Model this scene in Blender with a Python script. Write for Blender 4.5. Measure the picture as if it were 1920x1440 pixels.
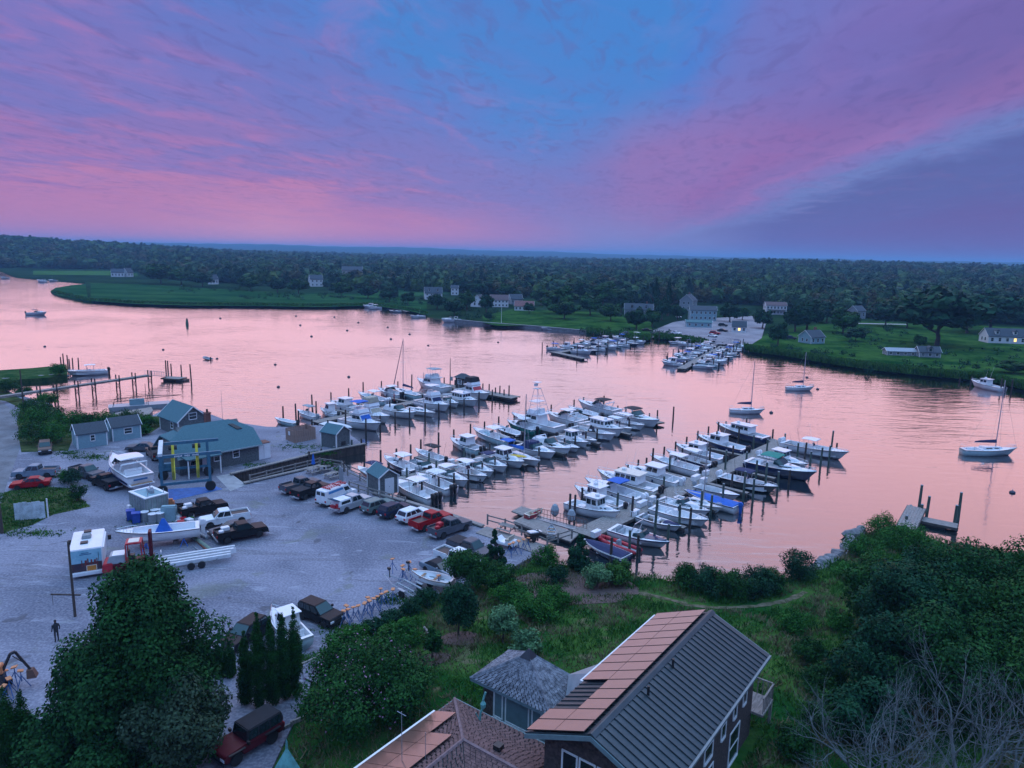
import bpy, bmesh, math, random
import numpy as np
from math import sin, cos, pi, radians, atan2, sqrt
from mathutils import Vector, Matrix
for o in list(bpy.data.objects): bpy.data.objects.remove(o)
SC = bpy.context.scene
COL = SC.collection
# ---------------------------------------------------------------- camera
FPX, CAMH = 1333.0, 31.0
PITCH, ROLL = math.atan((720-476)/FPX), math.atan(0.022)
_F = np.array([0, cos(PITCH), -sin(PITCH)]); _R0 = np.array([1., 0, 0]); _U0 = np.array([0, sin(PITCH), cos(PITCH)])
_R = _R0*cos(ROLL)+_U0*sin(ROLL); _U = -_R0*sin(ROLL)+_U0*cos(ROLL)
cam = bpy.data.cameras.new('camera'); camo = bpy.data.objects.new('camera', cam); COL.objects.link(camo)
cam.sensor_width = 36.0; cam.lens = 36.0*FPX/1920; cam.clip_start = 0.5; cam.clip_end = 40000
camo.matrix_world = Matrix(((_R[0], _U[0], -_F[0], 0), (_R[1], _U[1], -_F[1], 0), (_R[2], _U[2], -_F[2], CAMH), (0, 0, 0, 1)))
SC.camera = camo
def G(px, py, z=0.0):
    """point of the place at height z that the surveyed bearing (px,py) meets"""
    d = _F*FPX+_R*(px-960)+_U*(720-py); t = (z-CAMH)/d[2]
    return Vector((d[0]*t, d[1]*t, z))
def height_at(p, px, py):
    d = _F*FPX+_R*(px-960)+_U*(720-py)
    return CAMH+d[2]*(p.y/d[1])
def lin(c):
    return tuple((x/12.92 if x <= .04045 else ((x+.055)/1.055)**2.4) for x in (v/255. for v in c))
# ---------------------------------------------------------------- world
EXPO = 0.36
SKY_AZ = radians(8.1)
W = bpy.data.worlds.new('World'); SC.world = W; W.use_nodes = True
nt = W.node_tree; nt.nodes.clear()
def nn(tree, t, **k):
    n = tree.nodes.new(t)
    for a, b in k.items(): setattr(n, a, b)
    return n
def mth(tree, op, a, b=None, c=None, clamp=False):
    n = nn(tree, 'ShaderNodeMath', operation=op, use_clamp=clamp)
    for i, v in enumerate((a, b, c)):
        if v is None: continue
        if isinstance(v, (int, float)): n.inputs[i].default_value = v
        else: tree.links.new(v, n.inputs[i])
    return n.outputs[0]
def mapr(tree, v, a, b, c=0., d=1., smooth=True):
    n = nn(tree, 'ShaderNodeMapRange', interpolation_type='SMOOTHSTEP' if smooth else 'LINEAR')
    tree.links.new(v, n.inputs[0])
    for i, x in enumerate((a, b, c, d)): n.inputs[1+i].default_value = x
    return n.outputs[0]
def mixc(tree, f, a, b, blend='MIX'):
    n = nn(tree, 'ShaderNodeMix', data_type='RGBA', blend_type=blend)
    for s, v in ((n.inputs[0], f), (n.inputs[6], a), (n.inputs[7], b)):
        if isinstance(v, (int, float)): s.default_value = v
        elif isinstance(v, tuple): s.default_value = v if len(v) == 4 else v+(1,)
        else: tree.links.new(v, s)
    return n.outputs[2]
def ramp(tree, v, stops, interp='EASE'):
    n = nn(tree, 'ShaderNodeValToRGB'); cr = n.color_ramp; cr.interpolation = interp
    while len(cr.elements) < len(stops): cr.elements.new(0.5)
    for e, (p, c) in zip(cr.elements, stops): e.position = p; e.color = tuple(c)+(1,)
    tree.links.new(v, n.inputs[0]); return n.outputs[0]
def build_world():
    L = nt.links
    tc = nn(nt, 'ShaderNodeTexCoord'); d = tc.outputs['Generated']
    def dot(v):
        n = nn(nt, 'ShaderNodeVectorMath', operation='DOT_PRODUCT'); L.new(d, n.inputs[0]); n.inputs[1].default_value = v; return n.outputs['Value']
    s = dot((cos(SKY_AZ), -sin(SKY_AZ), 0)); t = dot((sin(SKY_AZ), cos(SKY_AZ), 0)); z = dot((0, 0, 1))
    zc = mth(nt, 'MAXIMUM', z, 0.012)
    zq = mth(nt, 'ADD', zc, 0.03)
    u = mth(nt, 'DIVIDE', s, zq); w = mth(nt, 'DIVIDE', t, zq)
    def plane(su, sw, off=0.):
        c = nn(nt, 'ShaderNodeCombineXYZ'); L.new(mth(nt, 'MULTIPLY', u, su), c.inputs[0]); L.new(mth(nt, 'MULTIPLY', w, sw), c.inputs[1]); c.inputs[2].default_value = off
        return c.outputs[0]
    def noise(vec, sc, det, rough=.55, dist=0.):
        n = nn(nt, 'ShaderNodeTexNoise'); L.new(vec, n.inputs['Vector']); n.inputs['Scale'].default_value = sc; n.inputs['Detail'].default_value = det
        n.inputs['Roughness'].default_value = rough; n.inputs['Distortion'].default_value = dist; return n.outputs[0]
    big = noise(plane(.55, .2, 3.1), 1.0, 3, .5, .4)
    fine = noise(plane(1.1, .5, 7.7), 2.3, 8, .62, .8)
    wisp = noise(plane(2.6, 1.0, 1.3), 3.0, 6, .6, 1.2)
    phi = mth(nt, 'DIVIDE', mth(nt, 'ARCTAN2', zc, s), pi)
    k = mth(nt, 'MULTIPLY', mth(nt, 'SUBTRACT', big, .5), .20)
    k2 = mth(nt, 'MULTIPLY', mth(nt, 'SUBTRACT', fine, .5), .10)
    edge = mapr(nt, phi, .10, .3, .36, 1.)
    ph = mth(nt, 'ADD', phi, mth(nt, 'MULTIPLY', mth(nt, 'ADD', k, k2), edge))
    C = lambda L_: [(p, lin(tuple(v*.95+g*.05 for v, g in zip(c, (122, 126, 190))))) for p, c in L_]
    hi = ramp(nt, ph, C([(0., (104, 96, 162)), (.10, (118, 112, 180)), (.145, (137, 106, 172)), (.19, (117, 102, 173)), (.25, (121, 109, 184)), (.32, (112, 121, 198)), (.40, (68, 131, 215)), (.45, (66, 135, 214)), (.76, (68, 135, 213)), (.815, (84, 130, 210)), (.86, (108, 122, 199)), (.885, (124, 120, 195)), (.93, (156, 123, 191)), (1., (180, 128, 186))]))
    mid = ramp(nt, ph, C([(0., (112, 98, 164)), (.035, (104, 95, 161)), (.062, (95, 103, 169)), (.082, (92, 103, 168)), (.103, (112, 130, 194)), (.122, (132, 122, 190)), (.14, (152, 116, 183)), (.155, (141, 111, 179)), (.20, (150, 108, 176)), (.26, (150, 114, 181)), (.33, (148, 116, 183)), (.46, (146, 117, 184)), (.60, (134, 119, 189)), (.74, (124, 121, 193)), (.80, (116, 123, 197)), (.86, (118, 121, 196)), (.91, (138, 120, 190)), (.945, (168, 122, 184)), (.97, (194, 130, 180)), (1., (194, 130, 178))]))
    hump = mth(nt, 'MULTIPLY', mth(nt, 'MULTIPLY', mapr(nt, phi, .38, .74), mapr(nt, phi, .76, .92, 1., 0.)), .045)
    hz = mapr(nt, mth(nt, 'ADD', mth(nt, 'ADD', z, hump), mth(nt, 'MULTIPLY', mth(nt, 'ADD', k, k2), .45)), .125, .235)
    col = mixc(nt, hz, mid, hi)
    # low band of afterglow above the horizon, pinker to the left of the bands' vanishing point
    low = ramp(nt, mapr(nt, s, -.75, .55, 0, 1, False), C([(0., (196, 130, 176)), (.12, (204, 133, 176)), (.23, (226, 152, 184)), (.33, (200, 130, 180)), (.48, (166, 128, 188)), (.575, (134, 137, 201)), (.66, (128, 132, 195)), (.73, (101, 101, 170)), (.9, (108, 96, 163)), (1., (116, 98, 162))]), 'LINEAR')
    lw = mapr(nt, mth(nt, 'ADD', z, mth(nt, 'MULTIPLY', k2, .35)), .005, .085, .95, 0.)
    col = mixc(nt, lw, col, low)
    # thin cirrus and mottled cloud
    mot = noise(plane(.9, .55, 12.), 1.6, 7, .6, .6)
    mm = mth(nt, 'MULTIPLY', mapr(nt, mot, .44, .62), mapr(nt, z, .03, .12))
    col = mixc(nt, mth(nt, 'MULTIPLY', mm, mapr(nt, ph, .5, .8, .10, .42)), col, lin((104, 124, 202)))
    cw = mth(nt, 'MULTIPLY', mapr(nt, fine, .50, .74), mapr(nt, z, .012, .07))
    cw = mth(nt, 'MULTIPLY', cw, mapr(nt, ph, .55, .95, .10, .30))
    col = mixc(nt, cw, col, lin((188, 126, 184)))
    dk = mth(nt, 'MULTIPLY', mapr(nt, wisp, .48, .68), .34)
    col = mixc(nt, mth(nt, 'MULTIPLY', dk, mapr(nt, z, .015, .07)), col, lin((100, 92, 160)))
    # overhead, above the view, the sky is brightened to pale blue as fill light
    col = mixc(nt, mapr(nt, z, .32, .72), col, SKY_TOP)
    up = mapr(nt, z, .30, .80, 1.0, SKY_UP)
    sky = nn(nt, 'ShaderNodeTexSky', sky_type='NISHITA'); sky.sun_disc = False; sky.sun_elevation = radians(1.5); sky.sun_rotation = SUN_AZ; sky.dust_density = 2.0
    bgn = nn(nt, 'ShaderNodeBackground'); L.new(sky.outputs[0], bgn.inputs[0]); bgn.inputs[1].default_value = .002
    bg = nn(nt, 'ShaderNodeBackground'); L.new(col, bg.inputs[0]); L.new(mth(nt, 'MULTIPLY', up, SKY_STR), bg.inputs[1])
    add = nn(nt, 'ShaderNodeAddShader'); L.new(bg.outputs[0], add.inputs[0]); L.new(bgn.outputs[0], add.inputs[1])
    out = nn(nt, 'ShaderNodeOutputWorld'); L.new(add.outputs[0], out.inputs[0])
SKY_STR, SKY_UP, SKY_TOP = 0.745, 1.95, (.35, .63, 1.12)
SUN_AZ, SUN_EL = radians(-5), radians(13)     # afterglow of the set sun, beyond the middle of the river
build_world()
sl = bpy.data.lights.new('sun', 'SUN'); sl.energy = 1.3; sl.angle = radians(104); sl.color = (1.0, .58, .37)
so = bpy.data.objects.new('sun', sl); COL.objects.link(so)
so.rotation_euler = Vector((-sin(SUN_AZ)*cos(SUN_EL), -cos(SUN_AZ)*cos(SUN_EL), -sin(SUN_EL))).to_track_quat('-Z', 'Y').to_euler()
vs = SC.view_settings; vs.view_transform = 'Standard'; vs.look = 'None'; vs.gamma = 1; vs.exposure = EXPO; vs.use_curve_mapping = False
cy = SC.cycles; cy.max_bounces = 8; cy.volume_bounces = 0; cy.transparent_max_bounces = 12; cy.sample_clamp_indirect = 4.0; cy.caustics_reflective = False; cy.caustics_refractive = False
# ---------------------------------------------------------------- materials
MATS = {}
def pm(name, col, rough=.6, metal=0., var=.12, scale=2.5, bump=0., bscale=30., coat=0., spec=.5, alpha=None, emit=None, srgb=False, col2=None, stretch=None):
    """one procedural material: base colour broken by two noises, optional fine relief"""
    if name in MATS: return MATS[name]
    m = bpy.data.materials.new(name); m.use_nodes = True; t = m.node_tree; b = t.nodes['Principled BSDF']
    if srgb: col = lin(col); col2 = lin(col2) if col2 else None
    tc = nn(t, 'ShaderNodeTexCoord'); vec = tc.outputs['Object']
    if stretch:
        mp = nn(t, 'ShaderNodeMapping'); t.links.new(vec, mp.inputs[0]); mp.inputs['Scale'].default_value = stretch; vec = mp.outputs[0]
    def nz(sc, det=4):
        n = nn(t, 'ShaderNodeTexNoise'); t.links.new(vec, n.inputs['Vector']); n.inputs['Scale'].default_value = sc; n.inputs['Detail'].default_value = det; return n.outputs[0]
    if var > 0 or col2:
        a = tuple(max(0, c*(1-var)) for c in col); c2 = col2 if col2 else tuple(min(1, c*(1+var)) for c in col)
        f = mapr(t, mth(t, 'ADD', mth(t, 'MULTIPLY', nz(scale), .65), mth(t, 'MULTIPLY', nz(scale*6.3, 3), .35)), .32, .68)
        t.links.new(mixc(t, f, a, c2), b.inputs['Base Color'])
    else: b.inputs['Base Color'].default_value = tuple(col)+(1,)
    b.inputs['Roughness'].default_value = rough; b.inputs['Metallic'].default_value = metal; b.inputs['Coat Weight'].default_value = coat
    b.inputs['Specular IOR Level'].default_value = spec
    if bump:
        bp = nn(t, 'ShaderNodeBump'); bp.inputs['Strength'].default_value = bump; bp.inputs['Distance'].default_value = .05
        t.links.new(nz(bscale), bp.inputs['Height']); t.links.new(bp.outputs[0], b.inputs['Normal'])
    if alpha is not None: b.inputs['Alpha'].default_value = alpha
    if emit: b.inputs['Emission Color'].default_value = tuple(emit[:3])+(1,); b.inputs['Emission Strength'].default_value = emit[3]
    MATS[name] = m; return m
# ---------------------------------------------------------------- mesh builder and things
class MB:
    def __init__(s): s.v = []; s.f = []
    def add(s, vs, fs):
        o = len(s.v); s.v += [tuple(p) for p in vs]; s.f += [tuple(i+o for i in q) for q in fs]; return s
    def box(s, c, d, rz=0., ry=0., tx=1., ty=1.):
        x, y, z = (k/2 for k in d); P = []
        for k, (a, b) in ((-1, (1, 1)), (1, (tx, ty))):
            for i, j in ((-1, -1), (1, -1), (1, 1), (-1, 1)): P.append(Vector((i*x*a, j*y*b, k*z)))
        M = Matrix.Rotation(rz, 3, 'Z') @ Matrix.Rotation(ry, 3, 'Y')
        C = Vector(c)
        return s.add([M @ p+C for p in P], [(3, 2, 1, 0), (4, 5, 6, 7), (0, 1, 5, 4), (1, 2, 6, 5), (2, 3, 7, 6), (3, 0, 4, 7)])
    def hexa(s, P):
        return s.add(P, [(3, 2, 1, 0), (4, 5, 6, 7), (0, 1, 5, 4), (1, 2, 6, 5), (2, 3, 7, 6), (3, 0, 4, 7)])
    def xz(s, prof, y0, y1):
        n = len(prof); P = [(x, y0, z) for x, z in prof]+[(x, y1, z) for x, z in prof]
        return s.add(P, [tuple(range(n)), tuple(range(2*n-1, n-1, -1))]+[(i, i+n, (i+1) % n+n, (i+1) % n) for i in range(n)])
    def yz(s, prof, x0, x1):
        n = len(prof); P = [(x0, y, z) for y, z in prof]+[(x1, y, z) for y, z in prof]
        return s.add(P, [tuple(range(n-1, -1, -1)), tuple(range(n, 2*n))]+[(i, (i+1) % n, (i+1) % n+n, i+n) for i in range(n)])
    def prism(s, poly, z0, z1):
        n = len(poly); P = [(x, y, z0) for x, y in poly]+[(x, y, z1) for x, y in poly]
        return s.add(P, [tuple(range(n-1, -1, -1)), tuple(range(n, 2*n))]+[(i, (i+1) % n, (i+1) % n+n, i+n) for i in range(n)])
    def tube(s, a, b, r0, r1=None, n=6, cap=True):
        r1 = r0 if r1 is None else r1; a = Vector(a); b = Vector(b); d = (b-a)
        if d.length < 1e-6: return s
        q = d.to_track_quat('Z', 'Y'); P = []
        for c, r in ((a, r0), (b, r1)):
            for i in range(n): P.append(c+q @ Vector((r*cos(2*pi*i/n), r*sin(2*pi*i/n), 0)))
        F = [(i, (i+1) % n, (i+1) % n+n, i+n) for i in range(n)]
        if cap: F += [tuple(range(n-1, -1, -1)), tuple(range(n, 2*n))]
        return s.add(P, F)
    def path(s, pts, r, n=5):
        for a, b in zip(pts[:-1], pts[1:]): s.tube(a, b, r, r, n)
        return s
    def lathe(s, prof, n=10, c=(0, 0, 0), axis='z'):
        P = []; m = len(prof)
        for r, h in prof:
            for i in range(n):
                a = 2*pi*i/n; p = (r*cos(a), r*sin(a), h)
                if axis == 'y': p = (p[0], h, p[1])
                if axis == 'x': p = (h, p[0], p[1])
                P.append((p[0]+c[0], p[1]+c[1], p[2]+c[2]))
        F = [(j*n+i, j*n+(i+1) % n, (j+1)*n+(i+1) % n, (j+1)*n+i) for j in range(m-1) for i in range(n)]
        if prof[0][0] > 1e-4: F.append(tuple(range(n-1, -1, -1)))
        if prof[-1][0] > 1e-4: F.append(tuple(range((m-1)*n, m*n)))
        return s.add(P, F)
    def loft(s, secs, close=False, cap0=False, cap1=False):
        n = len(secs[0]); P = [p for q in secs for p in q]; F = []
        for j in range(len(secs)-1):
            for i in range(n if close else n-1):
                k = (i+1) % n; F.append((j*n+i, j*n+k, (j+1)*n+k, (j+1)*n+i))
        if cap0: F.append(tuple(range(n-1, -1, -1)))
        if cap1: F.append(tuple(range((len(secs)-1)*n, len(secs)*n)))
        return s.add(P, F)
    def quad(s, *p): return s.add(p, [tuple(range(len(p)))])
    def pane(s, c, u0, u1, v0, v1, off=.012):
        """panel on the face c = (bl, br, tr, tl), set proud by off along the face normal"""
        a, b, d, e = (Vector(x) for x in c); nrm = (b-a).cross(e-a).normalized()*off
        P = []
        for u, v in ((u0, v0), (u1, v0), (u1, v1), (u0, v1)):
            P.append((a*(1-u)+b*u)*(1-v)+(e*(1-u)+d*u)*v+nrm)
        Q = [p-nrm*.9 for p in P]
        return s.add(Q+P, [(4, 5, 6, 7), (0, 1, 5, 4), (1, 2, 6, 5), (2, 3, 7, 6), (3, 0, 4, 7)])
    def mesh(s, name, mat, smooth=False, bevel=0., fix=True):
        me = bpy.data.meshes.new(name)
        me.from_pydata(s.v, [], s.f); 
        if bevel or fix:
            bm = bmesh.new(); bm.from_mesh(me)
            if fix: bmesh.ops.recalc_face_normals(bm, faces=bm.faces)
            if bevel:
                bmesh.ops.bevel(bm, geom=[e for e in bm.edges if e.is_manifold and e.calc_face_angle(0) > .5], offset=bevel, segments=2, affect='EDGES', clamp_overlap=True)
            bm.to_mesh(me); bm.free()
        if smooth: me.polygons.foreach_set('use_smooth', [True]*len(me.polygons))
        me.materials.append(mat); return me
def link(name, me, parent=None, loc=None, rz=None, sc=None):
    o = bpy.data.objects.new(name, me); COL.objects.link(o)
    if parent: o.parent = parent
    if loc is not None: o.location = loc
    if rz is not None: o.rotation_euler = (0, 0, rz)
    if sc is not None: o.scale = sc if hasattr(sc, '__len__') else (sc, sc, sc)
    return o
def tag(o, label, cat, group=None, kind=None):
    if label: o['label'] = label
    if cat: o['category'] = cat
    if group: o['group'] = group
    if kind: o['kind'] = kind
    return o
def thing(name, label, cat, loc=(0, 0, 0), rz=0., group=None, sc=None):
    return tag(link(name, None, None, loc, rz, sc), label, cat, group)
def part(name, mb, mat, parent, **k): return link(name, mb.mesh(name, mat, **k), parent)
def single(name, mb, mat, label, cat, loc=(0, 0, 0), rz=0., group=None, **k):
    return tag(link(name, mb.mesh(name, mat, **k), None, loc, rz), label, cat, group)
def struct(name, me):
    o = link(name, me); o['kind'] = 'structure'; return o
PROTO = {}
def proto(key, fn):
    """list of (name, mesh, location, children) built once and shared by all copies of a kind"""
    if key not in PROTO: PROTO[key] = fn()
    return PROTO[key]
def spawn(rows, parent):
    for nm, me, loc, kids in rows:
        o = link(nm, me, parent, loc)
        for kn, km, kl, _ in kids: link(kn, km, o, kl)
ORD = ['first', 'second', 'third', 'fourth', 'fifth', 'sixth', 'seventh', 'eighth', 'ninth', 'tenth', 'eleventh', 'twelfth', 'thirteenth', 'fourteenth', 'fifteenth', 'sixteenth', 'seventeenth', 'eighteenth', 'nineteenth', 'twentieth']
ORD += ['twenty-'+o for o in ORD[:9]]+['thirtieth']+['thirty-'+o for o in ORD[:9]]
def heading(a, b): return atan2(b.y-a.y, b.x-a.x)
# ---------------------------------------------------------------- palette
WHITE = pm('gelcoat_white', (.78, .79, .80), .28, var=.06, scale=1.2, coat=.3)
CREAM = pm('cream_gelcoat', (.70, .66, .56), .35, var=.08)
NAVY = pm('navy_paint', (.015, .025, .085), .25, var=.2, coat=.3)
TEALH = pm('pale_teal_hull', (.42, .60, .62), .28, var=.08, coat=.3)
GREYH = pm('grey_hull', (.32, .35, .38), .35, var=.1)
REDH = pm('red_hull', (.42, .02, .04), .28, var=.15, coat=.3)
BLACKH = pm('black_hull', (.014, .014, .018), .25, coat=.3)
GLASS = pm('tinted_glass', (.015, .028, .035), .06, var=0, spec=.9)
GLASSG = pm('green_glass', (.02, .06, .065), .1, var=.1, spec=.45)
ALU = pm('aluminium', (.55, .57, .60), .35, .8, var=.1)
STEEL = pm('galvanised_steel', (.36, .38, .40), .5, .6, var=.2, scale=5)
BLACK = pm('black_plastic', (.02, .02, .022), .45)
RUBBER = pm('tyre_rubber', (.018, .018, .02), .85)
CBLUE = pm('blue_canvas', (.015, .12, .48), .8, var=.15, bump=.2, bscale=12)
CNAVY = pm('navy_canvas', (.018, .028, .09), .85, var=.2, bump=.2, bscale=12)
CGREEN = pm('green_canvas', (.02, .22, .17), .85, var=.15)
CBLACK = pm('black_canvas', (.02, .02, .025), .85, var=.2)
CTAN = pm('tan_canvas', (.42, .38, .30), .85, var=.15, bump=.2, bscale=12)
CGREY = pm('grey_canvas', (.30, .34, .37), .85, var=.15, bump=.25, bscale=10)
CWHITE = pm('white_canvas', (.72, .73, .74), .75, var=.08, bump=.2, bscale=10)
REDP = pm('red_paint', (.45, .02, .035), .4, var=.15)
ORANGE = pm('orange_paint', (.58, .22, .09), .6, var=.2)
YELLOW = pm('yellow_paint', (.75, .48, .03), .45, var=.12)
WOOD = pm('weathered_wood', (.20, .18, .165), .85, var=.28, scale=2, col2=(.36, .33, .30), bump=.4, bscale=18, stretch=(1, 6, 1))
PILE = pm('creosote_piling', (.040, .030, .028), .9, var=.3, scale=1.2, col2=(.10, .075, .065), bump=.4, bscale=14, stretch=(3, 3, .5))
PILEG = pm('green_treated_piling', (.055, .09, .075), .9, var=.3, scale=1.2, col2=(.12, .16, .13), bump=.4, bscale=14, stretch=(3, 3, .5))
TEAK = pm('teak', (.30, .17, .09), .6, var=.2)
CEDAR = pm('cedar_board', (.30, .19, .15), .85, var=.25, col2=(.40, .27, .21), bump=.3, stretch=(5, 5, .6))
SHING = pm('wall_shingle', (.085, .10, .105), .9, var=.35, scale=6, col2=(.17, .19, .19), bump=.5, bscale=22)
SHINGD = pm('dark_wall_shingle', (.045, .032, .03), .9, var=.35, scale=6, col2=(.10, .075, .07), bump=.5, bscale=22)
ROOFT = pm('slate_green_shingle', (.070, .160, .185), .9, spec=.2, var=.18, scale=9, col2=(.105, .21, .235), bump=.5, bscale=26)
ROOFD = pm('dark_roof_shingle', (.055, .07, .085), .9, var=.25, scale=7, bump=.4, bscale=22)
TRIM = pm('white_trim', (.74, .76, .76), .55, var=.06)
CLAPW = pm('white_clapboard', (.66, .68, .68), .7, var=.07, scale=4)
CLAPB = pm('blue_grey_clapboard', (.22, .36, .40), .75, var=.1, scale=4)
CLAPG = pm('grey_clapboard', (.24, .27, .29), .75, var=.14, scale=4)
BRICK = pm('chimney_brick', (.20, .08, .06), .9, var=.3, scale=9)
BARK = pm('bark', (.075, .058, .048), .95, var=.35, scale=4, bump=.6, bscale=16, stretch=(3, 3, .6))
BARKG = pm('grey_bark', (.12, .14, .14), .95, var=.35, scale=5, bump=.6, bscale=16)
STONE = pm('stone', (.20, .20, .21), .9, var=.35, scale=2, bump=.8, bscale=7)
CONC = pm('concrete', (.30, .31, .32), .85, var=.2, scale=1.3, bump=.3, bscale=20)
def leafm(name, c, c2, rough=.62):
    m = pm(name, c, rough, var=.25, scale=.9, col2=c2, spec=.05); return m
L_MAPLE = leafm('maple_leaf', (0.008, 0.044, 0.015), (0.026, 0.104, 0.027))
L_OAK = leafm('oak_leaf', (0.009, 0.047, 0.013), (0.030, 0.111, 0.025))
L_DARK = leafm('dark_leaf', (0.007, 0.042, 0.021), (0.020, 0.083, 0.036))
L_SHRUB = leafm('shrub_leaf', (0.014, 0.086, 0.015), (0.050, 0.182, 0.029))
L_PALE = leafm('silver_leaf', (0.065, 0.163, 0.074), (0.150, 0.286, 0.126))
L_REED = leafm('reed_leaf', (0.020, 0.094, 0.017), (0.075, 0.182, 0.038))
L_CEDAR = leafm('arborvitae_leaf', (0.006, 0.039, 0.009), (0.020, 0.086, 0.018))
L_PINE = leafm('pine_needle', (0.006, 0.036, 0.019), (0.016, 0.068, 0.029))
L_BLOOM = leafm('pink_bloom', (.30, .13, .24), (.44, .26, .36))
# ---------------------------------------------------------------- polygons, sheets
def polypx(pts, z=1.2): return [tuple(G(x, y, z)[:2]) for x, y in pts]
def sd_poly(P, X, Y):
    P = np.array(P); n = len(P); d = np.full(X.shape, 1e18); ins = np.zeros(X.shape, bool)
    for i in range(n):
        a = P[i]; b = P[(i+1) % n]; e = b-a; w0 = X-a[0]; w1 = Y-a[1]
        t = np.clip((w0*e[0]+w1*e[1])/max(e@e, 1e-9), 0, 1); d = np.minimum(d, (w0-e[0]*t)**2+(w1-e[1]*t)**2)
        c = (a[1] > Y) != (b[1] > Y)
        with np.errstate(divide='ignore', invalid='ignore'): ins ^= c & (X < (b[0]-a[0])*(Y-a[1])/(b[1]-a[1])+a[0])
    d = np.sqrt(d); return np.where(ins, d, -d)
def sheet(name, pts, z, mat, kind='structure', skirt=0.):
    bm = bmesh.new(); vsx = [bm.verts.new((x, y, z)) for x, y in pts]; f = bm.faces.new(vsx)
    if f.calc_area() and f.normal.z < 0: f.normal_flip()
    f.normal_update()
    if f.normal.z < 0: f.normal_flip()
    if skirt:
        n = len(pts); lo = [bm.verts.new((x, y, z-skirt)) for x, y in pts]
        for i in range(n): bm.faces.new((vsx[i], vsx[(i+1) % n], lo[(i+1) % n], lo[i]))
    bmesh.ops.triangulate(bm, faces=[q for q in bm.faces if len(q.verts) > 4])
    bmesh.ops.recalc_face_normals(bm, faces=bm.faces)
    me = bpy.data.meshes.new(name); bm.to_mesh(me); bm.free(); me.materials.append(mat)
    o = link(name, me); o['kind'] = kind; return o
def npmesh(name, V, F, mat):
    """V (n,3) array, F (m,4) array"""
    me = bpy.data.meshes.new(name); me.vertices.add(len(V)); me.vertices.foreach_set('co', np.ascontiguousarray(V, dtype=np.float32).ravel())
    k = F.shape[1]; me.loops.add(F.size); me.loops.foreach_set('vertex_index', np.ascontiguousarray(F, dtype=np.int32).ravel())
    me.polygons.add(len(F)); me.polygons.foreach_set('loop_start', np.arange(0, F.size, k, dtype=np.int32))
    me.update(calc_edges=True); me.validate(); me.materials.append(mat); return me
def grid_mesh(name, X, Y, Z, mat, keep=None, smooth=True):
    r, c = X.shape; V = np.stack([X, Y, Z], -1).reshape(-1, 3); I = np.arange(r*c).reshape(r, c)
    F = np.stack([I[:-1, :-1], I[:-1, 1:], I[1:, 1:], I[1:, :-1]], -1).reshape(-1, 4)
    if keep is not None:
        kf = keep.reshape(-1)[F].any(1); F = F[kf]
    me = npmesh(name, V, F, mat)
    if smooth: me.polygons.foreach_set('use_smooth', np.ones(len(me.polygons), bool))
    return me
# ---------------------------------------------------------------- water
def water_material():
    m = bpy.data.materials.new('river_water'); m.use_nodes = True; t = m.node_tree; b = t.nodes['Principled BSDF']
    tc = nn(t, 'ShaderNodeTexCoord')
    def nz(sc, st, det, rz=0., dist=0.):
        mp = nn(t, 'ShaderNodeMapping'); t.links.new(tc.outputs['Object'], mp.inputs[0]); mp.inputs['Scale'].default_value = st; mp.inputs['Rotation'].default_value = (0, 0, rz)
        n = nn(t, 'ShaderNodeTexNoise'); t.links.new(mp.outputs[0], n.inputs['Vector']); n.inputs['Scale'].default_value = sc; n.inputs['Detail'].default_value = det; n.inputs['Distortion'].default_value = dist
        return n.outputs[0]
    a = nz(.55, (.35, 1.25, 1), 4, .18, .5); c = nz(.16, (.5, 1.2, 1), 2, -.25); e = nz(2.2, (.6, 1.1, 1), 2, .4)
    patch = mapr(t, nz(.018, (1, 1, 1), 3), .40, .62, .8, 2.3)
    h = mth(t, 'ADD', mth(t, 'MULTIPLY', a, 1.0), mth(t, 'ADD', mth(t, 'MULTIPLY', c, 1.2), mth(t, 'MULTIPLY', e, .14)))
    bp = nn(t, 'ShaderNodeBump'); bp.inputs['Distance'].default_value = .055; t.links.new(patch, bp.inputs['Strength']); t.links.new(h, bp.inputs['Height'])
    t.links.new(bp.outputs[0], b.inputs['Normal'])
    b.inputs['Base Color'].default_value = (.90, .77, .73, 1); b.inputs['Metallic'].default_value = WATER_METAL; b.inputs['Roughness'].default_value = .07
    b.inputs['IOR'].default_value = 1.45
    d = nn(t, 'ShaderNodeBsdfPrincipled'); d.inputs['Base Color'].default_value = (.012, .028, .034, 1); d.inputs['Roughness'].default_value = .05; d.inputs['IOR'].default_value = 1.33
    t.links.new(bp.outputs[0], d.inputs['Normal'])
    mx = nn(t, 'ShaderNodeMixShader'); lw_ = nn(t, 'ShaderNodeLayerWeight'); lw_.inputs[0].default_value = .5; t.links.new(mapr(t, lw_.outputs['Facing'], .52, .92, .34, .90), mx.inputs[0]); t.links.new(d.outputs[0], mx.inputs[1]); t.links.new(b.outputs[0], mx.inputs[2])
    t.links.new(mx.outputs[0], t.nodes['Material Output'].inputs['Surface']); return m
WATER_METAL, WATER_SHEEN = 1.0, .78
M_WATER = water_material()
struct('water', MB().quad((-9000, -400, 0), (9000, -400, 0), (9000, 14000, 0), (-9000, 14000, 0)).mesh('water', M_WATER))
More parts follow.
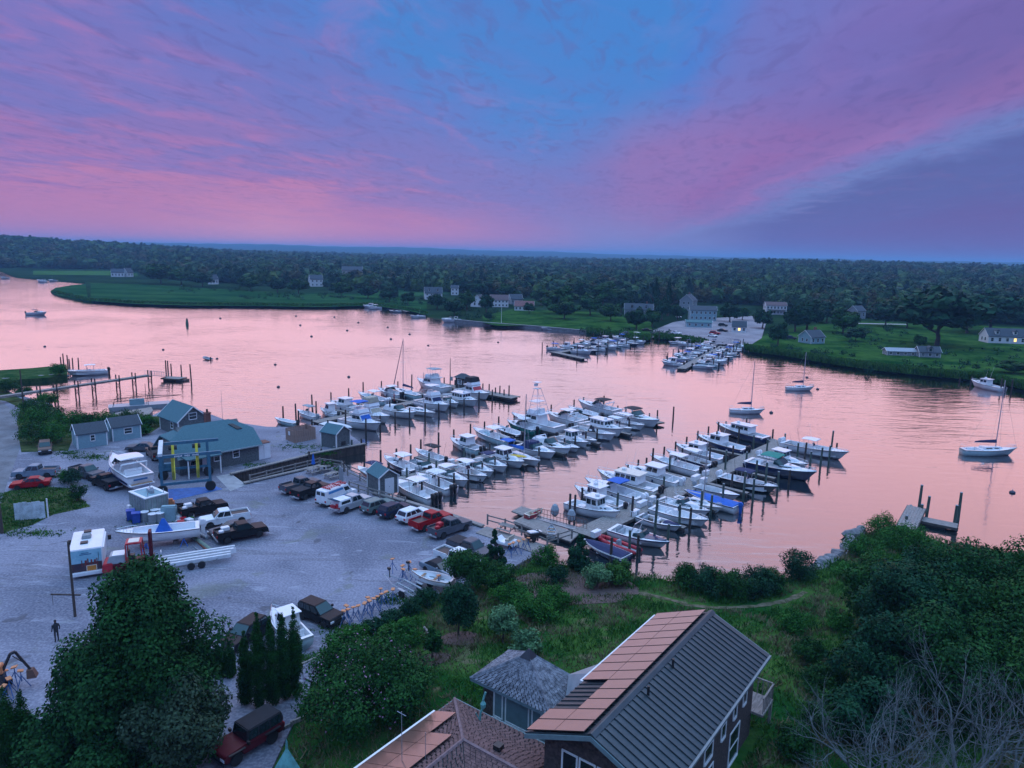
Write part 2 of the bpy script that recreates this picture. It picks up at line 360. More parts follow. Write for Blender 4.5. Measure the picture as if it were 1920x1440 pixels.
# ---------------------------------------------------------------- gravel yard, road
def gravel_material():
    m = bpy.data.materials.new('gravel'); m.use_nodes = True; t = m.node_tree; b = t.nodes['Principled BSDF']; tc = nn(t, 'ShaderNodeTexCoord')
    def nz(sc, det, st=(1, 1, 1), rz=0., dist=0.):
        mp = nn(t, 'ShaderNodeMapping'); t.links.new(tc.outputs['Object'], mp.inputs[0]); mp.inputs['Scale'].default_value = st; mp.inputs['Rotation'].default_value = (0, 0, rz)
        n = nn(t, 'ShaderNodeTexNoise'); t.links.new(mp.outputs[0], n.inputs['Vector']); n.inputs['Scale'].default_value = sc; n.inputs['Detail'].default_value = det; n.inputs['Distortion'].default_value = dist; return n.outputs[0]
    col = mixc(t, mapr(t, nz(.10, 6, dist=.9), .38, .62), (.135, .142, .185), (.245, .245, .30))
    col = mixc(t, mth(t, 'MULTIPLY', mapr(t, nz(.5, 5, (.16, 2.2, 1), .85, .7), .56, .66), .45), col, (.12, .115, .13))                # tyre tracks
    col = mixc(t, mapr(t, nz(5., 5), .38, .66), mixc(t, .22, col, (.10, .10, .12)), mixc(t, .20, col, (.55, .54, .56)))
    col = mixc(t, mth(t, 'MULTIPLY', mapr(t, nz(.75, 6, (.35, 1.6, 1), .5, 1.2), .60, .70), .42), col, (.44, .45, .50))     # scraped pale streaks
    col = mixc(t, mth(t, 'MULTIPLY', mapr(t, nz(.42, 3, dist=.4), .675, .73), .7), col, (.095, .09, .10))                     # damp hollows
    col = mixc(t, mth(t, 'MULTIPLY', mapr(t, nz(.22, 6, dist=.8), .60, .70), .45), col, (.16, .175, .12))                    # weeds in the stones
    t.links.new(col, b.inputs['Base Color']); b.inputs['Roughness'].default_value = .95; b.inputs['Specular IOR Level'].default_value = .1
    bp = nn(t, 'ShaderNodeBump'); bp.inputs['Strength'].default_value = .6; bp.inputs['Distance'].default_value = .04; t.links.new(nz(7., 6), bp.inputs['Height']); t.links.new(bp.outputs[0], b.inputs['Normal'])
    return m
GRAVEL = gravel_material(); LOT = 1.2
lot_px = [(-160, 735), (0, 722), (25, 738), (98, 757), (106, 775), (135, 787), (270, 786), (300, 772), (372, 768), (430, 790), (500, 800), (560, 801), (592, 797), (640, 806), (660, 818), (684, 834),
          (579, 854), (433, 891), (456, 907), (600, 874), (641, 873), (690, 900), (700, 926), (760, 941), (830, 962), (905, 988), (960, 1003), (1030, 1027)]
lot_px2 = [(1005, 1040), (960, 1064), (800, 1121), (640, 1193), (596, 1236)]
LOTP = polypx(lot_px)+polypx(lot_px2)+[(-13.5, 44), (-13.5, 5), (-130, 5), (-190, 60), (-190, 140)]
sheet('gravel_yard', LOTP, LOT, GRAVEL, skirt=2.4)
ASPH = pm('worn_asphalt', (.13, .14, .15), .92, var=.18, scale=.5, col2=(.19, .20, .215), bump=.3, bscale=25)
sheet('road', polypx([(-70, 740), (2, 752), (22, 768), (34, 800), (36, 845), (14, 905), (0, 950), (-40, 1010), (-160, 1080), (-300, 900)]), LOT+.012, ASPH)
DIRT = pm('bare_earth', (.13, .10, .085), .95, var=.3, scale=.8, col2=(.21, .165, .13), bump=.4, bscale=12)
M_GRASS = pm('turf', (.030, .060, .018), .9, spec=0., var=.35, scale=.35, col2=(.085, .105, .035), bump=.5, bscale=9)
M_YGRASS = pm('yard_grass', (.035, .070, .020), .9, spec=0., var=.3, scale=.8, col2=(.10, .115, .05), bump=.5, bscale=9)
for nm, pts in (('verge', [(30, 795), (40, 760), (100, 762), (135, 790), (300, 780), (300, 800), (282, 812), (140, 812), (128, 845), (40, 848)]),
                ('verge', [(0, 925), (60, 912), (128, 915), (170, 950), (100, 965), (60, 985), (0, 1000), (-60, 1010), (-60, 940)]),
                ('verge', [(-80, 722), (0, 724), (25, 741), (50, 752), (38, 765), (10, 752), (-60, 742)])):
    sheet(nm, polypx(pts), LOT+.008, M_YGRASS)
sheet('concrete_apron', polypx([(405, 893), (433, 888), (462, 909), (432, 921)]), LOT+.006, CONC)
# ---------------------------------------------------------------- garden slope
def sstep(x): x = np.clip(x, 0, 1); return x*x*(3-2*x)
def zrise(x, y): return LOT+.05+2.2*sstep((67-np.asarray(y, float))/26)*sstep((np.asarray(x, float)+15)/14)
LAWNP = polypx([(1005, 1036), (1050, 1060), (1120, 1064), (1190, 1082), (1260, 1094), (1470, 1084), (1540, 1064), (1592, 1026), (1606, 1004), (1650, 988), (1700, 988), (1745, 1012), (1795, 1026), (1930, 1044), (2100, 1060)], .6)+[(120, 60), (120, 0), (-13.8, 0), (-13.8, 44)]+polypx([(596, 1236), (640, 1193), (800, 1121), (960, 1064)], LOT)
gx, gy = np.meshgrid(np.arange(-20, 121, .8), np.arange(0, 82, .8))
sdv = sd_poly(LAWNP, gx, gy); rng = np.random.default_rng(3)
hum = .12*np.sin(gx*.9+1.3*np.sin(gy*.6))*np.sin(gy*.8+.7)
gz = np.where(sdv > 0, zrise(gx, gy)+hum*np.clip(sdv/3, 0, 1), 0)
gz = (gz-(-1.2))*sstep((sdv+1.0)/2.2)-1.2
gz = np.where(gx < -13.2, 1.0, gz)
def lawn_z(x, y):
    s = sd_poly(LAWNP, np.array([float(x)]), np.array([float(y)]))[0]
    return float(zrise(x, y)+.12*sin(x*.9+1.3*sin(y*.6))*sin(y*.8+.7)) if s > 0 else LOT
def lawn_material():
    m = bpy.data.materials.new('meadow'); m.use_nodes = True; t = m.node_tree; b = t.nodes['Principled BSDF']; tc = nn(t, 'ShaderNodeTexCoord')
    def nz(sc, det, dist=0.):
        n = nn(t, 'ShaderNodeTexNoise'); t.links.new(tc.outputs['Object'], n.inputs['Vector']); n.inputs['Scale'].default_value = sc; n.inputs['Detail'].default_value = det; n.inputs['Distortion'].default_value = dist; return n.outputs[0]
    c = mixc(t, mapr(t, nz(.22, 5, .5), .36, .64), (.012, .070, .014), (.060, .13, .028))
    c = mixc(t, mth(t, 'MULTIPLY', mapr(t, nz(.45, 5, 1.), .56, .70), .8), c, (.17, .14, .085))
    c = mixc(t, mth(t, 'MULTIPLY', mapr(t, nz(6, 4), .45, .7), .4), c, (.018, .034, .014))
    t.links.new(c, b.inputs['Base Color']); b.inputs['Roughness'].default_value = .95; b.inputs['Specular IOR Level'].default_value = 0.
    bp = nn(t, 'ShaderNodeBump'); bp.inputs['Strength'].default_value = .8; bp.inputs['Distance'].default_value = .1; t.links.new(nz(5, 5), bp.inputs['Height']); t.links.new(bp.outputs[0], b.inputs['Normal']); return m
struct('lawn', grid_mesh('lawn', gx, gy, gz, lawn_material(), keep=sdv > -3))
def GT(px, py):
    """point on the near ground (yard or garden slope)"""
    z = LOT
    for _ in range(6):
        p = G(px, py, z); z = lawn_z(p.x, p.y)
    return G(px, py, z)
def ribbon(name, pts, w, mat, lift=.03):
    Q = [GT(*p) for p in pts]; mb = MB(); S = []
    fine = []
    for a, b in zip(Q[:-1], Q[1:]):
        for k in range(6): fine.append(a.lerp(b, k/6))
    fine.append(Q[-1])
    for i, p in enumerate(fine):
        a = fine[max(i-1, 0)]; b = fine[min(i+1, len(fine)-1)]; d = (b-a); d.z = 0; d.normalize(); n = Vector((-d.y, d.x, 0))
        ww = w*(1+.25*sin(i*1.7))
        S.append([(p+n*ww*k).to_tuple()[:2] for k in (-.5, 0, .5)])
        S[-1] = [(x, y, lawn_z(x, y)+lift) for x, y in S[-1]]
    o = struct(name, mb.loft(S).mesh(name, mat)); return o
PATH = pm('trodden_path', (.07, .085, .035), .95, spec=0., var=.3, scale=1.6, col2=(.20, .165, .115), bump=.4, bscale=10)
ribbon('footpath', [(1055, 1110), (1110, 1112), (1170, 1110), (1230, 1118), (1290, 1135), (1350, 1140), (1420, 1137), (1470, 1128), (1510, 1110)], .6, PATH)
# ---------------------------------------------------------------- far shore
SHX = [-400, 0, 30, 100, 160, 166, 250, 350, 480, 600, 700, 770, 800, 830, 880, 930, 1000, 1080, 1150, 1200, 1232, 1290, 1340, 1392, 1402, 1480, 1560, 1640, 1760, 1850, 1920, 2400]
SHY = [492, 509, 521, 527, 532, 566, 571, 574, 575, 577, 574, 585, 594, 598, 601, 613, 613, 620, 631, 639, 634, 640, 650, 649, 658, 668, 682, 693, 706, 713, 729, 800]
FBX = [-400, 0, 250, 270, 480, 700, 860, 960, 1050, 1180, 1280, 1350, 1420, 1500, 1600, 1750, 1920, 2400]
FBY = [492, 503, 507, 520, 536, 546, 550, 560, 562, 572, 572, 571, 574, 588, 598, 604, 612, 628]
HLX = [-400, 0, 250, 480, 700, 960, 1200, 1450, 1700, 1920, 2400]; HLH = [29, 29, 20, 8, 4, 4, 9, 17, 16, 15, 15]
FAX = [-400, 0, 300, 480, 700, 1000, 1150, 1500, 1920, 2400]; FAH = [40, 42, 54, 66, 64, 60, 46, 44, 52, 52]
def far_z(px, D, D0):
    h = np.interp(px, HLX, HLH); fa = np.interp(px, FAX, FAH)
    z = 1.0+h*sstep((D-D0)/max(1500-D0, 50))
    if D > 1600: z = z+(5-z)*sstep((D-1600)/1500)
    if D > 4200: z = z+(fa-z)*sstep((D-4200)/2500)+6*sin(px*.021+D*.0011)*sin(px*.0047+1)+2.5*sin(px*.11+D*.003)
    return z
def far_ground():
    cols = sorted(set(list(range(-400, 2401, 10))+[161, 163, 165])); rows = [-8, -.5, 2.5, 7, 18, 45, 90, 150, 230, 330, 450, 600, 800, 1050, 1350, 1700, 2200, 2900, 3800, 4800, 5600, 6300, 7000, 8500, 11000, 13500]
    X = np.zeros((len(rows), len(cols))); Y = X.copy(); Z = X.copy()
    for j, px in enumerate(cols):
        s = G(px, float(np.interp(px, SHX, SHY)), 0.); r = Vector((s.x, s.y, 0)).normalized(); Ds = sqrt(s.x**2+s.y**2)
        b = G(px, float(np.interp(px, FBX, FBY)), 1.); D0 = max(sqrt(b.x**2+b.y**2), Ds+10)
        for i, d in enumerate(rows):
            D = Ds+d if i < 4 else max(Ds+d, Ds+d)
            X[i, j] = r.x*D; Y[i, j] = r.y*D
            Z[i, j] = (-1.5, .12, .75, 1.0)[i] if i < 4 else far_z(px, D, D0)
    m = pm('wooded_ground', (.010, .032, .014), .95, spec=0., var=.3, scale=.02, col2=(.024, .055, .022))
    struct('far_ground', grid_mesh('far_ground', X, Y, Z, m))
far_ground()
MARSH = pm('marsh_grass', (.004, .070, .022), .9, spec=0., var=.4, scale=.04, col2=(.040, .105, .034), stretch=(.5, 1.3, 1))
FIELD = pm('field_grass', (.050, .125, .030), .9, spec=0., var=.15, scale=.03)
FLAWN = pm('shore_lawn', (.008, .075, .014), .9, spec=0., var=.45, scale=.11, col2=(.055, .125, .026))
def strip(x0, x1, top, bot, z, name, mat, n=24):
    P = [(x, np.interp(x, *bot)) for x in np.linspace(x0, x1, n)]+[(x, np.interp(x, *top)) for x in np.linspace(x1, x0, n)]
    return sheet(name, polypx([(a, float(b)) for a, b in P], z), z, mat)
strip(170, 800, ([170, 260, 480, 700, 800], [531, 533, 546, 552, 566]), ([170, 250, 350, 480, 600, 700, 770, 800], [564, 569.5, 572.5, 573.5, 575.5, 572.5, 583, 591]), 1.16, 'marsh', MARSH)
mt = polypx([(95, 546), (104, 540), (135, 535), (172, 531.5), (176, 550), (176, 565.5), (165, 565), (150, 561), (118, 556), (101, 551)], .6)
sheet('marsh_point', mt, .75, MARSH, skirt=1.5)
strip(62, 278, ([62, 278], [507.5, 508]), ([62, 278], [515, 517]), 1.2, 'hay_field', FIELD, 8)
strip(690, 860, ([690, 860], [544, 532]), ([690, 760, 860], [556, 558, 549]), 1.1, 'meadow_clearing', MARSH, 8)
strip(905, 1222, ([905, 960, 1100, 1222], [592, 580, 584, 598]), ([905, 930, 1000, 1080, 1150, 1200, 1222], [605, 610.5, 610.5, 617, 628, 635, 632]), 1.18, 'shore_lawn', FLAWN)
FLOT = pm('far_yard_gravel', (.20, .19, .21), .95, var=.2, scale=.1, col2=(.29, .28, .30))
sheet('far_yard', polypx([(1218, 622), (1262, 604), (1300, 598), (1385, 594), (1440, 590), (1438, 600), (1428, 634), (1410, 645), (1392, 648), (1345, 645), (1290, 637), (1240, 631)], 1.22), 1.22, FLOT)
strip(1405, 2100, ([1405, 1440, 1500, 1600, 1750, 2100], [640, 626, 612, 602, 607, 622]), ([1405, 1480, 1560, 1640, 1760, 1850, 1920, 2100], [655, 664, 678, 689, 702, 709, 724, 752]), 1.18, 'river_meadow', FLAWN, 40)
sheet('lane', polypx([(1606, 605.5), (1702, 607.5), (1702, 609), (1606, 607)], 1.24), 1.24, pm('lane_gravel', (.34, .33, .33), .95))
# ---------------------------------------------------------------- foliage
def blobs_crown(rng, rx, ry, rz, nb, kind='round'):
    """sub-clumps filling the crown's volume: (cx,cy,cz,r)"""
    B = []
    for i in range(nb):
        if kind == 'cone':
            h = rng.random()**.8; rr = (1-h)*.9+.06; a = rng.random()*2*pi; q = rng.random()**.5*rr
            B.append((rx*q*cos(a), ry*q*sin(a), rz*(2*h-1), max(rx*.36*(rr+.15), .1)))
        elif kind == 'column':
            h = rng.random(); rr = min(1, (1-h)*2.3)**.7*min(1, h*6+.6); a = rng.random()*2*pi; q = rng.random()**.5*rr*.38
            B.append((rx*q*cos(a), ry*q*sin(a), rz*(2*h-1)*.95, rx*.62*max(rr, .28)))
        elif kind == 'egg':
            h = rng.random()**1.15; rr = (1-h**1.7)**.62*min(1, .72+h*1.6)*.86+.03; a = rng.random()*2*pi; q = rng.uniform(.45, 1.)*rr
            B.append((rx*q*cos(a)+rx*.30*(h-.4), ry*q*sin(a), rz*(2*h-1)*.93, rx*rng.uniform(.15, .27)))
        else:
            v = rng.normal(size=3); v /= np.linalg.norm(v); q = rng.uniform(.35, .86)
            if v[2] < -.55: v[2] *= .5
            B.append((rx*v[0]*q, ry*v[1]*q, rz*v[2]*q, (rx*ry*rz)**(1/3)*rng.uniform(.24, .44)))
    return B
def leaf_quads(rng, B, n, size, up=.25, jit=.42):
    B = np.array(B); w = B[:, 3]**2; w /= w.sum(); k = rng.choice(len(B), n, p=w)
    d = rng.normal(size=(n, 3)); d /= np.linalg.norm(d, axis=1)[:, None]
    r = B[k, 3]*(1-np.abs(rng.normal(0, jit, n)).clip(0, .95)*.8)
    P = B[k, :3]+d*r[:, None]
    nrm = d+rng.normal(0, .55, (n, 3)); nrm[:, 2] += up; nrm /= np.linalg.norm(nrm, axis=1)[:, None]
    a = np.cross(nrm, rng.normal(size=(n, 3))); a /= np.linalg.norm(a, axis=1)[:, None]; b = np.cross(nrm, a)
    s = size*rng.uniform(.55, 1.25, n)[:, None]; a = a*s; b = b*s*.62
    V = np.stack([P-a, P-b, P+a, P+b], 1).reshape(-1, 3); F = np.arange(4*n).reshape(n, 4); return V, F
def crown_mesh(name, seed, rx, ry, rz, nb, n, size, mat, kind='round', zc=0., core=.0):
    rng = np.random.default_rng(seed); B = blobs_crown(rng, rx, ry, rz, nb, kind); V, F = leaf_quads(rng, B, n, size)
    if core:
        bm = bmesh.new(); bmesh.ops.create_icosphere(bm, subdivisions=2, radius=1.)
        cv = np.array([v.co[:] for v in bm.verts])*np.array([rx, ry, rz])*core*(1+.18*rng.normal(size=(len(bm.verts), 1)))
        cf = np.array([[v.index for v in f.verts]+[f.verts[2].index] for f in bm.faces]); bm.free()
        tri = [tuple(q[:3]) for q in cf+len(V)]
        me = bpy.data.meshes.new(name); me.from_pydata([tuple(p) for p in np.vstack([V, cv])+np.array([0, 0, zc])], [], [tuple(q) for q in F]+tri); me.materials.append(mat); return me
    V[:, 2] += zc; return npmesh(name, V, F, mat)
def limbs_mesh(name, rng, h0, h1, r0, spread, nl, mat, depth=2, lean=(0, 0)):
    """tapered trunk with limbs that fork"""
    mb = MB(); base = Vector((0, 0, -.3)); pts = [base]
    for k in range(1, 6): pts.append(Vector((lean[0]*k/5+rng.normal(0, .02)*h0, lean[1]*k/5+rng.normal(0, .02)*h0, h0*k/5)))
    for k in range(5): mb.tube(pts[k], pts[k+1], r0*(1.15 if k == 0 else 1-.1*k), r0*(1-.1*(k+1)), 8, k == 4)
    def grow(p, d, L, r, lev):
        q = p+d*L*.5+Vector(rng.normal(0, .06, 3))*L; e = p+d*L+Vector(rng.normal(0, .08, 3))*L+Vector((0, 0, .08*L))
        mb.tube(p, q, r, r*.75, 6, False); mb.tube(q, e, r*.75, r*.4, 6, lev == 0)
        if lev:
            for _ in range(3):
                v = (d+Vector(rng.normal(0, .5, 3))).normalized(); s = q.lerp(e, rng.random()); grow(s, v, L*rng.uniform(.45, .7), r*.45, lev-1)
    for i in range(nl):
        a = 2*pi*i/nl+rng.normal(0, .3); el = rng.uniform(.45, 1.2); d = Vector((cos(a)*cos(el), sin(a)*cos(el), sin(el)))
        p = pts[3].lerp(pts[5], rng.random()); grow(p, d, (h1-h0)*rng.uniform(.6, .95)*spread, r0*.5, depth-1)
    return mb.mesh(name, mat, smooth=True)
TREEV = {}
def tree(name, label, base, H, w, mat=None, kind='round', seed=1, n=1600, leaf=.45, nb=26, trunk=.3, group=None, cat='tree', var=None, bark=None, crown_lo=.22):
    """a tree of height H and crown width w; far copies share unit meshes through var"""
    mat = mat or L_OAK; rng = np.random.default_rng(seed)
    t = thing(name, label, cat, base, rng.random()*6.28, group)
    cz = H*(1+crown_lo)/2; rz = H*(1-crown_lo)/2
    if var is not None:
        key = (var, kind, mat.name)
        if key not in TREEV:
            TREEV[key] = (crown_mesh('crown', 100+var, 1, 1, 1, nb, n, leaf, mat, kind, core=.55 if kind == 'round' else 0), limbs_mesh('trunk', np.random.default_rng(var), .5, 1.2, .06, .8, 4, bark or BARK, 1))
        cm, tm = TREEV[key]
        link('crown', cm, t, (0, 0, cz), None, (w/2, w/2*rng.uniform(.88, 1.1), rz)); link('trunk', tm, t, (0, 0, 0), None, (H*.7, H*.7, H*.7))
    else:
        link('crown', crown_mesh('crown', seed, w/2, w/2, rz, nb, n, leaf, mat, kind, cz), t)
        link('trunk', limbs_mesh('trunk', rng, H*.45, H*.95, trunk, w/H*.75 if kind == 'round' else .25, 6, bark or BARK, 2), t)
    return t
def shrub(label, px, w, h, mat, seed, n=900, leaf=.14, nb=9, group=None, name='shrub', cat='shrub', base=None, d=None, bloom=None):
    rng = np.random.default_rng(seed); p = base or GT(*px); d = d or w
    t = thing(name, label, cat, p, rng.random()*6.28 if d == w else 0., group)
    link('foliage', crown_mesh('foliage', seed, w/2, d/2, h*.55, nb*3, n, leaf, mat, 'round', h*.48), t)
    mb = MB()
    for i in range(4):
        a = i*1.6+rng.random(); mb.tube((0, 0, -.2), (cos(a)*w*.2, sin(a)*d*.2, h*.6), .05, .02, 5)
    part('stem', mb, BARK, t)
    if bloom: link('blossom', crown_mesh('blossom', seed+7, w/2*1.02, d/2*1.02, h*.57, nb, max(20, n//25), leaf*.9, bloom, 'round', h*.5), t)
    return t
def scatter_blades(name, label, cat, pts, hgt, wid, mat, seed, lean=.35, per=3):
    """pts (n,3): tufts of upright blades, one object"""
    rng = np.random.default_rng(seed); P = np.repeat(np.array(pts), per, 0); n = len(P); P = P+np.c_[rng.normal(0, .12, (n, 2)), np.zeros(n)]
    a = rng.random(n)*2*pi; u = np.c_[np.cos(a), np.sin(a), np.zeros(n)]*(wid*rng.uniform(.6, 1.3, n))[:, None]
    h = hgt*rng.uniform(.5, 1.25, n); tip = np.c_[rng.normal(0, lean, (n, 2))*h[:, None], h]
    V = np.stack([P-u, P+u, P+u*.35+tip, P-u*.35+tip], 1).reshape(-1, 3); F = np.arange(4*n).reshape(n, 4)
    return tag(link(name, npmesh(name, V, F, mat)), label, cat, None, 'stuff')
# ---------------------------------------------------------------- the far woods: one mass, instanced crowns
def forest():
    rng = np.random.default_rng(11); N = 17000; px = rng.uniform(-160, 2080, N); P = np.zeros((N, 3)); sc = np.zeros(N); sz = np.zeros(N); keep = np.ones(N, bool)
    u = rng.random(N)
    for i in range(N):
        b = G(px[i], float(np.interp(px[i], FBX, FBY)), 1.); D0 = sqrt(b.x**2+b.y**2); D = D0+6+(2900-D0)*u[i]**1.25
        r = Vector((b.x, b.y, 0)).normalized(); z = far_z(px[i], D, D0); s0 = 3.2+5.0*rng.random()**1.6; s = s0*(1+max(0, D-450)/1500); sz[i] = s0*(1+max(0, D-450)/6000)
        P[i] = (r.x*D, r.y*D, z+sz[i]*.85); sc[i] = s
        if 66 < px[i] < 275 and D < 830 and D > 690: keep[i] = False
    for hx, hy, rad in ((661, 513, 16), (592, 532, 12), (400, 528, 8), (1605, 588, 12), (222, 514, 14), (1452, 583, 16), (1290, 570, 14), (1195, 585, 14)):
        h = G(hx, hy, 4.); r = Vector((h.x, h.y)).normalized()
        rel = P[:, :2]-np.array([h.x, h.y]); along = rel @ np.array(r); across = np.abs(rel @ np.array([-r.y, r.x]))
        keep &= ~((across < rad*.8) & (along > -rad*2.2) & (along < rad))
    P = P[keep]; sc = sc[keep]; sz = sz[keep]
    me = bpy.data.meshes.new('forest'); me.vertices.add(len(P)); me.vertices.foreach_set('co', P.astype(np.float32).ravel())
    at = me.attributes.new('sc', 'FLOAT', 'POINT'); at.data.foreach_set('value', sc.astype(np.float32)); at2 = me.attributes.new('sz', 'FLOAT', 'POINT'); at2.data.foreach_set('value', sz.astype(np.float32))
    o = link('forest', me); tag(o, 'wide dark green wood covering the far shore to the skyline', 'woods', None, 'stuff')
    vs_ = [bpy.data.objects.new('crown_source', crown_mesh('forest_crown', 40+k, 1 if k < 6 else .6, 1 if k < 6 else .6, .78+.1*(k % 3) if k < 6 else .95, 20, 900, .125, m, 'cone' if k == 6 else 'round', core=0 if k == 6 else .72)) for k, m in enumerate((leafm('wood_oak', (.018, .060, .018), (.050, .12, .036)), leafm('wood_ash', (.026, .072, .016), (.075, .14, .034)), leafm('wood_fir', (.010, .042, .026), (.026, .075, .044)), leafm('wood_maple', (.014, .050, .022), (.040, .10, .040)), leafm('russet_leaf', (.044, .050, .022), (.085, .080, .036)), leafm('wood_beech', (.020, .066, .028), (.055, .125, .05)), leafm('wood_spruce', (.008, .036, .022), (.020, .062, .034))))]
    g = bpy.data.node_groups.new('forest_nodes', 'GeometryNodeTree'); g.interface.new_socket('Geometry', in_out='INPUT', socket_type='NodeSocketGeometry'); g.interface.new_socket('Geometry', in_out='OUTPUT', socket_type='NodeSocketGeometry')
    gi = g.nodes.new('NodeGroupInput'); go = g.nodes.new('NodeGroupOutput'); ip = g.nodes.new('GeometryNodeInstanceOnPoints'); jn = g.nodes.new('GeometryNodeJoinGeometry')
    for v in vs_:
        oi = g.nodes.new('GeometryNodeObjectInfo'); oi.inputs[0].default_value = v; oi.inputs['As Instance'].default_value = True; g.links.new(oi.outputs['Geometry'], jn.inputs[0])
    rv = g.nodes.new('FunctionNodeRandomValue'); rv.data_type = 'FLOAT_VECTOR'; rv.inputs[0].default_value = (0, 0, 0); rv.inputs[1].default_value = (.08, .08, 6.28)
    ri = g.nodes.new('FunctionNodeRandomValue'); ri.data_type = 'INT'; ri.inputs['Min'].default_value = 0; ri.inputs['Max'].default_value = len(vs_)-1; ri.inputs['Seed'].default_value = 5
    na = g.nodes.new('GeometryNodeInputNamedAttribute'); na.data_type = 'FLOAT'; na.inputs[0].default_value = 'sc'
    ip.inputs['Pick Instance'].default_value = True
    g.links.new(gi.outputs[0], ip.inputs['Points']); g.links.new(jn.outputs[0], ip.inputs['Instance'])
    g.links.new(next(s for s in ri.outputs if s.enabled), ip.inputs['Instance Index']); g.links.new(next(s for s in rv.outputs if s.enabled), ip.inputs['Rotation'])
    cb = g.nodes.new('ShaderNodeCombineXYZ')
    nb_ = g.nodes.new('GeometryNodeInputNamedAttribute'); nb_.data_type = 'FLOAT'; nb_.inputs[0].default_value = 'sz'
    for k in range(3): g.links.new((na if k < 2 else nb_).outputs[0], cb.inputs[k])
    g.links.new(cb.outputs[0], ip.inputs['Scale']); g.links.new(ip.outputs[0], go.inputs[0])
    md = o.modifiers.new('scatter', 'NODES'); md.node_group = g
forest()
# ---------------------------------------------------------------- haze
def haze():
    m = bpy.data.materials.new('haze_air'); m.use_nodes = True; t = m.node_tree; t.nodes.remove(t.nodes['Principled BSDF'])
    v = nn(t, 'ShaderNodeVolumePrincipled'); v.inputs['Color'].default_value = (.32, .64, 1.0, 1); v.inputs['Density'].default_value = HAZE; v.inputs['Anisotropy'].default_value = 0.
    t.links.new(v.outputs[0], t.nodes['Material Output'].inputs['Volume'])
    o = link('haze', MB().box((0, 6500, 42), (24000, 19000, 96)).mesh('haze', m)); tag(o, 'thin blue evening haze over the river and woods', 'haze', None, 'stuff')
HAZE = 2.0e-4
haze()
